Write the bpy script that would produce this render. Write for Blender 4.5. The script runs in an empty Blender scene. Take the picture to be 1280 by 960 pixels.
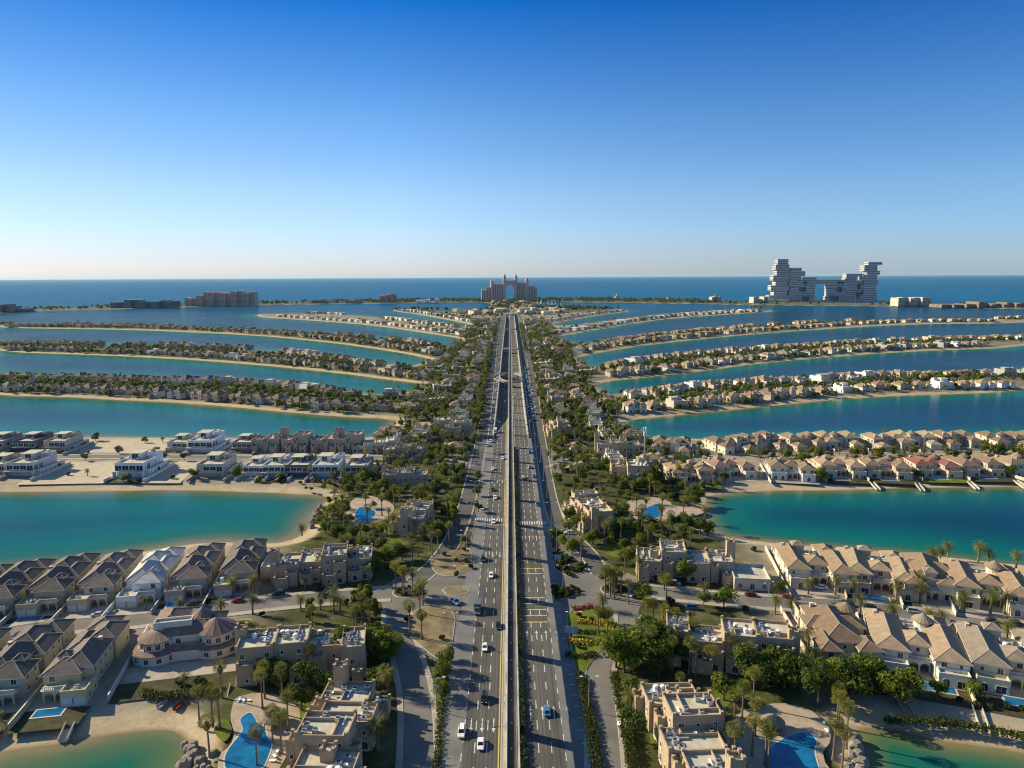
import bpy, bmesh, math, random
import numpy as np
from mathutils import Matrix, Vector
R = math.radians
scene = bpy.context.scene
# ------------------------------------------------------------------ camera
CAM_H = 118.0; FPX = 887.0; CX = 638.0
PITCH = math.atan((480 - 345.6) / FPX); ROLL = R(0.27)
cam = bpy.data.objects.new('camera', bpy.data.cameras.new('camera'))
scene.collection.objects.link(cam)
cam.matrix_world = Matrix.Translation((0, 0, CAM_H)) @ Matrix.Rotation(math.pi / 2 - PITCH, 4, 'X') @ Matrix.Rotation(-ROLL, 4, 'Z')
cam.data.sensor_width = 36; cam.data.lens = FPX / 1280 * 36
cam.data.shift_x = (640 - CX) / 1280
cam.data.clip_start = 1; cam.data.clip_end = 300000
scene.camera = cam
# ------------------------------------------------------------------ world, sun, exposure
SUN_AZ = math.atan2(-0.93, 0.36)       # direction towards the sun, from +Y, positive to +X
SUN_EL = R(27.5)
world = bpy.data.worlds.new('World'); scene.world = world; world.use_nodes = True
wn = world.node_tree.nodes; wl = world.node_tree.links
bg = wn['Background']
sky = wn.new('ShaderNodeTexSky'); sky.sky_type = 'NISHITA'; sky.sun_disc = False
sky.sun_elevation = SUN_EL; sky.sun_rotation = SUN_AZ
sky.altitude = 100; sky.air_density = 1.0; sky.dust_density = 0.3; sky.ozone_density = 3.5
# the clear dry air of the photograph: paler at the horizon, deeper blue higher up
tcw = wn.new('ShaderNodeTexCoord'); sxyz = wn.new('ShaderNodeSeparateXYZ'); wl.new(tcw.outputs['Generated'], sxyz.inputs[0])
rmp = wn.new('ShaderNodeValToRGB'); wl.new(sxyz.outputs['Z'], rmp.inputs[0])
el_ = rmp.color_ramp.elements
while len(el_) < 8: el_.new(.5)
for e_, (p_, c_) in zip(el_, ((0, (.32, .33, .45)), (.017, (.32, .33, .45)), (.06, (.32, .355, .455)), (.11, (.315, .355, .435)), (.204, (.20, .305, .41)), (.34, (.010, .175, .375)), (.46, (.28, .37, .42)), (.85, (.38, .45, .48)))):
    e_.position = p_; e_.color = (*c_, 1)
vm = wn.new('ShaderNodeVectorMath'); vm.operation = 'MULTIPLY'; wl.new(sky.outputs[0], vm.inputs[0]); wl.new(rmp.outputs[0], vm.inputs[1])
vm2 = wn.new('ShaderNodeVectorMath'); vm2.operation = 'SCALE'; vm2.inputs['Scale'].default_value = 2.1; wl.new(vm.outputs[0], vm2.inputs[0])
azr = wn.new('ShaderNodeValToRGB'); mpx = wn.new('ShaderNodeMapRange'); mpx.inputs['From Min'].default_value = -1; wl.new(sxyz.outputs['X'], mpx.inputs['Value']); wl.new(mpx.outputs[0], azr.inputs[0])
ea = azr.color_ramp.elements
while len(ea) < 5: ea.new(.5)
for e_, (p_, c_) in zip(ea, ((0, (1, 1, 1)), (.21, (.82, .80, .79)), (.42, (.96, .96, .96)), (.79, (.66, .80, .88)), (1, (.7, .8, .9)))): e_.position = p_; e_.color = (*c_, 1)
vm3 = wn.new('ShaderNodeVectorMath'); vm3.operation = 'MULTIPLY'; wl.new(vm2.outputs[0], vm3.inputs[0]); wl.new(azr.outputs[0], vm3.inputs[1])
wl.new(vm3.outputs[0], bg.inputs['Color']); bg.inputs['Strength'].default_value = 0.11
sl = bpy.data.lights.new('sun', 'SUN'); sl.energy = 5.0; sl.angle = R(0.5); sl.color = (1.0, 0.875, 0.60)
so = bpy.data.objects.new('sun', sl); scene.collection.objects.link(so)
sdir = Vector((math.sin(SUN_AZ) * math.cos(SUN_EL), math.cos(SUN_AZ) * math.cos(SUN_EL), math.sin(SUN_EL)))
so.rotation_euler = sdir.to_track_quat('Z', 'Y').to_euler()
so.location = sdir * 900
vs = scene.view_settings
vs.view_transform = 'Standard'; vs.look = 'None'; vs.gamma = 1; vs.use_curve_mapping = False; vs.exposure = 0.72
scene.cycles.max_bounces = 5; scene.cycles.diffuse_bounces = 2; scene.cycles.glossy_bounces = 2
scene.cycles.transparent_max_bounces = 4; scene.cycles.volume_bounces = 0
scene.cycles.use_denoising = True; scene.cycles.filter_width = 1.15
rnd = random.Random(7)
HAZE = 1.0e-5
Z0 = 2.0                                # level of the built-up land above the water

def G(px, py, z=Z0):
    """ground position (at height z) seen at a place of the photograph"""
    u = (px - CX) / FPX; v = (py - 480) / FPX
    u, v = u * math.cos(ROLL) - v * math.sin(ROLL), u * math.sin(ROLL) + v * math.cos(ROLL)
    t = (CAM_H - z) / (math.sin(PITCH) + v * math.cos(PITCH))
    return Vector((t * u, t * (math.cos(PITCH) - v * math.sin(PITCH))))
def PL(pts, z=Z0): return [G(x, y, z) for x, y in pts]
def to_px(x, y, z):
    dy, dz = y, z - CAM_H
    f = dy * math.cos(PITCH) - dz * math.sin(PITCH); w = dz * math.cos(PITCH) + dy * math.sin(PITCH)
    if f < 1: return (-9999, -9999)
    u, v = x / f, -w / f
    u, v = u * math.cos(ROLL) + v * math.sin(ROLL), -u * math.sin(ROLL) + v * math.cos(ROLL)
    return (CX + u * FPX, 480 + v * FPX)

# ------------------------------------------------------------------ materials
def mat(name):
    m = bpy.data.materials.new(name); m.use_nodes = True
    return m, m.node_tree.nodes, m.node_tree.links, m.node_tree.nodes['Principled BSDF']
def N(nodes, t, **kw):
    n = nodes.new(t)
    for k, v in kw.items():
        if k in n.inputs: n.inputs[k].default_value = v
        else: setattr(n, k, v)
    return n
def mixcol(n, l, a, b, fac, mode='MIX'):
    m = n.new('ShaderNodeMix'); m.data_type = 'RGBA'; m.blend_type = mode
    for sock, val in ((0, fac), (6, a), (7, b)):
        if isinstance(val, (int, float, tuple)): m.inputs[sock].default_value = val if not isinstance(val, tuple) else (*val[:3], 1)
        else: l.new(val, m.inputs[sock])
    return m.outputs[2]
def ramp(n, l, fac, stops):
    r = n.new('ShaderNodeValToRGB'); e = r.color_ramp.elements
    while len(e) < len(stops): e.new(0.5)
    for k, (p, c) in enumerate(stops):
        e[k].position = p; e[k].color = (*c, 1) if len(c) == 3 else c
    l.new(fac, r.inputs[0]); return r.outputs[0]
def noise(n, l, scale, detail=3, coord='Object', rough=.6):
    tc = n.new('ShaderNodeTexCoord'); t = N(n, 'ShaderNodeTexNoise', Scale=scale, Detail=detail, Roughness=rough)
    l.new(tc.outputs[coord], t.inputs['Vector']); return t.outputs['Fac']
def simple(name, col, rough=.8, var=.25, scale=.6, spec=.3, metal=0, objcol=False, attr=None, rand=0.0, bump=0, detail=3):
    """plain surface with a procedural variation of its own colour"""
    m, n, l, p = mat(name)
    f = noise(n, l, scale, detail)
    lo = tuple(c * (1 - var) for c in col); hi = tuple(min(1, c * (1 + var)) for c in col)
    c = ramp(n, l, f, [(.3, lo), (.7, hi)])
    if objcol:
        oi = n.new('ShaderNodeObjectInfo'); c = mixcol(n, l, c, oi.outputs['Color'], 1.0, 'MULTIPLY')
    if attr:
        a = N(n, 'ShaderNodeAttribute', attribute_name=attr); c = mixcol(n, l, c, a.outputs['Color'], 1.0, 'MULTIPLY')
    if rand:
        oi = n.new('ShaderNodeObjectInfo')
        r2 = ramp(n, l, oi.outputs['Random'], [(0, (1 - rand,) * 3), (1, (1 + rand * .8, 1 + rand * .7, 1 + rand * .4))])
        c = mixcol(n, l, c, r2, 1.0, 'MULTIPLY')
    l.new(c, p.inputs['Base Color'])
    p.inputs['Roughness'].default_value = rough; p.inputs['Specular IOR Level'].default_value = spec; p.inputs['Metallic'].default_value = metal
    if bump:
        b = N(n, 'ShaderNodeBump', Strength=bump, Distance=.3); l.new(noise(n, l, scale * 4, 4), b.inputs['Height']); l.new(b.outputs[0], p.inputs['Normal'])
    return m
M = {}
M['wall'] = simple('stucco', (.9, .9, .9), .9, .12, .35, .1, objcol=True, detail=6)
M['trim'] = simple('pale_trim', (.62, .57, .49), .8, .08)
M['parapet'] = simple('parapet_stucco', (.9, .9, .9), .9, .16, .5, .1, objcol=True, detail=6)
M['glass'] = simple('window_glass', (.022, .027, .033), .12, .3, .4, .5)
M['bluglass'] = simple('tinted_glass', (.05, .10, .13), .12, .3, .2, .6)
M['gate'] = simple('garage_door_paint', (.55, .55, .55), .6, .1)
M['wood'] = simple('dark_wood', (.10, .06, .035), .7, .3, 2)
M['asphalt'] = simple('asphalt', (.115, .108, .10), .9, .22, .07, .25, detail=8)
def highway_mat():
    m, n, l, p = mat('worn_asphalt')
    tc = n.new('ShaderNodeTexCoord'); mp = n.new('ShaderNodeMapping'); l.new(tc.outputs['Object'], mp.inputs[0]); mp.inputs['Scale'].default_value = (1, .03, 1)
    st = N(n, 'ShaderNodeTexNoise', Scale=.9, Detail=6, Roughness=.6); l.new(mp.outputs[0], st.inputs['Vector'])
    mp2 = n.new('ShaderNodeMapping'); l.new(tc.outputs['Object'], mp2.inputs[0]); mp2.inputs['Scale'].default_value = (1, 0, 0)
    wv = N(n, 'ShaderNodeTexWave', Scale=.32, Distortion=0.0); l.new(mp2.outputs[0], wv.inputs['Vector'])      # tyre tracks and the oily middle of each lane
    f = noise(n, l, .07, 9, rough=.7)
    c = ramp(n, l, f, [(.3, (.078, .074, .070)), (.7, (.125, .118, .11))])
    c = mixcol(n, l, c, ramp(n, l, st.outputs['Fac'], [(.3, (.66, .65, .64)), (.65, (1.2, 1.19, 1.17))]), .9, 'MULTIPLY')
    c = mixcol(n, l, c, mixcol(n, l, (.78, .77, .76), (1.1, 1.1, 1.1), wv.outputs['Fac']), .8, 'MULTIPLY')
    br = N(n, 'ShaderNodeTexVoronoi', Scale=.035); mp3 = n.new('ShaderNodeMapping'); mp3.inputs['Scale'].default_value = (3, .8, 1); l.new(tc.outputs['Object'], mp3.inputs[0]); l.new(mp3.outputs[0], br.inputs['Vector'])
    c = mixcol(n, l, c, ramp(n, l, br.outputs['Color'], [(.2, (.84, .84, .85)), (.8, (1.1, 1.09, 1.07))]), .7, 'MULTIPLY')     # resurfaced patches
    l.new(c, p.inputs['Base Color']); p.inputs['Roughness'].default_value = .85; p.inputs['Specular IOR Level'].default_value = .25
    return m
M['asphalt'] = highway_mat()
M['ridge'] = simple('ridge_tiles', (.33, .28, .22), .9, .15)
M['asphalt2'] = simple('street_asphalt', (.16, .145, .13), .9, .25, .1, .2, detail=8)
M['frontage'] = simple('frontage_asphalt', (.095, .09, .083), .9, .25, .1, .2, detail=8)  # street asphalt darkened: tree shade along these roads put into the colour
M['lane'] = simple('pale_asphalt', (.168, .162, .155), .9, .25, .08, .2, detail=8)
M['paint'] = simple('white_road_paint', (.50, .49, .46), .8, .45, 1.2)
M['yellow'] = simple('yellow_road_paint', (.55, .40, .10), .7, .2, 1.0)
M['concrete'] = simple('concrete', (.42, .395, .35), .85, .32, .22, .2, detail=8)
M['darkconc'] = simple('stained_concrete', (.075, .068, .055), .9, .5, .12, .2, detail=8)
M['kerb'] = simple('kerb_stone', (.40, .37, .32), .85, .15, .5)
M['paving'] = simple('paving', (.36, .31, .25), .9, .25, .15, .2, detail=8)
M['deck'] = simple('pool_deck_stone', (.36, .28, .21), .85, .2, .35, .2, detail=8)
M['drive'] = simple('driveway_pavers', (.27, .22, .18), .9, .25, .2, .2, detail=8)
M['dirt'] = simple('bare_dirt', (.20, .155, .088), .95, .45, .16, .1, detail=8)
M['lawn'] = simple('lawn_grass', (.11, .13, .018), .95, .4, .18, .1, detail=8, bump=.3)
M['soil'] = simple('planting_soil', (.060, .055, .028), .95, .45, .3, .1, detail=8)
M['flower'] = simple('yellow_flowers', (.40, .29, .02), .9, .5, 1.2)
M['redflower'] = simple('red_flowers', (.25, .02, .03), .9, .5, 1.2)
M['sandwalk'] = simple('sand_path', (.44, .36, .26), .95, .15, .2)
M['flatroof'] = simple('roof_screed', (.47, .425, .33), .9, .25, .3, .15, detail=8)
M['steel'] = simple('grey_metal', (.42, .42, .42), .45, .12, 1, .5, metal=.5)
M['white'] = simple('white_paint', (.8, .8, .79), .5, .05, 1, .4)
M['dark'] = simple('dark_plastic', (.02, .02, .022), .6, .2)
M['tyre'] = simple('tyre_rubber', (.018, .018, .018), .8, .2)
M['carpaint'] = simple('car_paint', (.95, .95, .95), .28, .03, .5, .6, objcol=True)
M['lamp'] = simple('lamp_glass', (.75, .72, .65), .3, .05)
M['redlamp'] = simple('tail_lamp', (.35, .02, .02), .3, .05)
M['signblue'] = simple('sign_face', (.25, .38, .52), .5, .1)
M['thatch'] = simple('thatch', (.23, .19, .14), .95, .35, 1.2, .1, bump=.5)
M['rock'] = simple('rock', (.24, .21, .17), .95, .35, .5, .1, detail=8, bump=.6)
M['fabric'] = simple('fabric', (.85, .85, .85), .8, .1, 1, objcol=True)
M['trunk'] = simple('palm_trunk', (.20, .15, .10), .95, .3, 3, .1)
M['bark'] = simple('bark', (.12, .09, .065), .95, .3, 2, .1)
M['skirt'] = simple('dead_fronds', (.24, .18, .09), .95, .3, 2, .1)
M['hotel'] = simple('hotel_pink_stucco', (.58, .38, .31), .9, .15, .05, .15)
M['hotelband'] = simple('hotel_window_band', (.22, .15, .14), .5, .3, .08, .3)
M['tower'] = simple('tower_concrete', (.50, .485, .45), .8, .15, .06, .2)
M['towerdark'] = simple('tower_glazing', (.10, .115, .13), .3, .3, .08, .5)
M['brownstone'] = simple('brown_stone', (.20, .16, .12), .9, .2, .06)
M['farhouse'] = simple('far_stucco', (.95, .95, .95), .9, .12, .3, .1, attr='col')

def foliage(name, c0, c1, c2, rand=.3, transl=.4, scale=.35):
    m, n, l, p = mat(name)
    f = noise(n, l, scale, 5, 'Object')
    c = ramp(n, l, f, [(.25, c0), (.5, c1), (.78, c2)])
    oi = n.new('ShaderNodeObjectInfo')
    r2 = ramp(n, l, oi.outputs['Random'], [(0, (1 - rand, 1 - rand * .8, 1 - rand)), (.6, (1, 1, 1)), (1, (1 + rand * 1.3, 1 + rand, 1))])
    c = mixcol(n, l, c, r2, 1.0, 'MULTIPLY')
    l.new(c, p.inputs['Base Color']); p.inputs['Roughness'].default_value = .6; p.inputs['Specular IOR Level'].default_value = .25
    t = n.new('ShaderNodeBsdfTranslucent'); l.new(c, t.inputs['Color'])
    mx = n.new('ShaderNodeMixShader'); mx.inputs[0].default_value = transl
    l.new(p.outputs[0], mx.inputs[1]); l.new(t.outputs[0], mx.inputs[2])
    l.new(mx.outputs[0], n['Material Output'].inputs['Surface'])
    return m
M['leaf'] = foliage('leaf_green', (.06, .085, .006), (.135, .165, .012), (.25, .25, .022))
M['leafdark'] = foliage('leaf_dark', (.035, .058, .007), (.078, .112, .011), (.15, .175, .018))
M['palm'] = foliage('palm_green', (.08, .09, .022), (.15, .15, .035), (.23, .205, .06))
M['fan'] = foliage('fan_palm_green', (.085, .098, .014), (.165, .168, .024), (.26, .235, .045))
M['hedge'] = foliage('hedge_green', (.025, .038, .008), (.055, .072, .014), (.10, .11, .025), scale=.8)

def roof_mat(name, col, objcol=True):
    m, n, l, p = mat(name)
    f = noise(n, l, .5, 6)
    c = ramp(n, l, f, [(.3, tuple(x * .78 for x in col)), (.7, tuple(x * 1.2 for x in col))])
    tc = n.new('ShaderNodeTexCoord'); w = N(n, 'ShaderNodeTexWave', Scale=1.3, Distortion=.6, Detail=1.0); w.wave_type = 'BANDS'; w.bands_direction = 'Z'
    l.new(tc.outputs['Object'], w.inputs['Vector'])
    w2 = N(n, 'ShaderNodeTexWave', Scale=1.0, Distortion=1.2, Detail=2.0); w2.bands_direction = 'DIAGONAL'; l.new(tc.outputs['Object'], w2.inputs['Vector'])
    c = mixcol(n, l, c, mixcol(n, l, (.72, .72, .72), (1.1, 1.1, 1.1), w.outputs['Fac']), .7, 'MULTIPLY')
    if objcol:
        oi = n.new('ShaderNodeObjectInfo'); c = mixcol(n, l, c, oi.outputs['Color'], 1.0, 'MULTIPLY')
    l.new(c, p.inputs['Base Color']); p.inputs['Roughness'].default_value = .85; p.inputs['Specular IOR Level'].default_value = .2
    b = N(n, 'ShaderNodeBump', Strength=.35, Distance=.12); l.new(w2.outputs['Fac'], b.inputs['Height']); l.new(b.outputs[0], p.inputs['Normal'])
    return m
M['roof'] = roof_mat('clay_tiles', (.95, .95, .95))

def terrain_mat():
    m, n, l, p = mat('land_ground')
    sh = N(n, 'ShaderNodeAttribute', attribute_name='shore').outputs['Fac']      # 0 at the water, 1 from 20 m inland
    gr = N(n, 'ShaderNodeAttribute', attribute_name='green').outputs['Fac']
    f1 = noise(n, l, .02, 6); f2 = noise(n, l, .12, 8, rough=.7)
    sand = ramp(n, l, f2, [(.3, (.38, .29, .18)), (.7, (.54, .43, .29))])
    inland = ramp(n, l, f2, [(.25, (.17, .14, .10)), (.5, (.30, .25, .185)), (.75, (.40, .34, .26))])
    garden = ramp(n, l, f2, [(.3, (.030, .034, .013)), (.52, (.065, .070, .022)), (.72, (.16, .13, .075))])
    inl = mixcol(n, l, inland, garden, gr)
    f3 = noise(n, l, 1.1, 9, rough=.75)
    sand = mixcol(n, l, sand, ramp(n, l, f3, [(.32, (.74, .73, .72)), (.55, (1, 1, 1)), (.75, (1.12, 1.11, 1.1))]), .8, 'MULTIPLY')
    sand = mixcol(n, l, sand, ramp(n, l, f1, [(.35, (.82, .82, .83)), (.65, (1.08, 1.07, 1.05))]), .8, 'MULTIPLY')
    wet = mixcol(n, l, (.21, .155, .085), sand, ramp(n, l, sh, [(0.02, (0, 0, 0)), (.12, (1, 1, 1))]))
    mth = n.new('ShaderNodeMath'); mth.operation = 'MULTIPLY_ADD'; l.new(f1, mth.inputs[0]); mth.inputs[1].default_value = .5; l.new(sh, mth.inputs[2])
    c = mixcol(n, l, wet, inl, ramp(n, l, mth.outputs[0], [(.62, (0, 0, 0)), (.80, (1, 1, 1))]))
    l.new(c, p.inputs['Base Color']); p.inputs['Roughness'].default_value = .95; p.inputs['Specular IOR Level'].default_value = .1
    b = N(n, 'ShaderNodeBump', Strength=.5, Distance=.4); l.new(noise(n, l, .5, 8), b.inputs['Height']); l.new(b.outputs[0], p.inputs['Normal'])
    return m
M['terrain'] = terrain_mat()

def water_mat():
    m, n, l, p = mat('sea_water')
    d = N(n, 'ShaderNodeAttribute', attribute_name='depth').outputs['Fac']       # shore distance, run deeper on the right to paint in its weaker glare
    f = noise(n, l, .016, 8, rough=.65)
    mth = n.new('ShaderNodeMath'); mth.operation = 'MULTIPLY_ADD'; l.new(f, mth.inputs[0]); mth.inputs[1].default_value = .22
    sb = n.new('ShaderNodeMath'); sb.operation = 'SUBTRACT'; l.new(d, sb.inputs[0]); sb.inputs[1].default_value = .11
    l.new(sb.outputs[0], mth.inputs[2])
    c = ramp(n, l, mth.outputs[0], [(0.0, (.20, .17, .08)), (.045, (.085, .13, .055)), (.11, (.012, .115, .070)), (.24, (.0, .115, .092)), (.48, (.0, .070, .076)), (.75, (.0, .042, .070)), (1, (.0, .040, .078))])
    sea = n.new('ShaderNodeAttribute'); sea.attribute_name = 'sea'
    c = mixcol(n, l, c, (.0, .10, .225), sea.outputs['Fac'])
    n.remove(p)
    c = mixcol(n, l, c, ramp(n, l, noise(n, l, .004, 8, rough=.7), [(.3, (.78, .82, .84)), (.7, (1.2, 1.15, 1.12))]), 1.0, 'MULTIPLY')
    df = n.new('ShaderNodeBsdfDiffuse'); l.new(c, df.inputs['Color'])
    gl = n.new('ShaderNodeBsdfGlossy'); gl.inputs['Roughness'].default_value = .2
    tc = n.new('ShaderNodeTexCoord')
    w = N(n, 'ShaderNodeTexNoise', Scale=.35, Detail=4, Roughness=.6); l.new(tc.outputs['Object'], w.inputs['Vector'])
    b = N(n, 'ShaderNodeBump', Strength=.3, Distance=.5); l.new(w.outputs['Fac'], b.inputs['Height']); l.new(b.outputs[0], gl.inputs['Normal'])
    fr = n.new('ShaderNodeFresnel'); fr.inputs['IOR'].default_value = 1.33
    big = N(n, 'ShaderNodeTexNoise', Scale=.006, Detail=5, Roughness=.65); l.new(tc.outputs['Object'], big.inputs['Vector'])   # wind streaks: rougher water mirrors less
    mr = n.new('ShaderNodeMapRange'); mr.inputs['From Min'].default_value = .3; mr.inputs['From Max'].default_value = .7; mr.inputs['To Min'].default_value = .75; mr.inputs['To Max'].default_value = 1.15
    l.new(big.outputs['Fac'], mr.inputs['Value'])
    mn = n.new('ShaderNodeMath'); mn.operation = 'MINIMUM'; l.new(fr.outputs[0], mn.inputs[0]); cp = n.new('ShaderNodeMapRange'); cp.inputs['To Min'].default_value = .25; cp.inputs['To Max'].default_value = .13; l.new(sea.outputs['Fac'], cp.inputs['Value']); l.new(cp.outputs[0], mn.inputs[1])
    ml = n.new('ShaderNodeMath'); ml.operation = 'MULTIPLY'; l.new(mn.outputs[0], ml.inputs[0]); l.new(mr.outputs[0], ml.inputs[1])
    mx = n.new('ShaderNodeMixShader'); l.new(ml.outputs[0], mx.inputs[0]); l.new(df.outputs[0], mx.inputs[1]); l.new(gl.outputs[0], mx.inputs[2])
    l.new(mx.outputs[0], n['Material Output'].inputs['Surface'])
    return m
M['water'] = water_mat()
M['pool'] = simple('pool_water', (.008, .125, .27), .08, .4, .25, .5)
M['pooltile'] = simple('pool_coping', (.50, .44, .36), .7, .1, .5)

# ------------------------------------------------------------------ mesh building
class MB:
    def __init__(s): s.v = []; s.f = []; s.m = []; s.mats = []
    def mi(s, m):
        if m not in s.mats: s.mats.append(m)
        return s.mats.index(m)
    def add(s, vs, fs, m):
        o = len(s.v); s.v.extend(vs); k = s.mi(m)
        for f in fs: s.f.append(tuple(i + o for i in f)); s.m.append(k)
    def box(s, x0, x1, y0, y1, z0, z1, m, top=None, bottom=True):
        vs = [(x0, y0, z0), (x1, y0, z0), (x1, y1, z0), (x0, y1, z0), (x0, y0, z1), (x1, y0, z1), (x1, y1, z1), (x0, y1, z1)]
        fs = [(0, 1, 5, 4), (1, 2, 6, 5), (2, 3, 7, 6), (3, 0, 4, 7)]
        if bottom: fs.append((3, 2, 1, 0))
        s.add(vs, fs, m); s.add(vs[4:], [(0, 1, 2, 3)], top or m)
    def prism(s, poly, z0, z1, m, top=None, bottom=False):
        n = len(poly)
        if sum(poly[i][0] * poly[(i + 1) % n][1] - poly[(i + 1) % n][0] * poly[i][1] for i in range(n)) < 0: poly = poly[::-1]
        lo = [(p[0], p[1], z0) for p in poly]; hi = [(p[0], p[1], z1) for p in poly]
        s.add(lo + hi, [(i, (i + 1) % n, n + (i + 1) % n, n + i) for i in range(n)], m)
        s.add(hi, [tuple(range(n))], top or m)
        if bottom: s.add(lo, [tuple(range(n))[::-1]], m)
    def tube(s, pts, rads, m, n=6, cap=True):
        rings = []; base = len(s.v); vs = []
        for i, (p, r) in enumerate(zip(pts, rads)):
            p = Vector(p); a = Vector(pts[max(0, i - 1)]); b = Vector(pts[min(len(pts) - 1, i + 1)])
            d = (b - a).normalized(); q = d.to_track_quat('Z', 'Y')
            for k in range(n):
                t = 2 * math.pi * k / n
                vs.append(tuple(p + q @ Vector((r * math.cos(t), r * math.sin(t), 0))))
        fs = [(i * n + k, i * n + (k + 1) % n, (i + 1) * n + (k + 1) % n, (i + 1) * n + k) for i in range(len(pts) - 1) for k in range(n)]
        if cap: fs.append(tuple((len(pts) - 1) * n + k for k in range(n))); fs.append(tuple(range(n))[::-1])
        s.add(vs, fs, m)
    def bar(s, a, b, w, h, m):
        a = Vector(a); b = Vector(b); d = (b - a).normalized(); up = Vector((0, 0, 1))
        sd = d.cross(up); sd = sd.normalized() if sd.length > 1e-4 else Vector((1, 0, 0)); u2 = sd.cross(d)
        vs = [tuple(p + sd * (sx * w / 2) + u2 * (sz * h / 2)) for p in (a, b) for sx, sz in ((-1, -1), (1, -1), (1, 1), (-1, 1))]
        s.add(vs, [(0, 3, 2, 1), (4, 5, 6, 7), (0, 1, 5, 4), (1, 2, 6, 5), (2, 3, 7, 6), (3, 0, 4, 7)], m)
    def lathe(s, prof, m, n=12, cx=0, cy=0):
        vs = [(cx + r * math.cos(2 * math.pi * k / n), cy + r * math.sin(2 * math.pi * k / n), z) for r, z in prof for k in range(n)]
        fs = [(i * n + k, i * n + (k + 1) % n, (i + 1) * n + (k + 1) % n, (i + 1) * n + k) for i in range(len(prof) - 1) for k in range(n)]
        s.add(vs, fs, m)
    def hip(s, x0, x1, y0, y1, z, h, m, over=.55, cap=None):
        x0 -= over; x1 += over; y0 -= over; y1 += over; w, d = x1 - x0, y1 - y0
        if w < d: a = w / 2 * .92; r0 = ((x0 + x1) / 2, y0 + a, z + h); r1 = ((x0 + x1) / 2, y1 - a, z + h)
        else: a = d / 2 * .92; r0 = (x0 + a, (y0 + y1) / 2, z + h); r1 = (x1 - a, (y0 + y1) / 2, z + h)
        e = [(x0, y0, z), (x1, y0, z), (x1, y1, z), (x0, y1, z)]
        vs = e + [r0, r1]
        fs = [(0, 1, 5, 4), (1, 2, 5), (2, 3, 4, 5), (3, 0, 4)] if w >= d else [(0, 1, 4), (1, 2, 5, 4), (2, 3, 5), (3, 0, 4, 5)]
        s.add(vs, fs, m)
        b = [(p[0], p[1], z - .25) for p in e]
        s.add(e + b, [(0, 4, 5, 1), (1, 5, 6, 2), (2, 6, 7, 3), (3, 7, 4, 0), (4, 7, 6, 5)], cap or m)
        if cap:
            for k, q in ((0, r0), (1, r1 if w >= d else r0), (2, r1), (3, r0 if w >= d else r1)): s.bar(e[k], q, .22, .12, 'ridge')
            if (Vector(r0) - Vector(r1)).length > .3: s.bar(r0, r1, .22, .12, 'ridge')
    def cone(s, cx, cy, z, r, h, m, n=12, cap=None):
        s.lathe([(r, z - .2), (r, z), (.05, z + h)], m, n, cx, cy)
        if cap:
            for k in range(n):
                t = 2 * math.pi * k / n; s.bar((cx + r * math.cos(t), cy + r * math.sin(t), z), (cx, cy, z + h), .14, .08, 'ridge')
    def mesh(s, name, smooth=False):
        me = bpy.data.meshes.new(name); me.from_pydata(s.v, [], s.f)
        for m in s.mats: me.materials.append(M[m])
        me.polygons.foreach_set('material_index', s.m)
        if smooth: me.polygons.foreach_set('use_smooth', [True] * len(s.f))
        me.update(); return me
COL = scene.collection.objects
def obj(name, me, parent=None, loc=None, rotz=0, scale=None, color=None):
    o = bpy.data.objects.new(name, me); COL.link(o)
    if parent: o.parent = parent
    if loc is not None: o.location = loc
    if rotz: o.rotation_euler = (0, 0, rotz)
    if scale: o.scale = scale if isinstance(scale, tuple) else (scale,) * 3
    if color: o.color = (*color, 1)
    return o
def empty(name, loc, rotz=0, scale=None):
    return obj(name, None, None, (loc[0], loc[1], loc[2] if len(loc) > 2 else Z0), rotz, scale)
def tag(o, label, cat, group=None, kind=None):
    if label: o['label'] = label
    if cat: o['category'] = cat
    if group: o['group'] = group
    if kind: o['kind'] = kind
    return o
def struct(name, mb, smooth=False):
    o = obj(name, mb.mesh(name, smooth)); o['kind'] = 'structure'; return o
# a prototype is a list of nodes (part name, mesh, location, rotz, colour key, children)
def place(name, proto, loc, rotz=0, scale=None, cols=None):
    r = empty(name, loc, rotz, scale); cols = cols or {}
    def rec(nodes, par):
        for nm, me, lc, rz, ck, ch in nodes:
            o = obj(nm, me, par, lc, rz, None, cols.get(ck))
            if ch: rec(ch, o)
    rec(proto, r); return r
ORD = ['zeroth', 'first', 'second', 'third', 'fourth', 'fifth', 'sixth', 'seventh', 'eighth', 'ninth', 'tenth', 'eleventh', 'twelfth', 'thirteenth', 'fourteenth', 'fifteenth', 'sixteenth', 'seventeenth', 'eighteenth', 'nineteenth', 'twentieth']
TENS = {2: 'twenty', 3: 'thirty', 4: 'forty', 5: 'fifty', 6: 'sixty', 7: 'seventy', 8: 'eighty', 9: 'ninety'}
def ordinal(k):
    if k <= 20: return ORD[k]
    if k % 10 == 0: return TENS[k // 10][:-1] + 'ieth'
    return TENS[k // 10] + '-' + ORD[k % 10]

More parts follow.
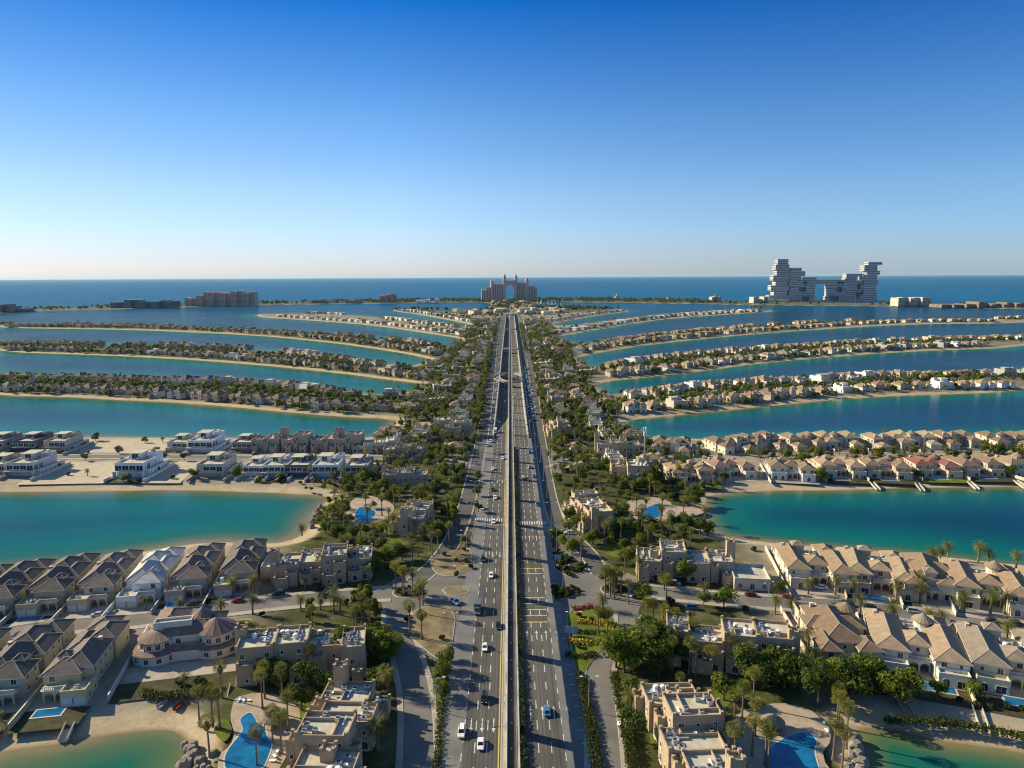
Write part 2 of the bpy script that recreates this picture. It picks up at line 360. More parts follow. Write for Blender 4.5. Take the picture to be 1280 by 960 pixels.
# ------------------------------------------------------------------ where the water is: lagoons between the fronds, traced on the ground
def GL(pts, z=0.0): return [tuple(G(x, y, z)) for x, y in pts]
WATER = {}
WATER['A_l'] = [(-420, 60), (-420, 95), (-200, 128)] + GL([(0, 942), (62, 934), (100, 927), (160, 917), (215, 914), (232, 927), (228, 945), (224, 960)]) + [(-82, 120), (-70, 60)]
WATER['B_l'] = [(-900, 470), (-420, 388)] + GL([(0, 616), (120, 615), (210, 613), (320, 616), (400, 620), (412, 623), (402, 629), (390, 647), (383, 662), (366, 674), (340, 679), (275, 676), (225, 681), (165, 691), (120, 699), (0, 711)]) + [(-330, 232), (-520, 130), (-900, 60)]
WATER['C_l'] = [(-2600, 1750), (-1000, 948)] + GL([(0, 495), (75, 496), (140, 500), (200, 502.5), (275, 507.5), (320, 512), (420, 521), (490, 524), (494, 530), (480, 545), (440, 548), (212, 547), (125, 546), (0, 548)]) + [(-800, 560), (-2600, 900)]
WATER['D_l'] = [(-2600, 2350), (-1300, 1500)] + GL([(0, 440), (125, 444), (225, 449), (320, 456), (420, 466), (495, 476), (537, 481), (527, 487)]) + GL([(480, 484), (420, 477.5), (320, 470), (175, 466), (0, 462)], 9) + [(-1300, 1170), (-2600, 1900)]
WATER['E_l'] = [(-3200, 2350), (-1800, 2080)] + GL([(0, 410), (160, 412), (320, 419), (420, 429), (495, 440), (540, 449), (530, 454)]) + GL([(507, 451), (432, 441), (320, 430), (175, 426), (0, 424)], 9) + [(-1500, 1640), (-3200, 2200)]
WATER['outer_l'] = GL([(578, 424), (570, 422), (470, 407), (395, 401), (330, 397), (318, 394), (335, 391.5), (377, 391)]) + GL([(406, 390), (480, 394.5), (570, 405), (588, 407)], 6) + GL([(591, 406), (560, 400), (520, 392.5), (492, 389), (490, 387.5)]) + GL([(507, 385), (560, 387), (600, 388)], 5) + GL([(612, 384), (618, 379.5), (600, 378), (450, 379.5), (320, 381.5), (130, 387), (0, 391)]) + [(-2400, 1900)] + [(-3600, 2600), (-3600, 2450), (-1900, 2150)] + GL([(0, 401), (100, 401), (320, 407.5), (480, 418), (565, 427)], 9)
WATER['A_r'] = [(70, 60), (95, 120)] + GL([(1083, 960), (1078, 935), (1068, 914), (1100, 911), (1145, 921), (1185, 930), (1280, 942)]) + [(180, 137), (420, 95), (420, 60)]
WATER['B_r'] = GL([(883, 622), (905, 618), (960, 614), (1040, 614), (1120, 611), (1280, 609)]) + [(420, 400), (900, 470), (900, 60), (520, 140), (330, 240)] + GL([(1280, 706), (1160, 693), (1060, 685), (960, 677), (905, 671), (888, 660)])
WATER['C_r'] = GL([(776, 527), (840, 520), (960, 508), (1085, 496), (1280, 490)]) + [(1000, 948), (2600, 1750), (2600, 900), (800, 560)] + GL([(1280, 538), (960, 540)], 6) + GL([(850, 548), (800, 547), (780, 535)])
WATER['D_r'] = GL([(745, 478), (840, 469), (960, 453), (1120, 440), (1280, 434)]) + [(1300, 1500), (2600, 2350), (2600, 1900), (1300, 1180)] + GL([(1280, 459), (1100, 462), (960, 469), (860, 474), (765, 485)], 8) + GL([(748, 486)])
WATER['E_r'] = GL([(720, 446), (815, 430), (960, 416), (1135, 405), (1280, 404)]) + [(1800, 2080), (3200, 2350), (3200, 2200), (1500, 1640)] + GL([(1280, 418), (1120, 421), (960, 430), (827, 440), (735, 453)], 8) + GL([(724, 453)])
WATER['outer_r'] = GL([(686, 424), (690, 422), (760, 410), (815, 401), (865, 396), (960, 390), (968, 388), (955, 386.5), (890, 389), (842, 392), (815, 394.5), (725, 406.5), (694, 407), (690, 405), (722, 399), (747, 394.5), (785, 389.5), (787, 388), (745, 385.5), (685, 385), (664, 382), (664, 378.5), (700, 377.5), (820, 379), (960, 381.5), (1120, 383), (1280, 386.5)]) + [(2400, 1900)] + [(3600, 2600), (3600, 2450), (1900, 2150)] + GL([(1280, 395), (1120, 396), (960, 403), (815, 415), (735, 425)], 8)
WATER['sea'] = [(-9000, 1500), (-3900, 1800), (-2450, 2150), (-1980, 2640), (-1330, 3300), (-750, 3520), (-420, 3700), (420, 3720), (800, 3400), (1250, 3130), (1640, 2960), (2000, 2640), (2450, 2150), (3900, 1800), (9000, 1500), (9000, 90000), (-9000, 90000)]
def smooth_poly(p):
    out = []
    n = len(p)
    for i in range(n):          # one round of corner cutting rounds the shore
        a, b = Vector(p[i]), Vector(p[(i + 1) % n]); out += [a.lerp(b, .22), a.lerp(b, .78)]
    return [tuple(q) for q in out]
WPOLY = [np.array(smooth_poly(p)) for p in WATER.values()]
def shore_dist(X, Y):
    """signed distance to the shore in metres: positive on land, negative in water"""
    X = np.asarray(X, float).ravel(); Y = np.asarray(Y, float).ravel()
    best = np.full(X.shape, 1e9); inside = np.zeros(X.shape, bool)
    for P in WPOLY:
        lo = P.min(0) - 160; hi = P.max(0) + 160
        sel = np.where((X > lo[0]) & (X < hi[0]) & (Y > lo[1]) & (Y < hi[1]))[0]
        if not len(sel): continue
        x, y = X[sel], Y[sel]; d = np.full(x.shape, 1e9); c = np.zeros(x.shape, bool)
        for i in range(len(P)):
            ax, ay = P[i]; bx, by = P[(i + 1) % len(P)]; ex, ey = bx - ax, by - ay
            t = np.clip(((x - ax) * ex + (y - ay) * ey) / (ex * ex + ey * ey + 1e-9), 0, 1)
            d = np.minimum(d, (x - ax - t * ex) ** 2 + (y - ay - t * ey) ** 2)
            if abs(ey) > 1e-9:
                c ^= ((ay > y) != (by > y)) & (x < ex * (y - ay) / ey + ax)
        d = np.sqrt(d)
        # inside this water: remember the largest depth; outside: the smallest distance
        best[sel] = np.where(c, np.where(inside[sel], np.minimum(best[sel], -d), -d), np.where(inside[sel], best[sel], np.minimum(best[sel], d)))
        inside[sel] |= c
    return best

TRENCH0, TRENCH1, TRENCH_END, TRENCH_D = 500.0, 640.0, 2160.0, 6.0
def road_z(y):
    t = min(1, max(0, (y - TRENCH0) / (TRENCH1 - TRENCH0))); t2 = min(1, max(0, (TRENCH_END - y) / 200))
    return Z0 - TRENCH_D * (t * t * (3 - 2 * t)) * (t2 * t2 * (3 - 2 * t2))
SDG = {}
def land_in(x, y):
    "distance to the shore read from the ground grid"
    r = int(round(math.log(max(y, 56) / 55) / math.log(1.0105))); c = int(np.searchsorted(SDG['us'], x / y))
    g = SDG['sd']; return g[min(r, g.shape[0] - 1), min(max(c, 0), g.shape[1] - 1)]
def build_ground():
    rows = [55 * 1.0105 ** k for k in range(430)]
    us = np.concatenate([np.linspace(-1.9, -.55, 70)[:-1], np.linspace(-.55, .55, 300), np.linspace(.55, 1.9, 70)[1:]])
    Yg, Ug = np.meshgrid(np.array(rows), us, indexing='ij'); Xg = Yg * Ug
    sd = shore_dist(Xg, Yg)
    X, Y = Xg.ravel(), Yg.ravel(); SDG.update(sd=sd.reshape(Xg.shape), us=us)
    t = np.clip(sd / 16, 0, 1); z = np.where(sd > 0, Z0 * (t * t * (3 - 2 * t)), np.maximum(sd * .18, -5)).astype(float)
    z = np.where((sd > 20), Z0, z)
    tt = np.array([road_z(a) for a in rows]); tz = np.repeat(tt, len(us))
    z = np.where((np.abs(X) < 14) & (tz < Z0 - .01), tz - 1.2, z)
    nr, nc = len(rows), len(us)
    idx = np.arange(nr * nc).reshape(nr, nc)
    faces = np.stack([idx[:-1, :-1], idx[:-1, 1:], idx[1:, 1:], idx[1:, :-1]], -1).reshape(-1, 4)
    def grid_mesh(name, zz, attrs, m, fsel=None, extra=None):
        me = bpy.data.meshes.new(name); F = faces if fsel is None else faces[fsel]
        V = np.stack([X, Y, zz], -1)
        if extra is not None:
            ev, ef = extra; F = np.concatenate([F, np.array(ef) + len(V)]); V = np.concatenate([V, np.array(ev)])
        me.from_pydata(V.tolist(), [], F.tolist())
        for an, av in attrs.items():
            a = me.attributes.new(an, 'FLOAT', 'POINT'); vv = np.ones(len(V), np.float32); vv[:len(av)] = av; a.data.foreach_set('value', vv)
        me.polygons.foreach_set('use_smooth', [True] * len(me.polygons))
        me.materials.append(M[m]); me.update(); return me
    # planted land along the trunk, sandy and paved land on the fronds
    ax = np.abs(X); trunkw = np.interp(Y, [240, 340, 600, 800, 1100, 1400, 1700, 3000], [102, 124, 92, 90, 100, 90, 60, 50])
    green = np.clip((trunkw - ax) / 25, 0, 1) * np.clip((ax - 18) / 6, 0, 1) * np.where(Y > 1700, .4, 1)
    lf = np.where(X < 0, np.clip((Y - 560) / 60, 0, 1) * .75, np.clip((Y - 560) / 60, 0, 1) * .4) * np.where(Y < 1500, 1, .3)
    lf = np.maximum(lf, np.where(Y > 2300, .75, 0))
    green = np.maximum(green, lf)
    g = obj('ground', grid_mesh('ground', z, {'shore': np.clip(sd / 20, 0, 1), 'green': green}, 'terrain')); g['kind'] = 'structure'
    depth = np.clip(-sd / np.where(X > 0, 66, 112), 0, 1); depth = np.where((Y > 2400) & (sd < 0), np.maximum(depth, .55), depth)  # scaled up right of the road: its weaker sky glare goes into the colour
    wface = (sd.reshape(nr, nc)[:-1, :-1] < 25).ravel()
    ymax = rows[-1]; BIG = 90000
    x0, x1 = ymax * us[0], ymax * us[-1]
    ev = [(x0, ymax, 0), (x1, ymax, 0), (BIG, BIG, 0), (-BIG, BIG, 0), (-BIG, 55, 0), (55 * us[0], 55, 0), (BIG, 55, 0), (55 * us[-1], 55, 0)]
    ef = [(0, 1, 2, 3), (4, 5, 0, 3), (7, 6, 2, 1)]
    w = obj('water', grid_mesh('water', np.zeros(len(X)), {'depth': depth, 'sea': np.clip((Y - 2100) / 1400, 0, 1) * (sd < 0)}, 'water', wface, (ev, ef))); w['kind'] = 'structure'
build_ground()
# ------------------------------------------------------------------ roads
def resample(pts, step):
    pts = [Vector(p) for p in pts]; out = [pts[0]]
    P = [pts[0]] + pts + [pts[-1]]
    for i in range(1, len(P) - 2):                      # Catmull-Rom through the traced points
        a, b, c, d = P[i - 1], P[i], P[i + 1], P[i + 2]
        n = max(1, int((c - b).length / step))
        for k in range(1, n + 1):
            t = k / n
            out.append(.5 * ((2 * b) + (c - a) * t + (2 * a - 5 * b + 4 * c - d) * t * t + (3 * b - a - 3 * c + d) * t ** 3))
    return out
def normals(pl):
    o = []
    for i in range(len(pl)):
        d = (pl[min(i + 1, len(pl) - 1)] - pl[max(i - 1, 0)]).normalized(); o.append(Vector((-d.y, d.x)))
    return o
ROADS = []                                              # (points, half width) kept free of buildings and trees
def ribbon(mb, pl, off0, off1, z, m, zf=None):
    nm = normals(pl); vs = []
    for p, n in zip(pl, nm):
        zz = zf(p.y) + z if zf else z
        a = p + n * off0; b = p + n * off1; vs += [(a.x, a.y, zz), (b.x, b.y, zz)]
    mb.add(vs, [(2 * i + 1, 2 * i, 2 * i + 2, 2 * i + 3) if off1 > off0 else (2 * i, 2 * i + 1, 2 * i + 3, 2 * i + 2) for i in range(len(pl) - 1)], m)
def solid_ribbon(mb, pl, off0, off1, z0, z1, m, zf=None):
    nm = normals(pl); vs = []
    for p, n in zip(pl, nm):
        zz = zf(p.y) if zf else 0
        a = p + n * off0; b = p + n * off1
        vs += [(a.x, a.y, zz + z0), (b.x, b.y, zz + z0), (b.x, b.y, zz + z1), (a.x, a.y, zz + z1)]
    fs = []
    for i in range(len(pl) - 1):
        o = 4 * i
        fs += [(o + k, o + (k + 1) % 4, o + 4 + (k + 1) % 4, o + 4 + k) for k in range(4)]
    fs += [(3, 2, 1, 0), tuple(4 * (len(pl) - 1) + k for k in range(4))]
    mb.add(vs, fs, m)
ZL = [0]
def street(name, pts, w, walk=2.2, m='asphalt2', centre=False, step=6, kerb=True):
    ZL[0] += 1; z = Z0 + .05 + .006 * (ZL[0] % 9)
    pl = resample(pts, step); mb = MB()
    ribbon(mb, pl, -w / 2, w / 2, z, m); struct(name, mb)
    ROADS.append((pl, w / 2 + walk * .6))
    if walk:
        mb = MB()
        for s in (-1, 1):
            solid_ribbon(mb, pl, s * (w / 2 + .25), s * (w / 2 + walk), Z0, z + .10, 'paving')
            solid_ribbon(mb, pl, s * (w / 2), s * (w / 2 + .24), Z0, z + .12, 'kerb')
        struct('pavement', mb)
    return pl
YS = [95 + 6 * k for k in range(0, 352)]
def edge(pts):
    ys, xs = zip(*pts); return lambda y: float(np.interp(y, ys, xs))
XLo = edge([(95, -19.4), (190, -19.0), (230, -17.6), (480, -17.6), (520, -12.4), (2300, -12.4)])
XLi = edge([(95, -13.2), (180, -12.2), (480, -12), (520, -11.5), (2300, -11.5)])
XRo = edge([(95, 20.5), (165, 19.3), (230, 17.6), (480, 17), (520, 12.2), (2300, 12.2)])
XRi = edge([(95, 13.6), (200, 12.8), (480, 12.4), (520, 11.6), (2300, 11.6)])
def strip(mb, fa, fb, dz, m, ys=YS):
    vs = []
    for y in ys: z = road_z(y) + dz; vs += [(fa(y), y, z), (fb(y), y, z)]
    mb.add(vs, [(2 * i, 2 * i + 1, 2 * i + 3, 2 * i + 2) for i in range(len(ys) - 1)], m)
K = lambda v: (lambda y: v)
mb = MB()
strip(mb, XLi, K(-2.9), .10, 'asphalt'); strip(mb, K(3.2), XRi, .10, 'asphalt')
strip(mb, XLo, XLi, .10, 'lane'); strip(mb, XRi, XRo, .10, 'lane')
struct('highway', mb)
ROADS.append(([Vector((0, 90)), Vector((0, 2300))], 22))
mb = MB()
for y0, y1 in zip(YS[:-1], YS[1:]):
    z = road_z((y0 + y1) / 2)
    mb.box(-2.9, -2.5, y0, y1, z - .3, z + .26, 'kerb', bottom=False); mb.box(2.8, 3.2, y0, y1, z - .3, z + .26, 'kerb', bottom=False)
strip(mb, K(-2.5), K(1.0), .2, 'sandwalk'); strip(mb, K(1.0), K(2.8), .2, 'soil'); struct('median', mb)
mb = MB()
def dash(x0, x1, y0, y1, m='paint', dz=.115):
    za, zb = road_z(y0) + dz, road_z(y1) + dz
    mb.add([(x0, y0, za), (x1, y0, za), (x1, y1, zb), (x0, y1, zb)], [(0, 1, 2, 3)], m)
def solid_line(f, w, m, y0=95, y1=2200):
    for ya, yb in zip(YS[:-1], YS[1:]):
        if y0 <= ya < y1:
            za, zb = road_z(ya) + .115, road_z(yb) + .115
            mb.add([(f(ya) - w, ya, za), (f(ya) + w, ya, za), (f(yb) + w, yb, zb), (f(yb) - w, yb, zb)], [(0, 1, 2, 3)], m)
solid_line(K(-3.35), .16, 'yellow')
for x in (-6.3, -9.3, 6.6, 9.8):
    y = 96
    while y < 2100: dash(x - .13, x + .13, y, y + 4, 'paint'); y += 9 if y < 700 else 12
y = 100
while y < 480:
    dash(XLi(y) - .12, XLi(y) + .12, y, y + 3); dash(XRi(y) - .12, XRi(y) + .12, y, y + 3); y += 7
for y in np.arange(100, 470, 5.2):                     # short rungs beside the right edge
    dash(XRo(y) - 1.9, XRo(y) - .5, y, y + .25)
def arrow(x, y, s):                                     # painted lane arrow pointing along s
    y1 = y + s * 4.2; a, b = min(y, y1), max(y, y1); dash(x - .14, x + .14, a, b)
    z = road_z(y) + .116; t = y1 + s * 1.9
    mb.add([(x - .5, y1, z), (x + .5, y1, z), (x, t, z)], [(0, 1, 2) if s > 0 else (1, 0, 2)], 'paint')
for yy in (G(640, 900)[1], G(640, 800)[1], G(640, 676)[1], 470, 620):
    for x in (5, 8.2, 11.3, 15): arrow(x, yy, 1)
for yy in (G(640, 898)[1], G(640, 690)[1], G(640, 600)[1], 560):
    for x in (-4.8, -7.8, -10.7): arrow(x, yy, -1)
for py in (701, 711, 717.5, 747.5, 755, 762.5, 770, 778):
    yy = G(640, py)[1]; dash(3.8, 12.2, yy - .3, yy + .3, 'yellow', .119)
for py, xa, xb in ((654, 4, 17), (650, -17.4, -3.6)):
    yy = G(640, py)[1]; x = xa
    while x < xb: dash(x, x + .55, yy - 2.2, yy + 2.2, 'paint', .12); x += 1.15
    dash(xa, xb, yy - 7.3, yy - 6.9, 'paint', .12)
struct('road_marking', mb)
# sunken part: retaining walls and the frontage roads beside them
for s, nm in ((-1, 'left'), (1, 'right')):
    mb = MB(); ys = [y for y in YS if 500 <= y <= 2170]; x0, x1 = (-13.3, -12.3) if s < 0 else (12.2, 13.2)
    for ya, yb in zip(ys[:-1], ys[1:]): mb.box(x0, x1, ya, yb, road_z(yb) - .5, Z0 + .95, 'concrete', bottom=False)
    tag(obj('retaining_wall', mb.mesh('retaining_wall')), 'long pale concrete retaining wall on the %s side of the sunken highway' % nm, 'wall')
    mb = MB(); ys = [y for y in YS if 440 <= y <= 2300]
    a, b = (-22.5, -13.3) if s < 0 else (13.2, 23.5)
    fl = edge([(440, a if s < 0 else 17.2), (500, a if s < 0 else 13.2), (2300, a if s < 0 else 13.2)]); fr = edge([(440, -17.6 if s < 0 else b), (500, -13.3 if s < 0 else b), (2300, -13.3 if s < 0 else b)])
    vs = []
    for y in ys: vs += [(fl(y), y, Z0 + .04), (fr(y), y, Z0 + .04)]
    mb.add(vs, [(2 * i, 2 * i + 1, 2 * i + 3, 2 * i + 2) for i in range(len(ys) - 1)], 'frontage'); struct('frontage_road', mb)
    mb = MB()
    for y in np.arange(520, 1500, 9):
        x = (a + b) / 2; mb.add([(x - .1, y, Z0 + .05), (x + .1, y, Z0 + .05), (x + .1, y + 3.5, Z0 + .05), (x - .1, y + 3.5, Z0 + .05)], [(0, 1, 2, 3)], 'paint')
    struct('road_marking', mb)
mb = MB()                                               # oval U-turn bridge over the sunken highway
ring = [Vector((15.5 * math.cos(t), 815 + 36 * math.sin(t))) for t in [2 * math.pi * k / 40 for k in range(41)]]
ro = obj('turning_bridge', None); ro.location = (0, 0, 0)
tag(ro, 'oval concrete turning bridge looping over the sunken highway', 'bridge')
solid_ribbon(mb, ring, -3.5, 3.5, 1.4, 2.35, 'lane'); d = obj('deck', mb.mesh('deck'), ro)
for off in (-3.4, 3.4):
    mb = MB(); solid_ribbon(mb, ring, off - .15, off + .15, 2.36, 3.4, 'concrete'); obj('parapet', mb.mesh('parapet'), ro)
for yb in (1130, 1560):
    mb = MB(); mb.box(-13, 13, yb, yb + 14, 2.1, 3.1, 'concrete'); mb.box(-13, 13, yb - .4, yb - .02, 2.1, 4.1, 'concrete'); mb.box(-13, 13, yb + 14.02, yb + 14.4, 2.1, 4.1, 'concrete')
    tag(obj('road_bridge', mb.mesh('road_bridge')), 'straight concrete road bridge across the sunken highway, %s' % ('nearer one' if yb < 1300 else 'farther one'), 'bridge')
mb = MB(); mb.box(-14, -1.5, 2160, 2168, -5, 6, 'concrete'); mb.box(1.5, 14, 2160, 2168, -5, 6, 'concrete')
mb.box(-10, -4, 2159.5, 2159.9, -5, 2.5, 'dark'); mb.box(4, 10, 2159.5, 2159.9, -5, 2.5, 'dark')  # dark panels stand for the unlit openings; the shade is their colour
tag(obj('tunnel_portal', mb.mesh('tunnel_portal')), 'concrete tunnel portal with two dark mouths at the far end of the highway', 'tunnel')
# elevated monorail
vr = empty('monorail_viaduct', (0, 0, 0)); tag(vr, 'long elevated monorail track of two concrete beams on piers down the middle', 'viaduct')
BZ = 12.5
for x0, x1 in ((-1.75, -1.1), (1.05, 1.75)):
    mb = MB(); mb.box(x0, x1, 60, 2700, BZ - 1.1, BZ, 'concrete'); [mb.box(x0 - .03, x1 + .03, 128.5 + 38.5 * k - .12, 128.5 + 38.5 * k + .12, BZ - 1.08, BZ + .03, 'darkconc') for k in range(60)]; mb.box(x1 - .1 if x0 < 0 else x0 + .02, x1 - .02 if x0 < 0 else x0 + .1, 60, 2700, BZ + .001, BZ + .1, 'steel'); obj('guide_beam', mb.mesh('guide_beam'), vr)
mb = MB(); mb.box(-1.09, 1.04, 60, 2700, BZ - 1.05, BZ - .8, 'darkconc')
for k in range(0, 120): mb.box(-.35, .1, 100 + k * 9.4, 100.5 + k * 9.4, BZ - .8, BZ - .68, 'steel')
obj('walkway', mb.mesh('walkway'), vr)
for k in range(66):
    y = 128.5 + 38.5 * k; g = road_z(y); mb = MB()
    mb.box(-1.1, 1.1, y - 1.25, y + 1.25, g, BZ - 2.4, 'concrete')
    mb.prism([(-1.0, y - 1.05), (1.0, y - 1.05), (1.0, y + 1.05), (-1.0, y + 1.05)], BZ - 2.4, BZ - 2.1, 'concrete')
    mb.box(-1.9, 1.9, y - 1.05, y + 1.05, BZ - 2.1, BZ - 1.11, 'concrete')
    obj('pier', mb.mesh('pier'), vr)
# service roads, roundabouts, frond streets
left_service = street('service_road', PL([(522, 1000), (523, 930), (522, 890), (518, 855), (508, 818), (498, 790), (496, 762)]), 7.6, 1.6)
left_service2 = street('service_road', PL([(520, 727), (548, 702), (567, 674), (580, 642), (590, 605), (598, 570), (604, 540), (609.5, 505), (614, 470), (619, 430), (624, 405), (629, 392)]), 7.5, .7, 'frontage')
right_service = street('service_road', PL([(760, 1000), (756, 930), (752, 880), (748, 845), (757, 818), (782, 795), (786, 768)]), 7.2, 1.6)
right_service2 = street('service_road', PL([(752, 718), (735, 692), (718, 675), (702, 662), (692, 640), (685, 612), (679, 575), (674, 540), (669.5, 505), (665, 470), (659, 430), (654, 405), (648, 392)]), 7, .7, 'frontage')
STREETS = {}
STREETS['L1'] = street('frond_street', PL([(490, 742), (450, 744), (400, 748), (330, 755), (250, 765), (175, 775), (60, 784), (0, 793), (-120, 815), (-330, 860)]), 8.5, 2.6)
STREETS['R1'] = street('frond_street', PL([(788, 737), (830, 741), (900, 748), (960, 753), (1060, 758), (1160, 771), (1280, 789), (1420, 812), (1640, 860)]), 8.5, 2.6)
STREETS['L2'] = street('frond_street', PL([(588, 584), (555, 577), (510, 572), (470, 572), (320, 572), (100, 571), (0, 571.5), (-200, 573), (-420, 576)]), 8, 2.2)
STREETS['R2'] = street('frond_street', PL([(692, 586), (715, 577), (740, 570), (790, 567), (860, 566), (960, 565), (1280, 562), (1450, 562), (1700, 562)]), 8, 2.2)
def plaza(name, pts, z, m):
    mb = MB(); mb.prism([tuple(p) for p in PL(pts)], Z0 - .1, Z0 + z, m); return struct(name, mb)
plaza('junction', [(470, 739), (495, 722), (530, 708), (560, 688), (589, 686), (588, 745), (573, 800), (560, 835), (535, 822), (505, 800), (480, 785), (478, 757)], .046, 'asphalt2')
plaza('junction', [(690, 680), (718, 674), (735, 690), (768, 708), (800, 724), (805, 745), (798, 765), (800, 795), (775, 808), (760, 822), (735, 838), (722, 850), (708, 800), (700, 770), (690, 745)], .046, 'asphalt2')
plaza('junction', [(560, 600), (560, 567), (606, 560), (600, 600)], .034, 'asphalt2')
plaza('junction', [(680, 590), (678, 560), (712, 566), (720, 580), (700, 592)], .034, 'asphalt2')
def island(pts, top, z=.22):
    pl = [tuple(p) for p in PL(pts)]; pl = smooth_poly(pl)
    mb = MB(); mb.prism(pl, Z0, Z0 + z, 'kerb', 'kerb')
    c = sum((Vector(p) for p in pl), Vector((0, 0))) / len(pl)
    mb.prism([tuple(c + (Vector(p) - c) * (1 - .35 / max(1.2, (Vector(p) - c).length))) for p in pl], Z0 + z, Z0 + z + .04, top)
    return struct('traffic_island', mb)
ISL = {}
ISL['tear_l'] = [(540, 712), (537, 700), (555, 692), (575, 686), (590, 687), (590, 710), (570, 721), (550, 720)]
ISL['oval_l'] = [(512, 797), (509, 777), (520, 762), (535, 756), (560, 757), (570, 770), (567, 795), (561, 832), (540, 820), (525, 807)]
ISL['mid_l'] = [(550, 735), (585, 732), (587, 744), (560, 746)]
ISL['tear_r'] = [(691, 684), (722, 700), (734, 707), (730, 717), (712, 721), (697, 715), (691, 707)]
ISL['mid_r'] = [(691, 735), (722, 737), (726, 742), (702, 750), (692, 751)]
ISL['garden_r'] = [(715, 760), (740, 757), (760, 765), (770, 777), (770, 792), (752, 812), (740, 827), (724, 853), (717, 827), (712, 800), (707, 772)]
for k, p in ISL.items(): island(p, 'dirt' if k in ('oval_l', 'tear_l', 'mid_l') else ('lawn' if k == 'garden_r' else 'soil'))
def disc(px, py, r, m1, m2, name):
    c = G(px, py); mb = MB()
    pl = [(c.x + r * math.cos(t), c.y + r * math.sin(t)) for t in [2 * math.pi * k / 28 for k in range(28)]]
    mb.prism(pl, Z0, Z0 + .22, 'kerb', m1); pl = [(c.x + (r - .5) * math.cos(t), c.y + (r - .5) * math.sin(t)) for t in [2 * math.pi * k / 28 for k in range(28)]]
    mb.prism(pl, Z0 + .22, Z0 + .3, m2); return struct(name, mb)
disc(508, 740, 5.2, 'paving', 'soil', 'traffic_island'); disc(769, 737, 5.6, 'paving', 'soil', 'traffic_island')
# planted verges beside the highway
mb = MB(); strip(mb, lambda y: XLo(y) - 2.3, lambda y: XLo(y) - .1, .05, 'lawn', [y for y in YS if y < 206]); strip(mb, lambda y: XLo(y) - 2.6, lambda y: XLo(y) - .1, .05, 'soil', [y for y in YS if 290 < y < 480])
strip(mb, lambda y: XRo(y) + .1, lambda y: XRo(y) + 2.9, .05, 'soil', [y for y in YS if y < 210]); strip(mb, lambda y: XRo(y) + .1, lambda y: XRo(y) + 4, .05, 'soil', [y for y in YS if 290 < y < 480])
struct('verge', mb)
mb = MB()
for f, lo, hi in ((lambda y: XLo(y) - .15, 95, 206), (lambda y: XLo(y) - .15, 290, 480), (lambda y: XRo(y) + .05, 95, 214), (lambda y: XRo(y) + .05, 285, 480)):
    ys = [y for y in YS if lo < y < hi]
    for a, b in zip(ys[:-1], ys[1:]): mb.box(f(a), f(a) + .14, a, b - .01, Z0, Z0 + .27, 'kerb', bottom=False)
struct('kerb', mb)
# lawns, pool decks and gardens by the shared pools
def sheet(name, pts, dz, m, smooth=True, kind='structure'):
    pl = [tuple(p) for p in PL(pts)]
    if smooth: pl = smooth_poly(pl)
    mb = MB(); mb.prism(pl, Z0 - .05, Z0 + dz, m); o = obj(name, mb.mesh(name)); o['kind'] = kind; return o, pl
def zz(ox, oy, s, pts): return [(ox + p[0] / s, oy + p[1] / s) + tuple(p[2:]) for p in pts]
KEEP = []                                               # polygons kept free of random planting
def resort(deck, pool, label):
    KEEP.append(sheet('pool_deck', deck, .10, 'deck')[1])
    pl = smooth_poly(smooth_poly([tuple(p) for p in PL(pool)]))
    r = empty('swimming_pool', (0, 0, 0)); tag(r, label, 'pool')
    c = sum((Vector(p) for p in pl), Vector((0, 0))) / len(pl)
    mb = MB(); mb.prism([tuple(c + (Vector(p) - c) * (1 + .5 / (Vector(p) - c).length)) for p in pl], Z0, Z0 + .17, 'pooltile'); obj('coping', mb.mesh('coping'), r)
    mb = MB(); mb.prism(pl, Z0 + .05, Z0 + .185, 'pool'); obj('pool_water', mb.mesh('pool_water'), r)
resort(zz(220, 830, 7.11, [(480, 480), (500, 380), (520, 300), (700, 255), (900, 270), (1080, 370), (1110, 450), (1080, 650), (960, 860), (880, 1000), (360, 1000), (380, 810), (490, 720), (520, 620)]),
       zz(220, 830, 7.11, [(560, 490), (660, 425), (700, 480), (720, 530), (790, 560), (800, 640), (850, 690), (840, 780), (760, 960), (440, 960), (430, 830), (480, 740), (580, 620), (600, 580)]), 'curving blue resort pool with a thatched bar, beside the crenellated block at lower left')
resort(zz(380, 560, 6.4, [(360, 440), (440, 380), (560, 385), (720, 450), (720, 510), (640, 590), (500, 620), (400, 640), (330, 560)]),
       zz(380, 560, 6.4, [(400, 540), (440, 470), (500, 480), (580, 510), (560, 550), (500, 590), (430, 580)]), 'small bright blue pool on a round paved deck by the left lagoon tip')
resort([(905, 945), (912, 900), (935, 885), (975, 878), (1010, 885), (1035, 905), (1040, 925), (1025, 945), (1055, 985), (900, 985)],
       [(958, 938), (985, 920), (1010, 914), (1022, 927), (1016, 940), (1030, 980), (955, 980)], 'dark blue resort pool on a wide paved deck at lower right')
resort(zz(700, 580, 6.4, [(520, 310), (600, 280), (740, 260), (880, 300), (900, 335), (1160, 360), (1150, 400), (900, 440), (820, 460), (640, 470), (560, 400)]),
       zz(700, 580, 6.4, [(640, 370), (720, 340), (800, 310), (820, 340), (800, 430), (720, 440), (670, 410)]), 'shaded pool with one lit corner beside the right lagoon tip')
resort(zz(320, 520, 4, [(790, 50), (830, 25), (880, 35), (880, 90), (820, 95), (780, 80)]), zz(320, 520, 4, [(812, 60), (835, 45), (862, 55), (860, 80), (820, 82)]), 'tiny blue pool among palms left of the highway trees')
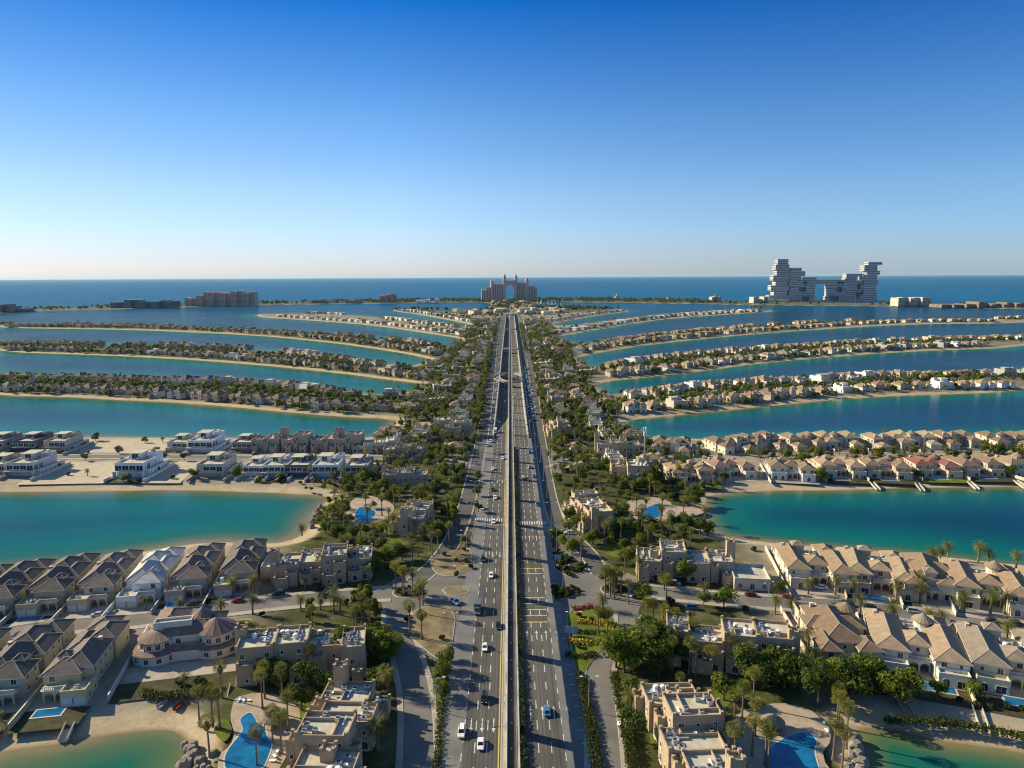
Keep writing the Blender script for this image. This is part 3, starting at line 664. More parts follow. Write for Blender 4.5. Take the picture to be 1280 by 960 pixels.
for pts in (zz(380, 560, 6.4, [(640, 600), (760, 460), (800, 560), (780, 720), (860, 830), (640, 840)]), zz(700, 580, 6.4, [(330, 640), (550, 640), (560, 700), (460, 760), (330, 700)]),
            zz(220, 830, 7.11, [(1080, 150), (1180, 100), (1200, 400), (1110, 560), (1090, 400)]), zz(220, 830, 7.11, [(320, 580), (450, 470), (510, 590), (440, 700), (380, 660)]),
            zz(640, 720, 4, [(640, 250), (820, 230), (830, 310), (680, 300)]), zz(640, 720, 4, [(1000, 560), (1090, 520), (1200, 490), (1180, 560), (1070, 650), (1045, 740)]),
            zz(960, 720, 4, [(860, 310), (960, 310), (1030, 380), (980, 405), (900, 380)]), zz(160, 670, 7.11, [(830, 770), (1100, 740), (1140, 800), (1060, 924), (930, 900)]),
            zz(640, 720, 4, [(680, 780), (770, 800), (765, 860), (700, 850)])):
    sheet('lawn', pts, .07, 'lawn')
# ------------------------------------------------------------------ building kit
def win_mesh(name, w, h, arch=False, gm='glass', fm='trim', mull=True):
    mb = MB(); d = .12
    if arch:
        n = 8; r = w / 2; pts = [(-r, 0), (r, 0)] + [(r * math.cos(t), h - r + r * math.sin(t)) for t in [math.pi * k / n for k in range(n + 1)]]
    else: pts = [(-w / 2, 0), (w / 2, 0), (w / 2, h), (-w / 2, h)]
    k = len(pts); q = .16
    c = (0, h / 2); out = [(x + (q if x > 0 else -q), z + (q * .8 if z > h / 2 else -q * .8)) for x, z in pts]
    mb.add([(x, -.035, z) for x, z in pts], [tuple(range(k))], gm)
    vs = [(x, -d, z) for x, z in pts] + [(x, -d, z) for x, z in out] + [(x, -.03, z) for x, z in pts] + [(x, .05, z) for x, z in out]
    fs = []
    for i in range(k):
        j = (i + 1) % k; fs += [(i, j, k + j, k + i)[::-1], (2 * k + i, 2 * k + j, j, i)[::-1], (k + i, k + j, 3 * k + j, 3 * k + i)[::-1]]
    mb.add(vs, fs, fm)
    if mull: mb.box(-.04, .04, -.09, -.036, 0, h - (.05 if not arch else .02), fm); 
    mb.box(-w / 2 - .25, w / 2 + .25, -.28, .03, -.3, -.135, fm)
    return mb.mesh(name)
WIN = {'rect': win_mesh('window', 1.3, 1.5), 'small': win_mesh('window', .8, 1.1, mull=False), 'arch': win_mesh('window', 1.6, 2.3, True), 'wide': win_mesh('window', 2.4, 2.1),
       'modern': win_mesh('window', 3.2, 2.6, gm='glass', fm='white'), 'slit': win_mesh('window', .7, 2.0, gm='glass', fm='white', mull=False), 'door': win_mesh('door', 1.3, 2.3, True, 'wood', 'trim')}
def garage_mesh():
    mb = MB(); mb.box(-1.4, 1.4, -.09, -.01, 0, 2.3, 'gate')
    for k in range(1, 5): mb.box(-1.38, 1.38, -.12, -.091, k * .46 - .03, k * .46, 'trim')
    return mb.mesh('garage_door')
GARAGE = garage_mesh()
def ac_mesh():
    mb = MB(); mb.box(-.8, .8, -.55, .55, .15, 1.25, 'steel'); mb.lathe([(.42, 1.26), (.42, 1.34), (.36, 1.34), (.02, 1.28)], 'dark', 10)
    for x in (-.7, .7): mb.box(x - .08, x + .08, -.5, .5, 0, .15, 'dark')
    return mb.mesh('air_conditioner')
AC = ac_mesh()
def tank_mesh():
    mb = MB(); mb.lathe([(.0, 0), (.75, 0), (.75, 1.3), (.6, 1.5), (.0, 1.55)], 'white', 10); return mb.mesh('water_tank')
TANK = tank_mesh()
def dish_mesh():
    mb = MB(); mb.tube([(0, 0, 0), (0, 0, .9)], [.05, .05], 'steel', 5); mb.lathe([(0, .9), (.35, 1.0), (.55, 1.2)], 'white', 10); return mb.mesh('satellite_dish')
DISH = dish_mesh()
def arcade_mesh(w, h, n, wm='wall', t=.35):
    """row of open arches: posts, and above them solid spandrels cut to round heads"""
    mb = MB(); p = .45; s = (w - p) / n; rr = (s - p) / 2; zs = h - rr - .55
    for i in range(n + 1): mb.box(-w / 2 + i * s, -w / 2 + i * s + p, 0, t, 0, zs, wm)
    for i in range(n):
        x0 = -w / 2 + i * s + p; cx = x0 + rr; k = 8
        a = [(cx - rr * math.cos(math.pi * j / k), zs + rr * math.sin(math.pi * j / k)) for j in range(k + 1)]
        for j in range(k):
            (xa, za), (xb, zb) = a[j], a[j + 1]
            vs = [(xa, 0, za), (xb, 0, zb), (xb, 0, h), (xa, 0, h), (xa, t, za), (xb, t, zb), (xb, t, h), (xa, t, h)]
            mb.add(vs, [(0, 1, 2, 3), (5, 4, 7, 6), (1, 0, 4, 5), (3, 2, 6, 7)], wm)
    for i in range(n + 1): mb.box(-w / 2 + i * s, -w / 2 + i * s + p, 0, t, zs, h, wm)
    mb.box(-w / 2 - .15, w / 2 + .15, -.15, t + .1, h, h + .2, 'trim')
    return mb.mesh('arcade')
def baluster_mesh(w):
    mb = MB(); mb.box(-w / 2, w / 2, -.09, .09, .85, 1.0, 'trim'); mb.box(-w / 2, w / 2, -.08, .08, 0, .14, 'trim')
    k = max(2, int(w / .5))
    for i in range(k + 1): x = -w / 2 + .08 + (w - .16) * i / k; mb.box(x - .07, x + .07, -.06, .06, .14, .85, 'trim')
    return mb.mesh('balustrade')
def inside(blocks, me, x, y, z):
    for i, b in enumerate(blocks):
        if i != me and b['x0'] - .3 < x < b['x1'] + .3 and b['y0'] - .3 < y < b['y1'] + .3 and z < b['h'] + .4: return True
    return False
def B(x0, x1, y0, y1, h, roof='hip', rh=2.0, **k):
    d = dict(x0=x0, x1=x1, y0=y0, y1=y1, h=h, roof=roof, rh=rh, base=0); d.update(k); return d
def build_house(blocks, seed, style='med', windows=True, wmax=30, cap='trim', clutter=0, storey=3.3, density=.8, pinnacles=False):
    """walls, roof and every window, door, arcade, balcony as its own part"""
    r = random.Random(seed); nodes = []; wall = MB(); roof = MB(); ridge = cap; n_hip = 0; par = wall
    for i, b in enumerate(blocks):
        e = .004 * (i + 1); x0, x1, y0, y1, h = b['x0'] - e, b['x1'] + e, b['y0'] - e, b['y1'] + e, b['h'] + e
        if b.get('turret'):
            cx, cy, rad = (x0 + x1) / 2, (y0 + y1) / 2, (x1 - x0) / 2
            wall.lathe([(rad, b['base']), (rad, h)], 'wall', 16, cx, cy); roof.cone(cx, cy, h, rad + .6, b['rh'], 'roof', 16, cap); n_hip += 1; continue
        wall.box(x0, x1, y0, y1, b['base'], h, 'wall', top='flatroof', bottom=b['base'] > .1)
        if b['roof'] == 'hip' and style == 'med': b['rh'] = max(b['rh'], .25 * min(x1 - x0, y1 - y0) + .25)
        if b['roof'] == 'hip': roof.hip(x0, x1, y0, y1, h + .02, b['rh'], 'roof', b.get('over', .6), cap); n_hip += 1
        elif b['roof'] == 'flat':
            ph = b['rh'] if b['rh'] < 1.5 else .8; t = .32
            for (a0, a1, c0, c1) in ((x0, x1, y0, y0 + t), (x0, x1, y1 - t, y1), (x0, x0 + t, y0 + t, y1 - t), (x1 - t, x1, y0 + t, y1 - t)): par.box(a0, a1, c0, c1, h, h + ph, 'parapet', bottom=False)
            if pinnacles:
                for px_ in (x0, x1 - .7):
                    for py_ in (y0, y1 - .7): par.box(px_ - .05, px_ + .75, py_ - .05, py_ + .75, h - .8, h + ph + .7, 'parapet')
        elif b['roof'] == 'slab': wall.box(x0 - .7, x1 + .7, y0 - .7, y1 + .7, h, h + .35, 'trim' if style == 'med' else 'flatroof')
    nodes.append(('wall', wall.mesh('wall'), None, 0, 'wall', []))
    chim = []
    if n_hip:
        b = max((q for q in blocks if q['roof'] == 'hip'), key=lambda q: (q['x1'] - q['x0']) * (q['y1'] - q['y0']), default=None)
        if b and r.random() < .7:
            mb = MB(); cx, cy = b['x0'] + 2, b['y1'] - 3; mb.box(cx - .45, cx + .45, cy - .45, cy + .45, b['h'], b['h'] + b['rh'] * .55 + .8, 'wall'); mb.box(cx - .55, cx + .55, cy - .55, cy + .55, b['h'] + b['rh'] * .55 + .8, b['h'] + b['rh'] * .55 + .95, 'trim')
            chim.append(('chimney', mb.mesh('chimney'), None, 0, 'wall', []))
        nodes.append(('roof', roof.mesh('roof'), None, 0, 'roof', chim))
    if windows:
        cnt = 0; cand = []
        for i, b in enumerate(blocks):
            if b.get('nowin'): continue
            if b.get('turret'):
                cx, cy, rad = (b['x0'] + b['x1']) / 2, (b['y0'] + b['y1']) / 2, (b['x1'] - b['x0']) / 2
                for k in range(8):
                    t = -math.pi / 2 + (k - 3.5) * .5
                    x, y = cx + rad * math.cos(t), cy + rad * math.sin(t)
                    for s in range(int(b['h'] / 3)):
                        if not inside(blocks, i, cx + (rad + .5) * math.cos(t), cy + (rad + .5) * math.sin(t), s * 3.3 + 1.5): cand.append(('rect', x, y, .9 + 3.3 * s, t + math.pi / 2, 0))
                continue
            for side in range(4):
                hor = side in (0, 2); L = (b['x1'] - b['x0']) if hor else (b['y1'] - b['y0'])
                n = int((L - .8) / 3.3)
                if L > 2.4: n = max(1, n)
                st = max(1, int((b['h'] - b['base'] + .5) / storey))
                for s in range(st):
                    z = b['base'] + storey * s
                    for k in range(n):
                        u = (k + .5) / n
                        x, y = [(b['x0'] + L * u, b['y0']), (b['x1'], b['y0'] + L * u), (b['x1'] - L * u, b['y1']), (b['x0'], b['y1'] - L * u)][side]
                        ox, oy = [(0, -1), (1, 0), (0, 1), (-1, 0)][side]
                        if inside(blocks, i, x + ox * .5, y + oy * .5, z + 1.2) or r.random() > density: continue
                        if style == 'modern': kind = 'modern' if side in (0, 2) else ('slit' if r.random() < .6 else 'modern')
                        elif style == 'arab': kind = 'arch' if s == 0 and r.random() < .6 else r.choice(['rect', 'small', 'rect'])
                        else: kind = ('arch' if r.random() < .55 else 'wide') if s == 0 and side in (0, 2) else r.choice(['rect', 'rect', 'small'])
                        zz_ = z + {'rect': 1.0, 'small': 1.2, 'arch': .35, 'wide': .3, 'modern': .4, 'slit': .7}[kind]
                        if zz_ + 2.2 > b['h'] + .6 and kind in ('arch', 'wide', 'modern') and b['h'] - z < 2.9: continue
                        cand.append((kind, x - ox * 0, y, zz_, side * math.pi / 2, {0: 0, 1: 2, 2: 2, 3: 1}[side]))
        cand.sort(key=lambda c: c[5])
        for kind, x, y, z, rz, _ in cand[:wmax]:
            o_ = .01 * (1 + len(nodes) % 3)
            nodes.append(('window', WIN[kind], (x + math.sin(rz) * o_, y - math.cos(rz) * o_, z), rz, None, []))
    for i, b in enumerate(blocks):
        for (nm, me, lc, rz, ck) in b.get('extra', []): nodes.append((nm, me, lc, rz, ck, []))
        if clutter and b['roof'] == 'flat' and (b['x1'] - b['x0']) > 4 and (b['y1'] - b['y0']) > 4:
            if style == 'arab':                           # low screen walls and ducts on the roof
                mb = MB(); cx, cy = r.uniform(b['x0'] + 2.5, b['x1'] - 2.5), r.uniform(b['y0'] + 2.5, b['y1'] - 2.5); z = b['h'] + .01 + e
                mb.box(b['x0'] + .4, cx, cy - .12, cy + .12, z, z + 1.0, 'parapet'); mb.box(cx - .12, cx + .12, cy + .13, b['y1'] - .4, z, z + .9, 'parapet')
                mb.bar((cx + .8, b['y0'] + 1, z + .3), (cx + .9, cy + 1.5, z + .3), .5, .4, 'steel'); mb.bar((cx - 2, cy - 1.2, z + .25), (cx + 1.6, cy - 1.3, z + .25), .35, .35, 'white')
                nodes.append(('roof_screen', mb.mesh('roof_screen'), None, 0, 'wall', []))
            for k in range(clutter):
                q = r.random(); me, nm = (AC, 'air_conditioner') if q < .65 else ((TANK, 'water_tank') if q < .8 else (DISH, 'satellite_dish'))
                x, y = r.uniform(b['x0'] + 1.3, b['x1'] - 1.3), r.uniform(b['y0'] + 1.3, b['y1'] - 1.3)
                if not inside(blocks, i, x, y, b['h'] + .5): nodes.append((nm, me, (x, y, b['h'] + .012), r.choice([0, math.pi / 2]), None, []))
    return nodes
BAL = {w: baluster_mesh(w) for w in (4, 6, 8)}
ARC = {(w, n): arcade_mesh(w, 3.3, n) for w, n in ((6, 2), (8, 3), (10, 4))}
def gen_villa(seed, W=17, D=24, windows=True, wmax=26):
    """two-storey hipped villa: a body with unequal front wings, arcaded porch with a terrace over it, low garage behind"""
    r = random.Random(seed); f = -D / 2; h = 6.7
    lw = W * r.uniform(.30, .40); rw = W * r.uniform(.28, .38); dl = r.uniform(2, 5); dr = r.uniform(1, 4)
    if W > 20:                                           # U-shaped: two ranges, a lower middle with a sunken roof terrace
        p = r.uniform(7.5, 9); q_ = r.uniform(7.5, 9); m = r.uniform(-2, 2)
        bl = [B(-W / 2, -W / 2 + p, f + 3.5, D / 2 - 9, h, 'hip'), B(W / 2 - q_, W / 2, f + 2, D / 2 - 12 + m, h - .4, 'hip'), B(-W / 2 + p + .1, W / 2 - q_ - .1, f + 9, f + 17, h - .2, 'hip'),
              B(-W / 2 + p + .1, W / 2 - q_ - .1, f + 17, D / 2 - 13, 5.6, 'flat', .9), B(-W / 2 + .5, -W / 2 + 7, D / 2 - 9.2, D / 2, 3.6, 'hip', 1.3, extra=[('garage_door', GARAGE, (-W / 2 + 2.2, D / 2 + .03, 0), math.pi, None), ('garage_door', GARAGE, (-W / 2 + 5.3, D / 2 + .03, 0), math.pi, None)]),
              B(W / 2 - 8, W / 2 - 1, D / 2 - 12, D / 2 - 3, 5.2, 'hip', 1.5),
              B(-W / 2 + p + .2, W / 2 - q_ - .2, f + 5.6, f + 9, 3.45, 'none', nowin=True, base=3.3, extra=[('arcade', ARC[(6, 2)], ((p - q_) / 2, f + 5.2, 0), 0, 'wall'), ('balustrade', BAL[6], ((p - q_) / 2, f + 5.8, 3.47), 0, None)]),
              B(-W / 2 + .4, -W / 2 + p - .4, f, f + 3.4, 3.4, 'flat', .9), B(W / 2 - q_ + .4, W / 2 - .4, f - 1.4, f + 1.9, 3.4, 'flat', .9)]
        if r.random() < .5: bl.append(B(1, 6, D / 2 - 15, D / 2 - 10, 8.2, 'none', 2.2, turret=True))
        else: bl.append(B(-W / 2 + p - 2, -W / 2 + p + 2, D / 2 - 13, D / 2 - 9.3, 8.6, 'hip', 1.3, over=.5))
        return build_house(bl, seed, 'med', windows, wmax, clutter=4)
    bl = [B(-W / 2 + 2.5, W / 2 - 3.5, f + 6, D / 2 - 7, h, 'hip', r.uniform(2.2, 3.0)),
          B(-W / 2, -W / 2 + lw, f + 5 - dl, f + 12, h - .4, 'hip', r.uniform(1.5, 2.1)),
          B(W / 2 - rw, W / 2, f + 5 - dr, f + 11, h - .7, 'hip', r.uniform(1.4, 2.0))]
    x0, x1 = -W / 2 + lw + .05, W / 2 - rw - .05
    wd = 6 if x1 - x0 < 8 else 8
    bl.append(B(x0, x1, f + 3.4, f + 6, 3.45, 'none', nowin=True, base=3.3,
                extra=[('arcade', ARC[(6, 2)] if wd == 6 else ARC[(8, 3)], ((x0 + x1) / 2, f + 3.0, 0), 0, 'wall'), ('balustrade', BAL[4], ((x0 + x1) / 2, f + 3.6, 3.47), 0, None)]))
    gx = -W / 2 + r.uniform(0, 3); bl.append(B(gx, gx + 7.5, D / 2 - 7.5, D / 2, 3.6, r.choice(['hip', 'hip', 'flat']), 1.4, extra=[('garage_door', GARAGE, (gx + 2, D / 2 + .03, 0), math.pi, None), ('garage_door', GARAGE, (gx + 5.4, D / 2 + .03, 0), math.pi, None)]))
    q = r.random()
    if q < .35: bl.append(B(-1.8, 1.8, f + 6.5, f + 10, 9.0, 'hip', 1.3, over=.5))
    elif q < .6: bl.append(B(W / 2 - 5.2, W / 2 + .6, D / 2 - 12, D / 2 - 6.2, 7.6, 'hip', 2.2, turret=True))
    else: bl.append(B(W / 2 - 6, W / 2 - .2, D / 2 - 9, D / 2 - 3, 6.2, 'hip', 1.7))
    if D > 30: bl.append(B(-W / 2 + .4, W / 2 - .5, f + 16, f + 23, h - .3, 'hip', 2)); bl.append(B(-W / 2 + 2.2, W / 2 - 5, D / 2 - 9, D / 2 - 6.9, 5.2, 'flat', .8))
    return build_house(bl, seed, 'med', windows, wmax)
def gen_grey(seed, W=14, D=42, windows=True):
    """deep narrow villa with stepped grey hip roofs, terrace over the garage"""
    r = random.Random(seed); f = -D / 2
    a_ = r.uniform(-1.5, 1.5)
    bl = [B(-W / 2 + .6, W / 2 - 3.5, f + 8, f + 24 + a_, 7.0, 'hip', 3.0), B(-W / 2 + 3, W / 2, f + 6, f + 15, 6.4, 'hip', 2.3),
          B(-W / 2, W / 2 - 4.5, f + 24, f + 36 + a_, 6.6, 'hip', 2.4), B(W / 2 - 7, W / 2 - .4, f + 19 + a_, f + 31, 6.1, 'hip', 2.0), B(-W / 2 + 3.5, W / 2 - 1, f + 33, f + 41.5, 5.6, 'hip', 2),
          B(-W / 2 - .5, -W / 2 + 6, f, f + 8.2, 3.5, 'flat', .9, extra=[('garage_door', GARAGE, (-W / 2 + 1.2, f - .03, 0), 0, None), ('garage_door', GARAGE, (-W / 2 + 4.4, f - .03, 0), 0, None)]),
          B(W / 2 - 7.6, W / 2 - .4, f + 2.8, f + 6.2, 3.45, 'none', base=3.3, nowin=True, extra=[('arcade', ARC[(6, 2)], (W / 2 - 4, f + 2.6, 0), 0, 'wall'), ('balustrade', BAL[6], (W / 2 - 4, f + 3.0, 3.47), 0, None)]),
          B(W / 2 - 4.6, W / 2 - 2, f + 11.5, f + 14, 8.8, 'hip', 1.2, over=.35)]
    return build_house(bl, seed, 'med', windows, 36, clutter=2)
def gen_modern(seed, W=18, D=22, windows=True, storeys=2):
    r = random.Random(seed); f = -D / 2; s = r.uniform(1, 3)
    bl = [B(-W / 2, W / 2, f + 2, D / 2, 3.5, 'flat', .5), B(-W / 2 + r.uniform(0, 1), W / 2 - s, f, D / 2 - r.uniform(1, 4), 7.1, 'flat', .9, base=3.5)]
    bl.append(B(-W / 2 + 2, -W / 2 + 8.5, -1, D / 2 - 5, 10.1, 'slab', base=7.1))
    bl.append(B(W / 2 - s - 4.6, W / 2 - s - .3, D / 2 - 9, D / 2 - 3.4, 9.6, 'flat', .3, base=7.1, nowin=True))
    bl.append(B(-W / 2 - .5, W / 2 - s + .5, f - 1.6, f + .02, 3.75, 'none', base=3.4, nowin=True, extra=[('balustrade', BAL[8], (-1, f - 1.4, 3.77), 0, None)]))
    bl.append(B(-W / 2 - .2, -W / 2 + .2, f - 1.5, f + 1, 3.38, 'none', nowin=True)); bl.append(B(W / 2 - s - .2, W / 2 - s + .2, f - 1.5, f + 1, 3.38, 'none', nowin=True))
    return build_house(bl, seed, 'modern', windows, 30, clutter=4, storey=3.5, density=.95)
def gen_block(seed, units, unit=9.5, depth=14, windows=True, clutter=6):
    """row of stepped flat-roofed town houses with crenellated parapets, a stair tower and walled forecourts"""
    r = random.Random(seed); bl = []; L = units * unit; x = -L / 2
    for k in range(units):
        w = unit * r.uniform(.85, 1.15) if k < units - 1 else L / 2 - x
        w = max(6, w); o = r.uniform(-3.4, 3.4); h = r.choice([7.2, 8.0, 9.0, 7.6, 10.2])
        bl.append(B(x, x + w, -depth / 2 + o, depth / 2 + o * .6, h, 'flat', .95))
        if r.random() < .75: q = r.uniform(.3, .6); bl.append(B(x + .5, x + w * q, -depth / 2 + o - 2.4, -depth / 2 + o + .1, r.choice([6.0, 3.4, 3.6, 5.6]), 'flat', .8))
        if r.random() < .85: bl.append(B(x + w * .4, x + w - .4, depth / 2 + o * .6 - .1, depth / 2 + o * .6 + r.uniform(3, 5), 3.3, 'flat', .9))
        if r.random() < .6: bl.append(B(x + w * .55, x + w * .55 + 3.2, -1.5 + o, 2 + o, h + 2.5, 'flat', .5))
        if r.random() < .6: bl.append(B(x + .4, x + w * .5, depth / 2 + o * .6 - .2, depth / 2 + o * .6 + 2.4, h - 2.2, 'flat', .8))
        if r.random() < .5: bl.append(B(x + w * .5, x + w - .6, -depth / 2 + o - 4.5, -depth / 2 + o - .1, 3.2, 'flat', .9))
        x += w
    t = r.choice([0, units - 1]); bx = bl[0]['x0'] if t == 0 else L / 2
    bl.append(B(bx - 1.6, bx + 1.6, depth / 2 - 4, depth / 2 - .6, 12.5, 'flat', .8))
    return build_house(bl, seed, 'arab', windows, 90, clutter=clutter, density=.8, pinnacles=True)
PROTO = {}
def proto(key, fn, *a, **k):
    if key not in PROTO: PROTO[key] = fn(*a, **k)
    return PROTO[key]
CREAM = [(.55, .45, .33), (.60, .50, .38), (.50, .39, .27), (.64, .56, .44), (.58, .44, .30), (.66, .60, .50), (.70, .66, .58)]
TANROOF = [(.26, .18, .115), (.30, .21, .135), (.22, .15, .10), (.34, .25, .165), (.27, .18, .12)]
CNAME = ['cream', 'sand coloured', 'tan', 'pale beige', 'ochre', 'ivory', 'off white']
RNAME = ['brown', 'tan', 'dark brown', 'light tan', 'brown']
FOOT = []                                                # (x, y, rot, half width, half depth)
def footprint(x, y, rot, hw, hd): FOOT.append((x, y, math.cos(rot), math.sin(rot), hw, hd))
_FG = {}
def blocked(x, y, pad):
    for fx, fy, c, s, hw, hd in FOOT:
        dx, dy = x - fx, y - fy
        if abs(dx) > 45 or abs(dy) > 45: continue
        if abs(dx * c + dy * s) < hw + pad and abs(-dx * s + dy * c) < hd + pad: return True
    return False
_RS = {}
def near_road(x, y, pad):
    if _RS.get('n') != len(ROADS):
        A = []; Bv = []; Wd = []
        for pl, hw in ROADS:
            for a, b in zip(pl[:-1], pl[1:]): A.append((a.x, a.y)); Bv.append((b.x, b.y)); Wd.append(hw)
        _RS.update(n=len(ROADS), A=np.array(A), E=np.array(Bv) - np.array(A), W=np.array(Wd))
    A, E, W = _RS['A'], _RS['E'], _RS['W']; d = np.array((x, y)) - A
    t = np.clip((d * E).sum(1) / ((E * E).sum(1) + 1e-9), 0, 1); d = d - E * t[:, None]
    return bool((np.hypot(d[:, 0], d[:, 1]) < W + pad).any())
THINGS = []                                              # (root, short landmark name, x, y, category) for the labels of what stands around
def landmark(root, short, x, y): THINGS.append((root, short, x, y))
def wall_run(pts, h=1.8, t=.25, col=(.6, .54, .45)):
    mb = MB()
    for a, b in zip(pts[:-1], pts[1:]):
        a, b = Vector(a), Vector(b); mb.bar((a.x, a.y, Z0 + h / 2), (b.x, b.y, Z0 + h / 2), t, h, 'wall'); mb.bar((a.x, a.y, Z0 + h + .06), (b.x, b.y, Z0 + h + .06), t + .12, .12, 'trim')
    return obj('garden_wall', mb.mesh('garden_wall'), color=col)
def pool_mesh(w, d):
    mb = MB(); mb.box(-w / 2 - .5, w / 2 + .5, -d / 2 - .5, d / 2 + .5, 0, .14, 'pooltile', bottom=False); a = mb.mesh('coping')
    mb = MB(); mb.box(-w / 2, w / 2, -d / 2, d / 2, .05, .155, 'pool', bottom=False); return [('coping', a, None, 0, None, []), ('pool_water', mb.mesh('pool_water'), None, 0, None, [])]
POOL = {k: pool_mesh(*k) for k in ((9, 4), (7, 3.5), (11, 5))}
def plot(c, fwd, W, y0, y1, m, dz=.03):
    """paved or planted plot sheet under a villa: fwd points from the villa to its front"""
    s = Vector((-fwd.y, fwd.x)); pts = [c + fwd * a + s * b for a, b in ((y0, -W / 2), (y0, W / 2), (y1, W / 2), (y1, -W / 2))]
    return [tuple(p) for p in pts]
PLOTS = {'paving': MB(), 'drive': MB(), 'lawn': MB(), 'dirt': MB(), 'sandwalk': MB(), 'soil': MB()}
GARDENS = []
def add_plot(m, pts, dz):
    PLOTS[m].prism(pts, Z0 - .05, Z0 + dz, m)
WALLS = []
def villa_at(c, fwd, key, cols, label, short, group, depth=24, width=17, extras=True, pool=False, name='villa', cat='villa', scale=None, ramp_to=None, lawn=None, flip=False):
    rot = math.atan2(fwd.y, fwd.x) + math.pi / 2         # local -Y looks along fwd
    s = scale or 1.0
    r = place(name, PROTO[key], (c.x, c.y, Z0), rot, (-s, s, s) if flip else s, cols)
    tag(r, label, cat, group); footprint(c.x, c.y, rot, width / 2 * s, depth / 2 * s); landmark(r, short, c.x, c.y)
    sd = Vector((-fwd.y, fwd.x))
    if extras:
        W = width * s + 3.0; yb, yf = -depth / 2 * s - 3, depth / 2 * s + 9
        for sg in (-1, 1):
            if sg < 0 or extras == 2:
                a = c + sd * (sg * W / 2) + fwd * yb; b = c + sd * (sg * W / 2) + fwd * yf
                w = wall_run([a, b], 1.7, .25, cols.get('wall', (.6, .5, .4))); WALLS.append((w, short))
        add_plot('paving', plot(c, fwd, W - .4, depth / 2 * s * .5, yf - 3.5, 'paving'), .03 + .002 * (len(FOOT) % 5))
        if ramp_to or pool:
            pts = plot(c, fwd, W - .6, depth / 2 * s + 1, yf + 1.5, ''); add_plot('lawn' if rnd.random() < .4 and c.x > 0 else 'soil', pts, .05 + .002 * (len(FOOT) % 5)); GARDENS.append(pts)
        add_plot('drive', plot(c, fwd, W - .4, yb, -depth / 2 * s * .4, 'drive'), .03 + .002 * (len(FOOT) % 5))
        if pool:
            pc = c + fwd * (depth / 2 * s + 2.6) + sd * (rnd.uniform(-.15, .15) * width); r2 = place('swimming_pool', POOL[(9, 4) if width > 15 else (7, 3.5)], (pc.x, pc.y, Z0 + .04), rot)
            tag(r2, 'rectangular blue pool before the %s' % short, 'pool', 'private villa pools'); KEEP.append(plot(pc, fwd, 11, -3.5, 3.5, ''))
            if lawn: pass
        if ramp_to:                                       # pale walled ramp down to the beach
            q = c + sd * (W / 2 - 2.2) + fwd * yf; mb = MB(); e = q + fwd * ramp_to
            mb.bar((q.x, q.y, Z0 - .1), (e.x, e.y, .25), 2.0, .3, 'sandwalk')
            for k in (-1.1, 1.1): a = q + sd * k; b = e + sd * k; mb.bar((a.x, a.y, Z0 + .5), (b.x, b.y, .9), .22, 1.0, 'concrete')
            o = obj('beach_ramp', mb.mesh('beach_ramp')); tag(o, 'beach ramp below the %s' % short, 'ramp', 'ramps down to the beach')
    return r
# ------------------------------------------------------------------ villas of the fronds
def vcols(seed, roof=None, wall=None):
    r = random.Random(seed); k = r.randrange(len(CREAM)); q = r.randrange(len(TANROOF)); j = r.uniform(.92, 1.08)
    w = wall or tuple(c * j for c in CREAM[k]); ro = roof or tuple(c * r.uniform(.9, 1.1) for c in TANROOF[q])
    return {'wall': w, 'roof': ro}, CNAME[k], RNAME[q]
def on_line(pl, off, px, z=7, py_hint=None):
    """point off metres to the left of a traced line that is seen at image column px, and the unit vector to that side"""
    nm = normals(pl); best = None
    for i in range(len(pl) - 1):
        for t in (0, .25, .5, .75):
            n = nm[i].lerp(nm[i + 1], t).normalized(); c = pl[i].lerp(pl[i + 1], t) + n * off
            d = abs(to_px(c.x, c.y, z)[0] - px)
            if best is None or d < best[0]: best = (d, c, n)
    return best[1], best[2]
for k in range(4): proto('grey%d' % k, gen_grey, 50 + k, 12.6, 42)
for k in range(6): proto('villa%d' % k, gen_villa, 20 + k, 18, 36)
for k in range(4): proto('big%d' % k, gen_villa, 80 + k, 24, 36, True, 40)
for k in range(4): proto('bank%d' % k, gen_villa, 80 + k, 24, 28, True, 34)
for k in range(4): proto('mid%d' % k, gen_villa, 40 + k, 18, 26, True, 9)
for k in range(3): proto('far%d' % k, gen_villa, 60 + k, 18, 26, False)
for k in range(3): proto('fmod%d' % k, gen_modern, 30 + k, 16, 22, False)
for k in range(4): proto('mod%d' % k, gen_modern, 10 + k, 17, 24)
GREY = (.135, .115, .10)
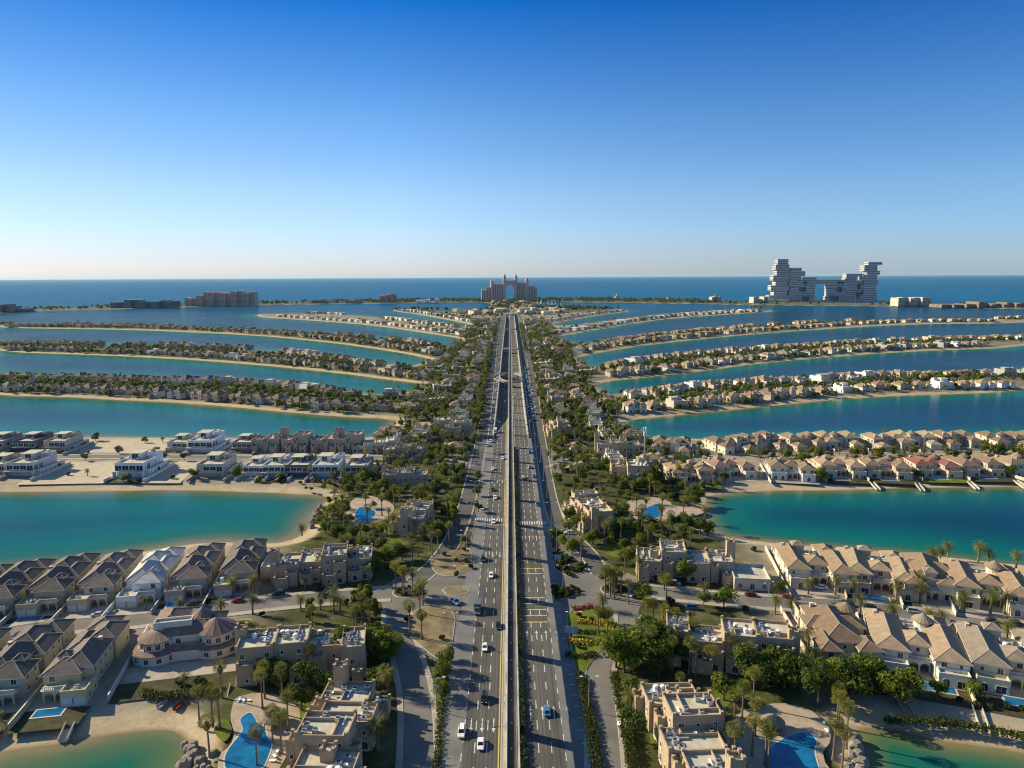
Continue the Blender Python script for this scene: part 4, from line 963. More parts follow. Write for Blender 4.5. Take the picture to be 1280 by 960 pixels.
# first left frond: grey-brown roofs; the line runs away from the highway, so its left is the camera's side
sl1 = STREETS['L1']
for px, look, wall, roof, key in ((-95, 'tan villa with grey roof, cut by the left picture edge', (.42, .36, .27), GREY, 'grey1'), (-35, 'tan villa', (.42, .36, .27), GREY, 'grey0'), (18, 'tan grey-roofed villa leftmost in the lagoon row of first left frond', (.44, .37, .26), GREY, 'grey2'),
                                  (76, 'tan grey-roofed villa, second from left, lagoon row, first left frond', (.47, .40, .28), GREY, 'grey0'), (134, 'brown-roofed cream villa directly left of the all-white villa', (.50, .43, .31), (.20, .155, .13), 'grey3'),
                                  (192, 'bright white villa with pale roof in the lagoon row, first left frond', (.80, .80, .80), (.50, .49, .47), 'grey1'), (250, 'brown-roofed villa with two garage doors directly right of all-white villa', (.46, .39, .29), (.20, .15, .125), 'grey0'),
                                  (303, 'grey-roofed villa nearest the palms at right end of lagoon row', (.46, .39, .28), GREY, 'grey2')):
    c, n = on_line(sl1, -31.5, px); n = Vector((.17, -.985))
    if px < -10: look = 'grey-roofed tan villa beyond the left picture edge, %s one' % ('outer' if px < -60 else 'inner')
    villa_at(c, n, key, {'wall': wall, 'roof': roof}, look, 'grey-roofed lagoon villa at px'.replace(' at px', '') if 0 else {18: 'leftmost lagoon villa', 76: 'second lagoon villa from left', 134: 'cream lagoon villa', 192: 'white lagoon villa', 250: 'two-garage lagoon villa', 303: 'rightmost lagoon villa'}.get(px, 'outlying lagoon villa'), 'villas on the first left frond', 42, 14, 1, px in (250, 303, 76))
for px, look, wall, roof, key, short in ((-60, 'grey-roofed yellow villa beyond the left picture edge', (.50, .42, .26), GREY, 'grey2', 'outlying beach villa'), (32, 'pale green-grey villa with dark roof at lower left corner', (.42, .42, .34), GREY, 'grey3', 'corner beach villa'),
                                         (112, 'yellow-walled villa with blue pool beside the curved white villa', (.60, .50, .28), (.17, .135, .12), 'grey1', 'yellow beach villa')):
    c, n = on_line(sl1, 28.5, px); n = Vector((.17, -.985))
    villa_at(c, n, key, {'wall': wall, 'roof': roof}, look, short, 'villas on the first left frond', 42, 14, 1, True, flip=(px == 112), ramp_to=5)
# curved villa with conical roofs
c, n = on_line(sl1, 27, 240, 5); n = Vector((.22, -.975))
def T(cx, cy, r_, h, rh): return B(cx - r_, cx + r_, cy - r_, cy + r_, h, 'none', rh, turret=True)
cur = [B(-9, 8, -3, 5.5, 6.8, 'hip', 2.6), T(-9, -1, 5.0, 6.5, 1.6), T(8, 0, 5.6, 6.9, 3.2), T(-9, -1, 7.2, 3.3, 1.5), T(8, 0, 7.6, 3.3, 1.4), B(-9, 8, -6.2, -2.9, 3.3, 'hip', .8),
       B(-12, -3, 5, 18, 5.8, 'hip', 2.4), T(2.5, 8, 2.6, 8.0, 2.4), B(-10, 1, -.5, 2.8, 9.6, 'flat', .7, nowin=True), B(2, 9, 5.4, 13, 5.6, 'hip', 2.2)]
PROTO['curved'] = build_house(cur, 3, 'med', True, 60)
villa_at(c, n, 'curved', {'wall': (.66, .60, .52), 'roof': (.24, .155, .125)}, 'curved white villa with conical brown roofs and rounded ends above the small beach', 'curved white villa', None, 30, 30, 1, False, ramp_to=9)
# first right frond
sr1 = STREETS['R1']
for px, look, key, short, wall, roof, w in ((1012, 'white villa with tan roofs and two front wings nearest the right lagoon tip', 'big0', 'white lagoon villa nearest the tip', (.66, .58, .46), TANROOF[1], 24), (1094, 'tan villa with sunken roof terrace, second in the right lagoon row', 'big1', 'terrace-roofed lagoon villa', (.56, .44, .31), TANROOF[3], 22),
                                            (1158, 'cream villa with square corner tower, third in the right lagoon row', 'villa3', 'towered lagoon villa', (.66, .58, .44), TANROOF[0], 18), (1232, 'long cream villa with round turret behind date palms, right lagoon row', 'big3', 'turreted lagoon villa', (.66, .60, .46), TANROOF[1], 24), (1320, 'tan villa beyond the right picture edge, inner one', 'villa2', 'outlying right villa', None, None, 18), (1390, 'tan villa beyond the right picture edge, outer one', 'villa4', 'outer right villa', None, None, 18)):
    c, n = on_line(sr1, 30, px)
    cc, _, _ = vcols(px, roof, wall); villa_at(c, -n, key, cc, look, short, 'villas on the first right frond', 36, w, 1, px in (1094,))
for px, look, key, short, wall, roof, w in ((1040, 'narrow cream villa with tan roof between flat-roofed block and big white villa', 'villa1', 'narrow beach villa', (.58, .49, .36), TANROOF[2], 18), (1138, 'big white villa with arched porches and twin roof terraces by blue pool', 'big2', 'big white beach villa', (.74, .68, .56), TANROOF[3], 24),
                                            (1258, 'yellow villa with grey-brown roof cut by right picture edge', 'big1', 'yellow edge villa', (.66, .58, .38), (.26, .21, .16), 24), (1370, 'cream villa beyond the lower right picture edge', 'villa5', 'outlying lower villa', None, None, 18)):
    c, n = on_line(sr1, -27, px)
    cc, _, _ = vcols(px, roof, wall); villa_at(c, -n, key, cc, look, short, 'villas on the first right frond', 36, w, 1, px != 1040, ramp_to=10)
# second left frond: modern white boxes and bare sand plots
sl2 = STREETS['L2']
FARL = ((-40, 'mod1', (.33, .32, .30), 'modern grey villa beyond left picture edge, lagoon side', 1), (8, 'mod0', (.30, .29, .27), 'grey modern villa with planted roof at left edge, lagoon side', 1), (45, 'mod3', (.12, .13, .14), 'dark grey modern villa beside the tan flat-roofed long one', 1), (84, 'mod2', (.56, .47, .38), 'tan modern villa with brown roof terrace beside the bare sand plot', 1),
        (232, 'mod2', (.60, .55, .46), 'cream modern villa left of the tall white one, lagoon side', .9), (262, 'mod1', (.80, .80, .78), 'tall white modern villa with roof garden facing the bare plot', 1.1), (312, 'mod0', (.30, .28, .26), 'dark flat-roofed villa left of the tan terrace row', .9))
NEARL = ((-45, 'mod2', (.7, .68, .62), 'white modern villa beyond left picture edge, beach side', 1), (10, 'mod3', (.44, .40, .34), 'cream modern villa at left edge, beach side, second left frond', .95), (44, 'mod1', (.60, .57, .52), 'white columned modern villa with brick flank beside the big sand plot', 1.1), (178, 'mod0', (.82, .82, .80), 'white glassy modern villa standing alone between sand plots', 1.15), (276, 'mod2', (.52, .47, .40), 'unfinished beige modern villa with open roof deck', 1.05),
         (328, 'mod1', (.78, .77, .74), 'white modern villa with palms, leftmost of the joined beach group', .85), (351, 'mod3', (.82, .82, .80), 'white stepped modern villa left of the dark glass one', .95), (381, 'mod0', (.13, .145, .14), 'dark glass modern villa between two white ones', .95), (414, 'mod3', (.84, .84, .82), 'white two-storey modern villa right of the dark glass one', 1.0), (452, 'mod1', (.42, .37, .31), 'brown flat modern villa next to the tan trunk blocks', .9))
for rowi, (row, off, s) in enumerate(((FARL, -24, 1), (NEARL, 35, -1))):
    for px, key, wall, look, sc in row:
        c, n = on_line(sl2, off, px, 5)
        villa_at(c, Vector((0, -1)), key, {'wall': wall}, look, look.split(',')[0], 'modern villas on second left frond', 24, 17, 2, rowi == 1 and px in (178, 351, 414), 'modern_villa', 'villa', sc * 1.0, ramp_to=None)
for k, px in enumerate((336, 372, 408, 436)):
    proto('terrace%d' % (k % 2), gen_block, 200 + k % 2, 2, 9, 13, True, 2)
    c, n = on_line(sl2, -24, px, 5)
    r = place('terraced_house', PROTO['terrace%d' % (k % 2)], (c.x, c.y, Z0), 0, None, {'wall': (.46, .36, .27)})
    tag(r, 'tan flat-roofed terraced house, %s, facing the white modern villas' % ('leftmost of four', 'second of four from left', 'third of four from left', 'rightmost of four')[k], 'house', 'tan terraced houses'); footprint(c.x, c.y, 0, 10, 9); landmark(r, 'tan terraced house', c.x, c.y)
for pts in ([(108, 549), (212, 549), (205, 566), (98, 566)], [(62, 577), (150, 577), (138, 604), (20, 606)], [(212, 577), (252, 577), (225, 604), (175, 604)]):
    add_plot('sandwalk', [tuple(p) for p in PL(pts)], .028)
def shore_line(pts, ext, z=0.0): return resample([Vector(p) for p in ext[0]] + PL(pts, z) + [Vector(p) for p in ext[1]], 6)
FR = {}
FR['R2n'] = (PL([(838, 621), (905, 617), (960, 614), (1040, 613), (1120, 611), (1280, 609), (1400, 608), (1500, 607)], 0), 1)
FR['R2f'] = (PL([(800, 551)], 0) + PL([(850, 546), (960, 540), (1280, 538), (1400, 538), (1500, 538)], 6), -1)
FR['L3n'] = (PL([(495, 524), (420, 521), (320, 512), (200, 503), (75, 496), (0, 495), (-120, 493)], 0), 1)
FR['L3f'] = (PL([(524, 488)], 0) + PL([(480, 484), (420, 477.5), (320, 470), (175, 466), (0, 462), (-120, 459)], 9), -1)
FR['R3n'] = (PL([(782, 526), (840, 520), (960, 508), (1085, 496), (1280, 490), (1400, 489)], 0), 1)
FR['R3f'] = (PL([(752, 487)], 0) + PL([(770, 484), (860, 474), (960, 469), (1100, 462), (1280, 459), (1400, 457)], 8), -1)
FR['L4n'] = (PL([(530, 480), (495, 476), (420, 466), (320, 456), (225, 449), (125, 444), (0, 440), (-100, 438)], 0), 1)
FR['L4f'] = (PL([(528, 455)], 0) + PL([(507, 451), (432, 441), (320, 430), (175, 426), (0, 424), (-100, 423)], 9), -1)
FR['R4n'] = (PL([(755, 476), (840, 469), (960, 453), (1120, 440), (1280, 434), (1380, 432)], 0), 1)
FR['R4f'] = (PL([(735, 453), (827, 440), (960, 430), (1120, 421), (1280, 418), (1380, 416)], 8), -1)
FR['L5n'] = (PL([(535, 448), (495, 440), (420, 429), (320, 419), (160, 412), (0, 410), (-80, 410)], 0), 1)
FR['L5f'] = (PL([(565, 427), (480, 418), (320, 407.5), (100, 401), (0, 401), (-80, 401)], 9), -1)
FR['R5n'] = (PL([(728, 444), (815, 430), (960, 416), (1135, 405), (1280, 404), (1360, 403)], 0), 1)
FR['R5f'] = (PL([(735, 425), (815, 415), (960, 403), (1120, 396), (1280, 395), (1360, 395)], 8), -1)
FR['L6n'] = (PL([(570, 421), (470, 407), (395, 401), (335, 397)], 0), 1)
FR['L6f'] = (PL([(585, 407), (480, 394.5), (406, 390), (377, 391)], 6), -1)
FR['L7n'] = (PL([(588, 405), (560, 400), (520, 392.5), (495, 389)], 0), 1)
FR['R6n'] = (PL([(700, 420), (760, 410), (815, 401), (865, 396), (960, 390)], 0), 1)
FR['R6f'] = (PL([(715, 407), (815, 395), (890, 389), (950, 387)], 5), -1)
FR['R7n'] = (PL([(695, 404), (722, 399), (747, 394.5), (785, 389.5)], 0), 1)
FNAME = {'2': 'second', '3': 'third', '4': 'fourth', '5': 'fifth', '6': 'sixth', '7': 'seventh'}
SPEC = {'R2': (26, 'bank', 4, 29), 'L3': (21, 'mid', 4, 25), 'R3': (20, 'mid', 4, 25), 'L4': (21, 'far', 3, 25), 'R4': (21, 'far', 3, 25), 'L5': (21, 'far', 3, 25), 'R5': (21, 'far', 3, 25)}
FARBOX = []                                              # houses beyond the count, built as one object
AXIS = {}
cands = []
for key, (pl, sgn) in FR.items():
    pl = resample(pl, 4); fr = key[:2]; side = -1 if key[0] == 'L' else 1
    sp, fam, nk, off = SPEC.get(fr, (30, 'far', 3, 26))
    acc = 0; k = 0; AXIS[key] = []
    nm = normals(pl)
    for i in range(1, len(pl)):
        acc += (pl[i] - pl[i - 1]).length
        n = nm[i] if nm[i].y > 0 else -nm[i]
        inl = n * sgn
        if acc >= (sp * (.86 + .28 * ((k * 37 + len(key) + ord(key[1])) % 11) / 10) if k else 20):
            acc = 0
            rr = random.Random(hash((key, k)) % 99991 if False else sum(map(ord, key)) * 131 + k)
            c = pl[i] + inl * (off + rr.uniform(-4, 4)); x, y = to_px(c.x, c.y, 5)
            if not (-70 < x < 1350) or abs(c.x) < 62: continue
            if sgn < 0 and fr in ('L3', 'R3', 'L4', 'R4', 'L5', 'R5') and abs(c.x) < 95: continue
            if land_in(c.x, c.y) < 14: continue
            k += 1; cands.append((c.y, key, k, c, inl, fam, nk, rr)); AXIS[key].append((c, inl))
# ------------------------------------------------------------------ flat-roofed town house blocks along the trunk
for k, (u, dpt) in enumerate(((4, 14), (3, 13), (4, 12), (2, 13), (5, 13))): proto('block%d' % k, gen_block, 300 + k, u, 9.6, dpt)
for k in range(2): proto('fblock%d' % k, gen_block, 320 + k, 3, 11, 15, True, 1)
BLOCKS = [  # roof centre in the photograph, direction of its long side, length in units, label, tint
    (424, 898, 88, 0, 1, 'crenellated tan town house block at the bottom left of the highway', 'lower left town houses', 1), (379, 799, 9, 2, 1, 'long tan town house block across street from the left roundabout palms', 'left street town houses', 1),
    (406, 690, 9, 0, -1, 'tan town house block with rounded arches below the left lagoon pool', 'left lagoon town houses', 1), (524, 634, 86, 1, 1, 'stepped tan block in shade beside the left service road, above dirt island', 'left service road town houses', 1),
    (507, 587, 5, 1, 1, 'low tan block among trees right of the brown modern villa', 'left garden town houses', .9), (505, 556, 5, 1, -1, 'low tan block behind the tan terraced houses near left lagoon C tip'.replace(' C', ''), 'left lagoon tip town houses', .95), (572, 531, 84, 3, 1, 'tall narrow tan block beside the left frontage road', 'left frontage town houses', 1.05),
    (862, 900, 93, 0, -1, 'crenellated tan town house block at bottom right beside the resort deck', 'lower right town houses', 1), (910, 787, -11, 2, -1, 'long tan town house block under the right street, behind fan palms', 'right street town houses', 1),
    (855, 690, -8, 0, 1, 'tan town house block directly above the right roundabout street', 'right lagoon town houses', 1), (738, 628, 100, 2, 1, 'stepped pink-tan block beside the right service road bend', 'right service road town houses', 1),
    (786, 582, -4, 3, 1, 'tan town house pair below the slender telecom mast', 'mast town houses', 1.1), (773, 552, -4, 1, 1, 'tan arcaded block in front of the second right frond lagoon', 'right lagoon tip town houses', 1), (702, 527, 97, 1, 1, 'tan stepped block beside the right frontage road trees', 'right frontage town houses', 1)]
BPOS = [G(q[0], q[1], 9) for q in BLOCKS]
cands = [q for q in cands if min((q[3] - b_).length for b_ in BPOS) > 27]
cands.sort(key=lambda q: q[0])
nv = 0
for y, key, k, c, inl, fam, nk, rr in cands:
    fr = key[:2]; side = 'left' if key[0] == 'L' else 'right'; row = 'beach row' if key[2] == 'n' else 'back row'
    cc, cn, rn = vcols(rr.random())
    if key == 'R2n' and k in (6,): cc['roof'] = (.26, .10, .075); rn = 'dark red'
    if fr in ('R3', 'R4') and rr.random() < .1: cc['wall'] = (.75, .73, .68); cn = 'white'
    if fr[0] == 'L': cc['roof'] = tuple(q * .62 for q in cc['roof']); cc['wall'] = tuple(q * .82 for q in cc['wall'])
    if fr in ('L6', 'L7', 'R6', 'R7'): cc['wall'] = (.66, .62, .55) if rr.random() < .6 else (.5, .42, .33)
    nv_max = 268
    if fr in ('L6', 'L7', 'R6', 'R7') or nv >= nv_max:
        FARBOX.append((c, math.atan2(-inl.y, -inl.x) + math.pi / 2 + rr.uniform(-.1, .1), rr.uniform(10, 17), rr.uniform(12, 20), rr.uniform(5.5, 7.4), cc, fr in ('L6', 'L7', 'R6', 'R7') and rr.random() < .7)); continue
    nv += 1
    d = -inl + Vector((-inl.y, inl.x)) * rr.uniform(-.22, .22)
    lab = '%s villa, %s roof, %s from highway, %s, %s %s frond' % (cn, rn, ordinal(k), row, FNAME[fr[1]], side)
    short = '%s %s villa, %s %s frond' % (ordinal(k), row.split()[0], FNAME[fr[1]], side)
    w, dp, s = (24, 28, 1.0) if fam == 'bank' else (18, 26, rr.uniform(.74, 1.0))
    kk = '%s%d' % (fam, rr.randrange(nk))
    if fam != 'bank' and rr.random() < .16:
        kk = 'fmod%d' % rr.randrange(3); cn = rr.choice(['white', 'grey', 'beige']); cc['wall'] = {'white': (.78, .76, .72), 'grey': (.38, .37, .35), 'beige': (.56, .48, .38)}[cn]; lab = '%s flat-roofed villa, %s from highway, %s, %s %s frond' % (cn, ordinal(k), row, FNAME[fr[1]], side)
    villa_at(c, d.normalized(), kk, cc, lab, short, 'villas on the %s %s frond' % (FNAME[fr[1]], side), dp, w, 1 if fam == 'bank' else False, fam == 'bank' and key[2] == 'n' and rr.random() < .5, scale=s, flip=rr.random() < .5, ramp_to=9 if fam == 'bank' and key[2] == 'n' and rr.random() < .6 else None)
for px, py, ang, pk, s, lab, short, sc in BLOCKS:
    c = G(px, py, 11); sc *= .95; r = place('townhouse_block', PROTO['block%d' % pk], (c.x, c.y, Z0), R(ang) + (math.pi if s < 0 else 0), sc, {'wall': [(.47, .365, .245), (.44, .335, .225), (.50, .395, .27)][px % 3]})
    tag(r, lab, 'apartment block', 'tan town house blocks along the trunk'); L = [4, 3, 4, 2, 5][pk] * 4.8
    footprint(c.x, c.y, R(ang), (L + 1) * sc, 9.5 * sc); landmark(r, short, c.x, c.y)
rb = random.Random(5)
for side in (-1, 1):
    y = 430.0; k = 0
    while y < 1950:
        k += 1
        for col in range(3):
            x = side * (42 + col * 24 + rb.uniform(-5, 5)); yy = y + rb.uniform(-9, 9)
            if land_in(x, yy) < 16 or blocked(x, yy, 11) or near_road(x, yy, 8): continue
            ang = R(rb.choice([80, 95, 5, 15, 88])); q = rb.random(); wallc = rb.choice([(.48, .37, .26), (.54, .44, .31), (.62, .53, .42), (.66, .60, .50)])
            w = '%s column, %s of highway, %s row from front' % (('inner', 'middle', 'outer')[col], 'left' if side < 0 else 'right', ordinal(k))
            if q < .45: r = place('townhouse_block', PROTO['fblock%d' % rb.randrange(2)], (x, yy, Z0), ang, rb.uniform(.55, .8), {'wall': wallc}); tag(r, 'flat-roofed block in trees, ' + w, 'apartment block', 'distant town house blocks along the trunk'); hw, hd = 13, 8
            else: r = place('trunk_house', PROTO['far%d' % rb.randrange(3)], (x, yy, Z0), ang, rb.uniform(.6, .9), {'wall': wallc, 'roof': rb.choice(TANROOF)}); tag(r, 'small hipped house in trees, ' + w, 'house', 'small houses along the trunk'); hw, hd = 8, 10
            footprint(x, yy, ang, hw, hd); landmark(r, '%s row, %s column, %s of highway' % (ordinal(k), ('inner', 'middle', 'outer')[col], 'left' if side < 0 else 'right'), x, yy)
        y += 30 + y * .012
# small outbuildings
for px, py, w, d, lab in ((348, 708, 11, 13, 'small flat-roofed cream garage house beside left lagoon town houses'), (936, 722, 13, 14, 'small flat-roofed white garage house beside right lagoon town houses'), (463, 559, 16, 12, 'low pale annex beside the walled dark tennis court')):
    c = G(px, py, 4); key = 'out%d' % px
    PROTO[key] = build_house([B(-w / 2, w / 2, -d / 2, d / 2, 3.8, 'flat', .9)], px, 'arab', True, 4, clutter=0)
    r = place('garage_house', PROTO[key], (c.x, c.y, Z0), R(6 if px < 600 else -8), None, {'wall': (.62, .55, .44)}); tag(r, lab, 'house'); footprint(c.x, c.y, 0, w / 2, d / 2); landmark(r, 'small garage house', c.x, c.y)
for m, mb in PLOTS.items():
    if mb.f: struct({'paving': 'terrace', 'drive': 'driveway', 'lawn': 'lawn', 'dirt': 'bare_plot', 'sandwalk': 'sand_plot', 'soil': 'garden_bed'}[m], mb)
rf = random.Random(21)
for _ in range(150):
    x, y = rf.uniform(-190, 190), rf.uniform(2180, 3250)
    if abs(x) > 14 and land_in(x, y) > 16: cc, _, _ = vcols(rf.random()); FARBOX.append((Vector((x, y)), rf.uniform(0, 3), rf.uniform(14, 26), rf.uniform(14, 30), rf.uniform(6, 13), cc, rf.random() < .6))
# all houses too far to be told apart, as one object
def far_houses():
    V = []; Fc = []; mi = []; col = []
    for c, rot, w, d, h, cc, flat in FARBOX:
        for (ox, oy, sw, sdp, hh) in ((0, 0, w, d, h), (w * .35, -d * .3, w * .5, d * .6, h * .8)):
            o = len(V); cs, sn = math.cos(rot), math.sin(rot)
            def P(x, y, z): return (c.x + (x + ox) * cs - (y + oy) * sn, c.y + (x + ox) * sn + (y + oy) * cs, Z0 + z)
            a, b = sw / 2, sdp / 2
            V += [P(-a, -b, 0), P(a, -b, 0), P(a, b, 0), P(-a, b, 0), P(-a, -b, hh), P(a, -b, hh), P(a, b, hh), P(-a, b, hh)]
            f = [(0, 1, 5, 4), (1, 2, 6, 5), (2, 3, 7, 6), (3, 0, 4, 7)]
            wl_ = cc['wall']
            if flat: f.append((4, 5, 6, 7)); cl = [wl_] * 5
            else:
                e = .7; V += [P(-a - e, -b - e, hh), P(a + e, -b - e, hh), P(a + e, b + e, hh), P(-a - e, b + e, hh), P(0, -b * .3, hh + 2.4), P(0, b * .3, hh + 2.4)]
                f += [(8, 9, 12), (9, 10, 13, 12), (10, 11, 13), (11, 8, 12, 13)]; cl = [wl_] * 4 + [cc['roof']] * 4
            Fc += [tuple(i + o for i in q) for q in f]; col += cl
    me = bpy.data.meshes.new('distant_houses'); me.from_pydata(V, [], Fc)
    a = me.color_attributes.new('col', 'FLOAT_COLOR', 'CORNER'); arr = []
    for p, q in zip(me.polygons, col): arr += [*q, 1] * p.loop_total
    a.data.foreach_set('color', arr); me.materials.append(M['farhouse']); me.update()
    o = obj('distant_houses', me); tag(o, 'countless tiny houses on the farthest fronds near the crescent', 'houses', None, 'stuff')
if FARBOX: far_houses()
# ------------------------------------------------------------------ trees
def frond_strip(mb, p0, az, el, L, droop, w, seg, m, r, leaflets):
    d = Vector((math.cos(az) * math.cos(el), math.sin(az) * math.cos(el), math.sin(el))); side = Vector((-math.sin(az), math.cos(az), 0))
    p = Vector(p0); pts = [p.copy()]; e = el
    for k in range(seg):
        e -= droop / seg * (.6 + .8 * k / seg); p = p + Vector((math.cos(az) * math.cos(e), math.sin(az) * math.cos(e), math.sin(e))) * (L / seg); pts.append(p.copy())
    for k in range(seg):
        a, b = pts[k], pts[k + 1]; t0, t1 = k / seg, (k + 1) / seg
        wa = w * math.sin(math.pi * min(1, .15 + .85 * t0)) ** .6 if k else w * .25; wb = w * (max(0, math.sin(math.pi * (.15 + .85 * t1))) ** .6)
        if leaflets:
            for s in (-1, 1):
                for q in range(leaflets):
                    f0 = a.lerp(b, q / leaflets); f1 = a.lerp(b, (q + .55) / leaflets); ww = wa + (wb - wa) * q / leaflets
                    tip = a.lerp(b, (q + 1.2) / leaflets) + side * s * ww + Vector((0, 0, -ww * (.25 + r.uniform(0, .35))))
                    mb.add([tuple(f0), tuple(f1), tuple(tip)], [(0, 1, 2)], m)
        else:
            for s in (-1, 1):
                mb.add([tuple(a), tuple(b), tuple(b + side * s * wb + Vector((0, 0, -wb * .4))), tuple(a + side * s * wa + Vector((0, 0, -wa * .4)))], [(0, 1, 2, 3) if s > 0 else (3, 2, 1, 0)], m)
def date_palm(seed, lod):
    r = random.Random(seed); h = r.uniform(4.5, 6.5); tr = MB(); lean = r.uniform(-.3, .3)
    n = 7 if lod == 0 else 4
    pts = [(lean * (k / 5) ** 2, lean * .5 * (k / 5), h * k / 5) for k in range(6)]
    tr.tube(pts, [.42, .34, .32, .31, .32, .42], 'trunk', n)
    cr = MB(); top = (pts[-1][0], pts[-1][1], h - .1)
    cnt = 46 if lod == 0 else 16
    for k in range(cnt):
        u = k / cnt; el = 1.35 - 1.9 * u ** .8 + r.uniform(-.12, .12)
        frond_strip(cr, top, k * 2.39996 + r.uniform(-.2, .2), el, r.uniform(2.9, 3.7), 1.2 + .5 * r.random(), .55 if lod == 0 else .62, 5 if lod == 0 else 3, 'palm', r, 3 if lod == 0 else 0)
    sk = MB()
    if lod == 0:
        for k in range(12): frond_strip(sk, (top[0], top[1], h - .4), k * .55, -.5, 2.2, .9, .3, 3, 'skirt', r, 2)
    nodes = [('trunk', tr.mesh('trunk'), None, 0, None, []), ('crown', cr.mesh('crown'), None, 0, None, [])]
    if sk.f: nodes.append(('dead_fronds', sk.mesh('dead_fronds'), None, 0, None, []))
    return nodes
def fan_palm(seed, lod):
    r = random.Random(seed); h = r.uniform(8.5, 11); tr = MB(); lean = r.uniform(-.5, .5)
    pts = [(lean * (k / 5) ** 2, 0, h * k / 5) for k in range(6)]
    tr.tube(pts, [.38, .26, .23, .21, .2, .22], 'trunk', 6 if lod == 0 else 4)
    cr = MB(); c = Vector((pts[-1][0], 0, h))
    cnt = 52 if lod == 0 else 18
    for k in range(cnt):
        u = (k + .5) / cnt; el = math.asin(1 - 1.55 * u); az = k * 2.39996
        d = Vector((math.cos(az) * math.cos(el), math.sin(az) * math.cos(el), math.sin(el))); L = r.uniform(.9, 1.5)
        p = c + d * L; side = d.cross(Vector((0, 0, 1))); side = side.normalized() if side.length > .01 else Vector((1, 0, 0)); up = side.cross(d)
        fl = r.uniform(.75, 1.05) * (1 if lod == 0 else 1.35); m = 7 if lod == 0 else 3; vs = [tuple(p)]
        for q in range(m):
            for dq, rr_ in ((-.16, .8), (.0, 1.0), (.16, .8)):
                t = -1.45 + 2.9 * (q + .5) / m + dq * 2.0 / m * 2; v = d * math.cos(t) + side * math.sin(t); vs.append(tuple(p + v * fl * rr_ + Vector((0, 0, -.30 * fl * rr_ * rr_)) + up * .0))
        cr.add(vs, [(0, 1 + 3 * q, 2 + 3 * q, 3 + 3 * q) for q in range(m)], 'fan')
        if lod == 0 and k % 3 == 0: cr.tube([tuple(c), tuple(p)], [.04, .03], 'fan', 3, False)
    sk = MB()
    sk.lathe([(.24, h - 2.4), (.62, h - 2.0), (.85, h - 1.0), (.5, h - .2)], 'skirt', 7, c.x * .9, 0)
    if lod == 0:
        for k in range(22): frond_strip(sk, (c.x, 0, h - .5), k * 2.4, -.75, r.uniform(1.2, 1.7), .8, .3, 2, 'skirt', r, 2)
    return [('trunk', tr.mesh('trunk'), None, 0, None, []), ('crown', cr.mesh('crown'), None, 0, None, []), ('dead_fronds', sk.mesh('dead_fronds'), None, 0, None, [])]
def leafy(seed, lod, h=7.5, rad=3.6, m='leaf', tall=1.0):
    r = random.Random(seed); tr = MB(); cr = MB()
    th = h * .35; nl = 7
    tr.tube([(0, 0, 0), (.08, .05, th * .6), (.1, 0, th)], [.32, .24, .2], 'bark', 6 if lod == 0 else 4)
    lobes = []
    for k in range(nl + (3 if tall > 1.2 else 0)):
        az = k * 2.4 + r.uniform(-.4, .4); q = rad * r.uniform(.25, .72); z = h * r.uniform(.42, .86) if k else h * .8
        if tall > 1.2: q *= .55; z = h * (.25 + .7 * k / (nl + 3))
        lobes.append((Vector((q * math.cos(az), q * math.sin(az), z)), rad * r.uniform(.38, .62) * (1 if tall <= 1.2 else .75)))
        if lod == 0: tr.tube([(.1, 0, th * .9), tuple(Vector((.1, 0, th)).lerp(lobes[-1][0], .55) + Vector((0, 0, -.3))), tuple(lobes[-1][0])], [.15, .09, .03], 'bark', 4, False)
    n = 1500 if lod == 0 else 150; sz = (.2, .42) if lod == 0 else (.65, 1.15)
    for k in range(n):
        c, q = lobes[r.randrange(len(lobes))]
        v = Vector((r.gauss(0, 1), r.gauss(0, 1), r.gauss(0, 1))).normalized(); dd = r.random() ** .33 * (.9 + .25 * r.random())
        p = c + Vector((v.x * q * dd, v.y * q * dd, v.z * q * dd * .85)); s = r.uniform(*sz)
        if p.z < h * .2: continue
        nrm = (v + Vector((r.uniform(-.9, .9), r.uniform(-.9, .9), r.uniform(-.2, 1.0)))).normalized(); a = nrm.orthogonal().normalized(); a.rotate(Matrix.Rotation(r.uniform(0, 6.28), 3, nrm)); b = nrm.cross(a) * r.uniform(.55, .9)
        cr.add([tuple(p + a * s), tuple(p + b * s + nrm * s * .2), tuple(p - a * s), tuple(p - b * s + nrm * s * .2)], [(0, 1, 2, 3)], m)
    return [('trunk', tr.mesh('trunk'), None, 0, None, []), ('crown', cr.mesh('crown'), None, 0, None, [])]
for k in range(4):
    PROTO['date%d' % k] = date_palm(k, 0); PROTO['fan%d' % k] = fan_palm(10 + k, 0)
for k in range(5): PROTO['leafy%d' % k] = leafy(30 + k, 0, 6.5 + k * .5, 3.4 + .3 * (k % 3), 'leaf' if k < 3 else 'leafdark')
for k in range(2): PROTO['column%d' % k] = leafy(40 + k, 0, 9, 2.4, 'leaf', 1.5)
for k in range(2):
    PROTO['fdate%d' % k] = date_palm(50 + k, 1); PROTO['ffan%d' % k] = fan_palm(60 + k, 1)
for k in range(4): PROTO['fleafy%d' % k] = leafy(70 + k, 1, 7, 3.6, 'leaf' if k % 2 else 'leafdark')
for k in range(3): PROTO['shrub%d' % k] = [('foliage',) + leafy(90 + k, 0, 2.2, 1.5, 'hedge')[1][1:]]
SHORE = [9]
TREES = []                                               # (kind, x, y, scale)
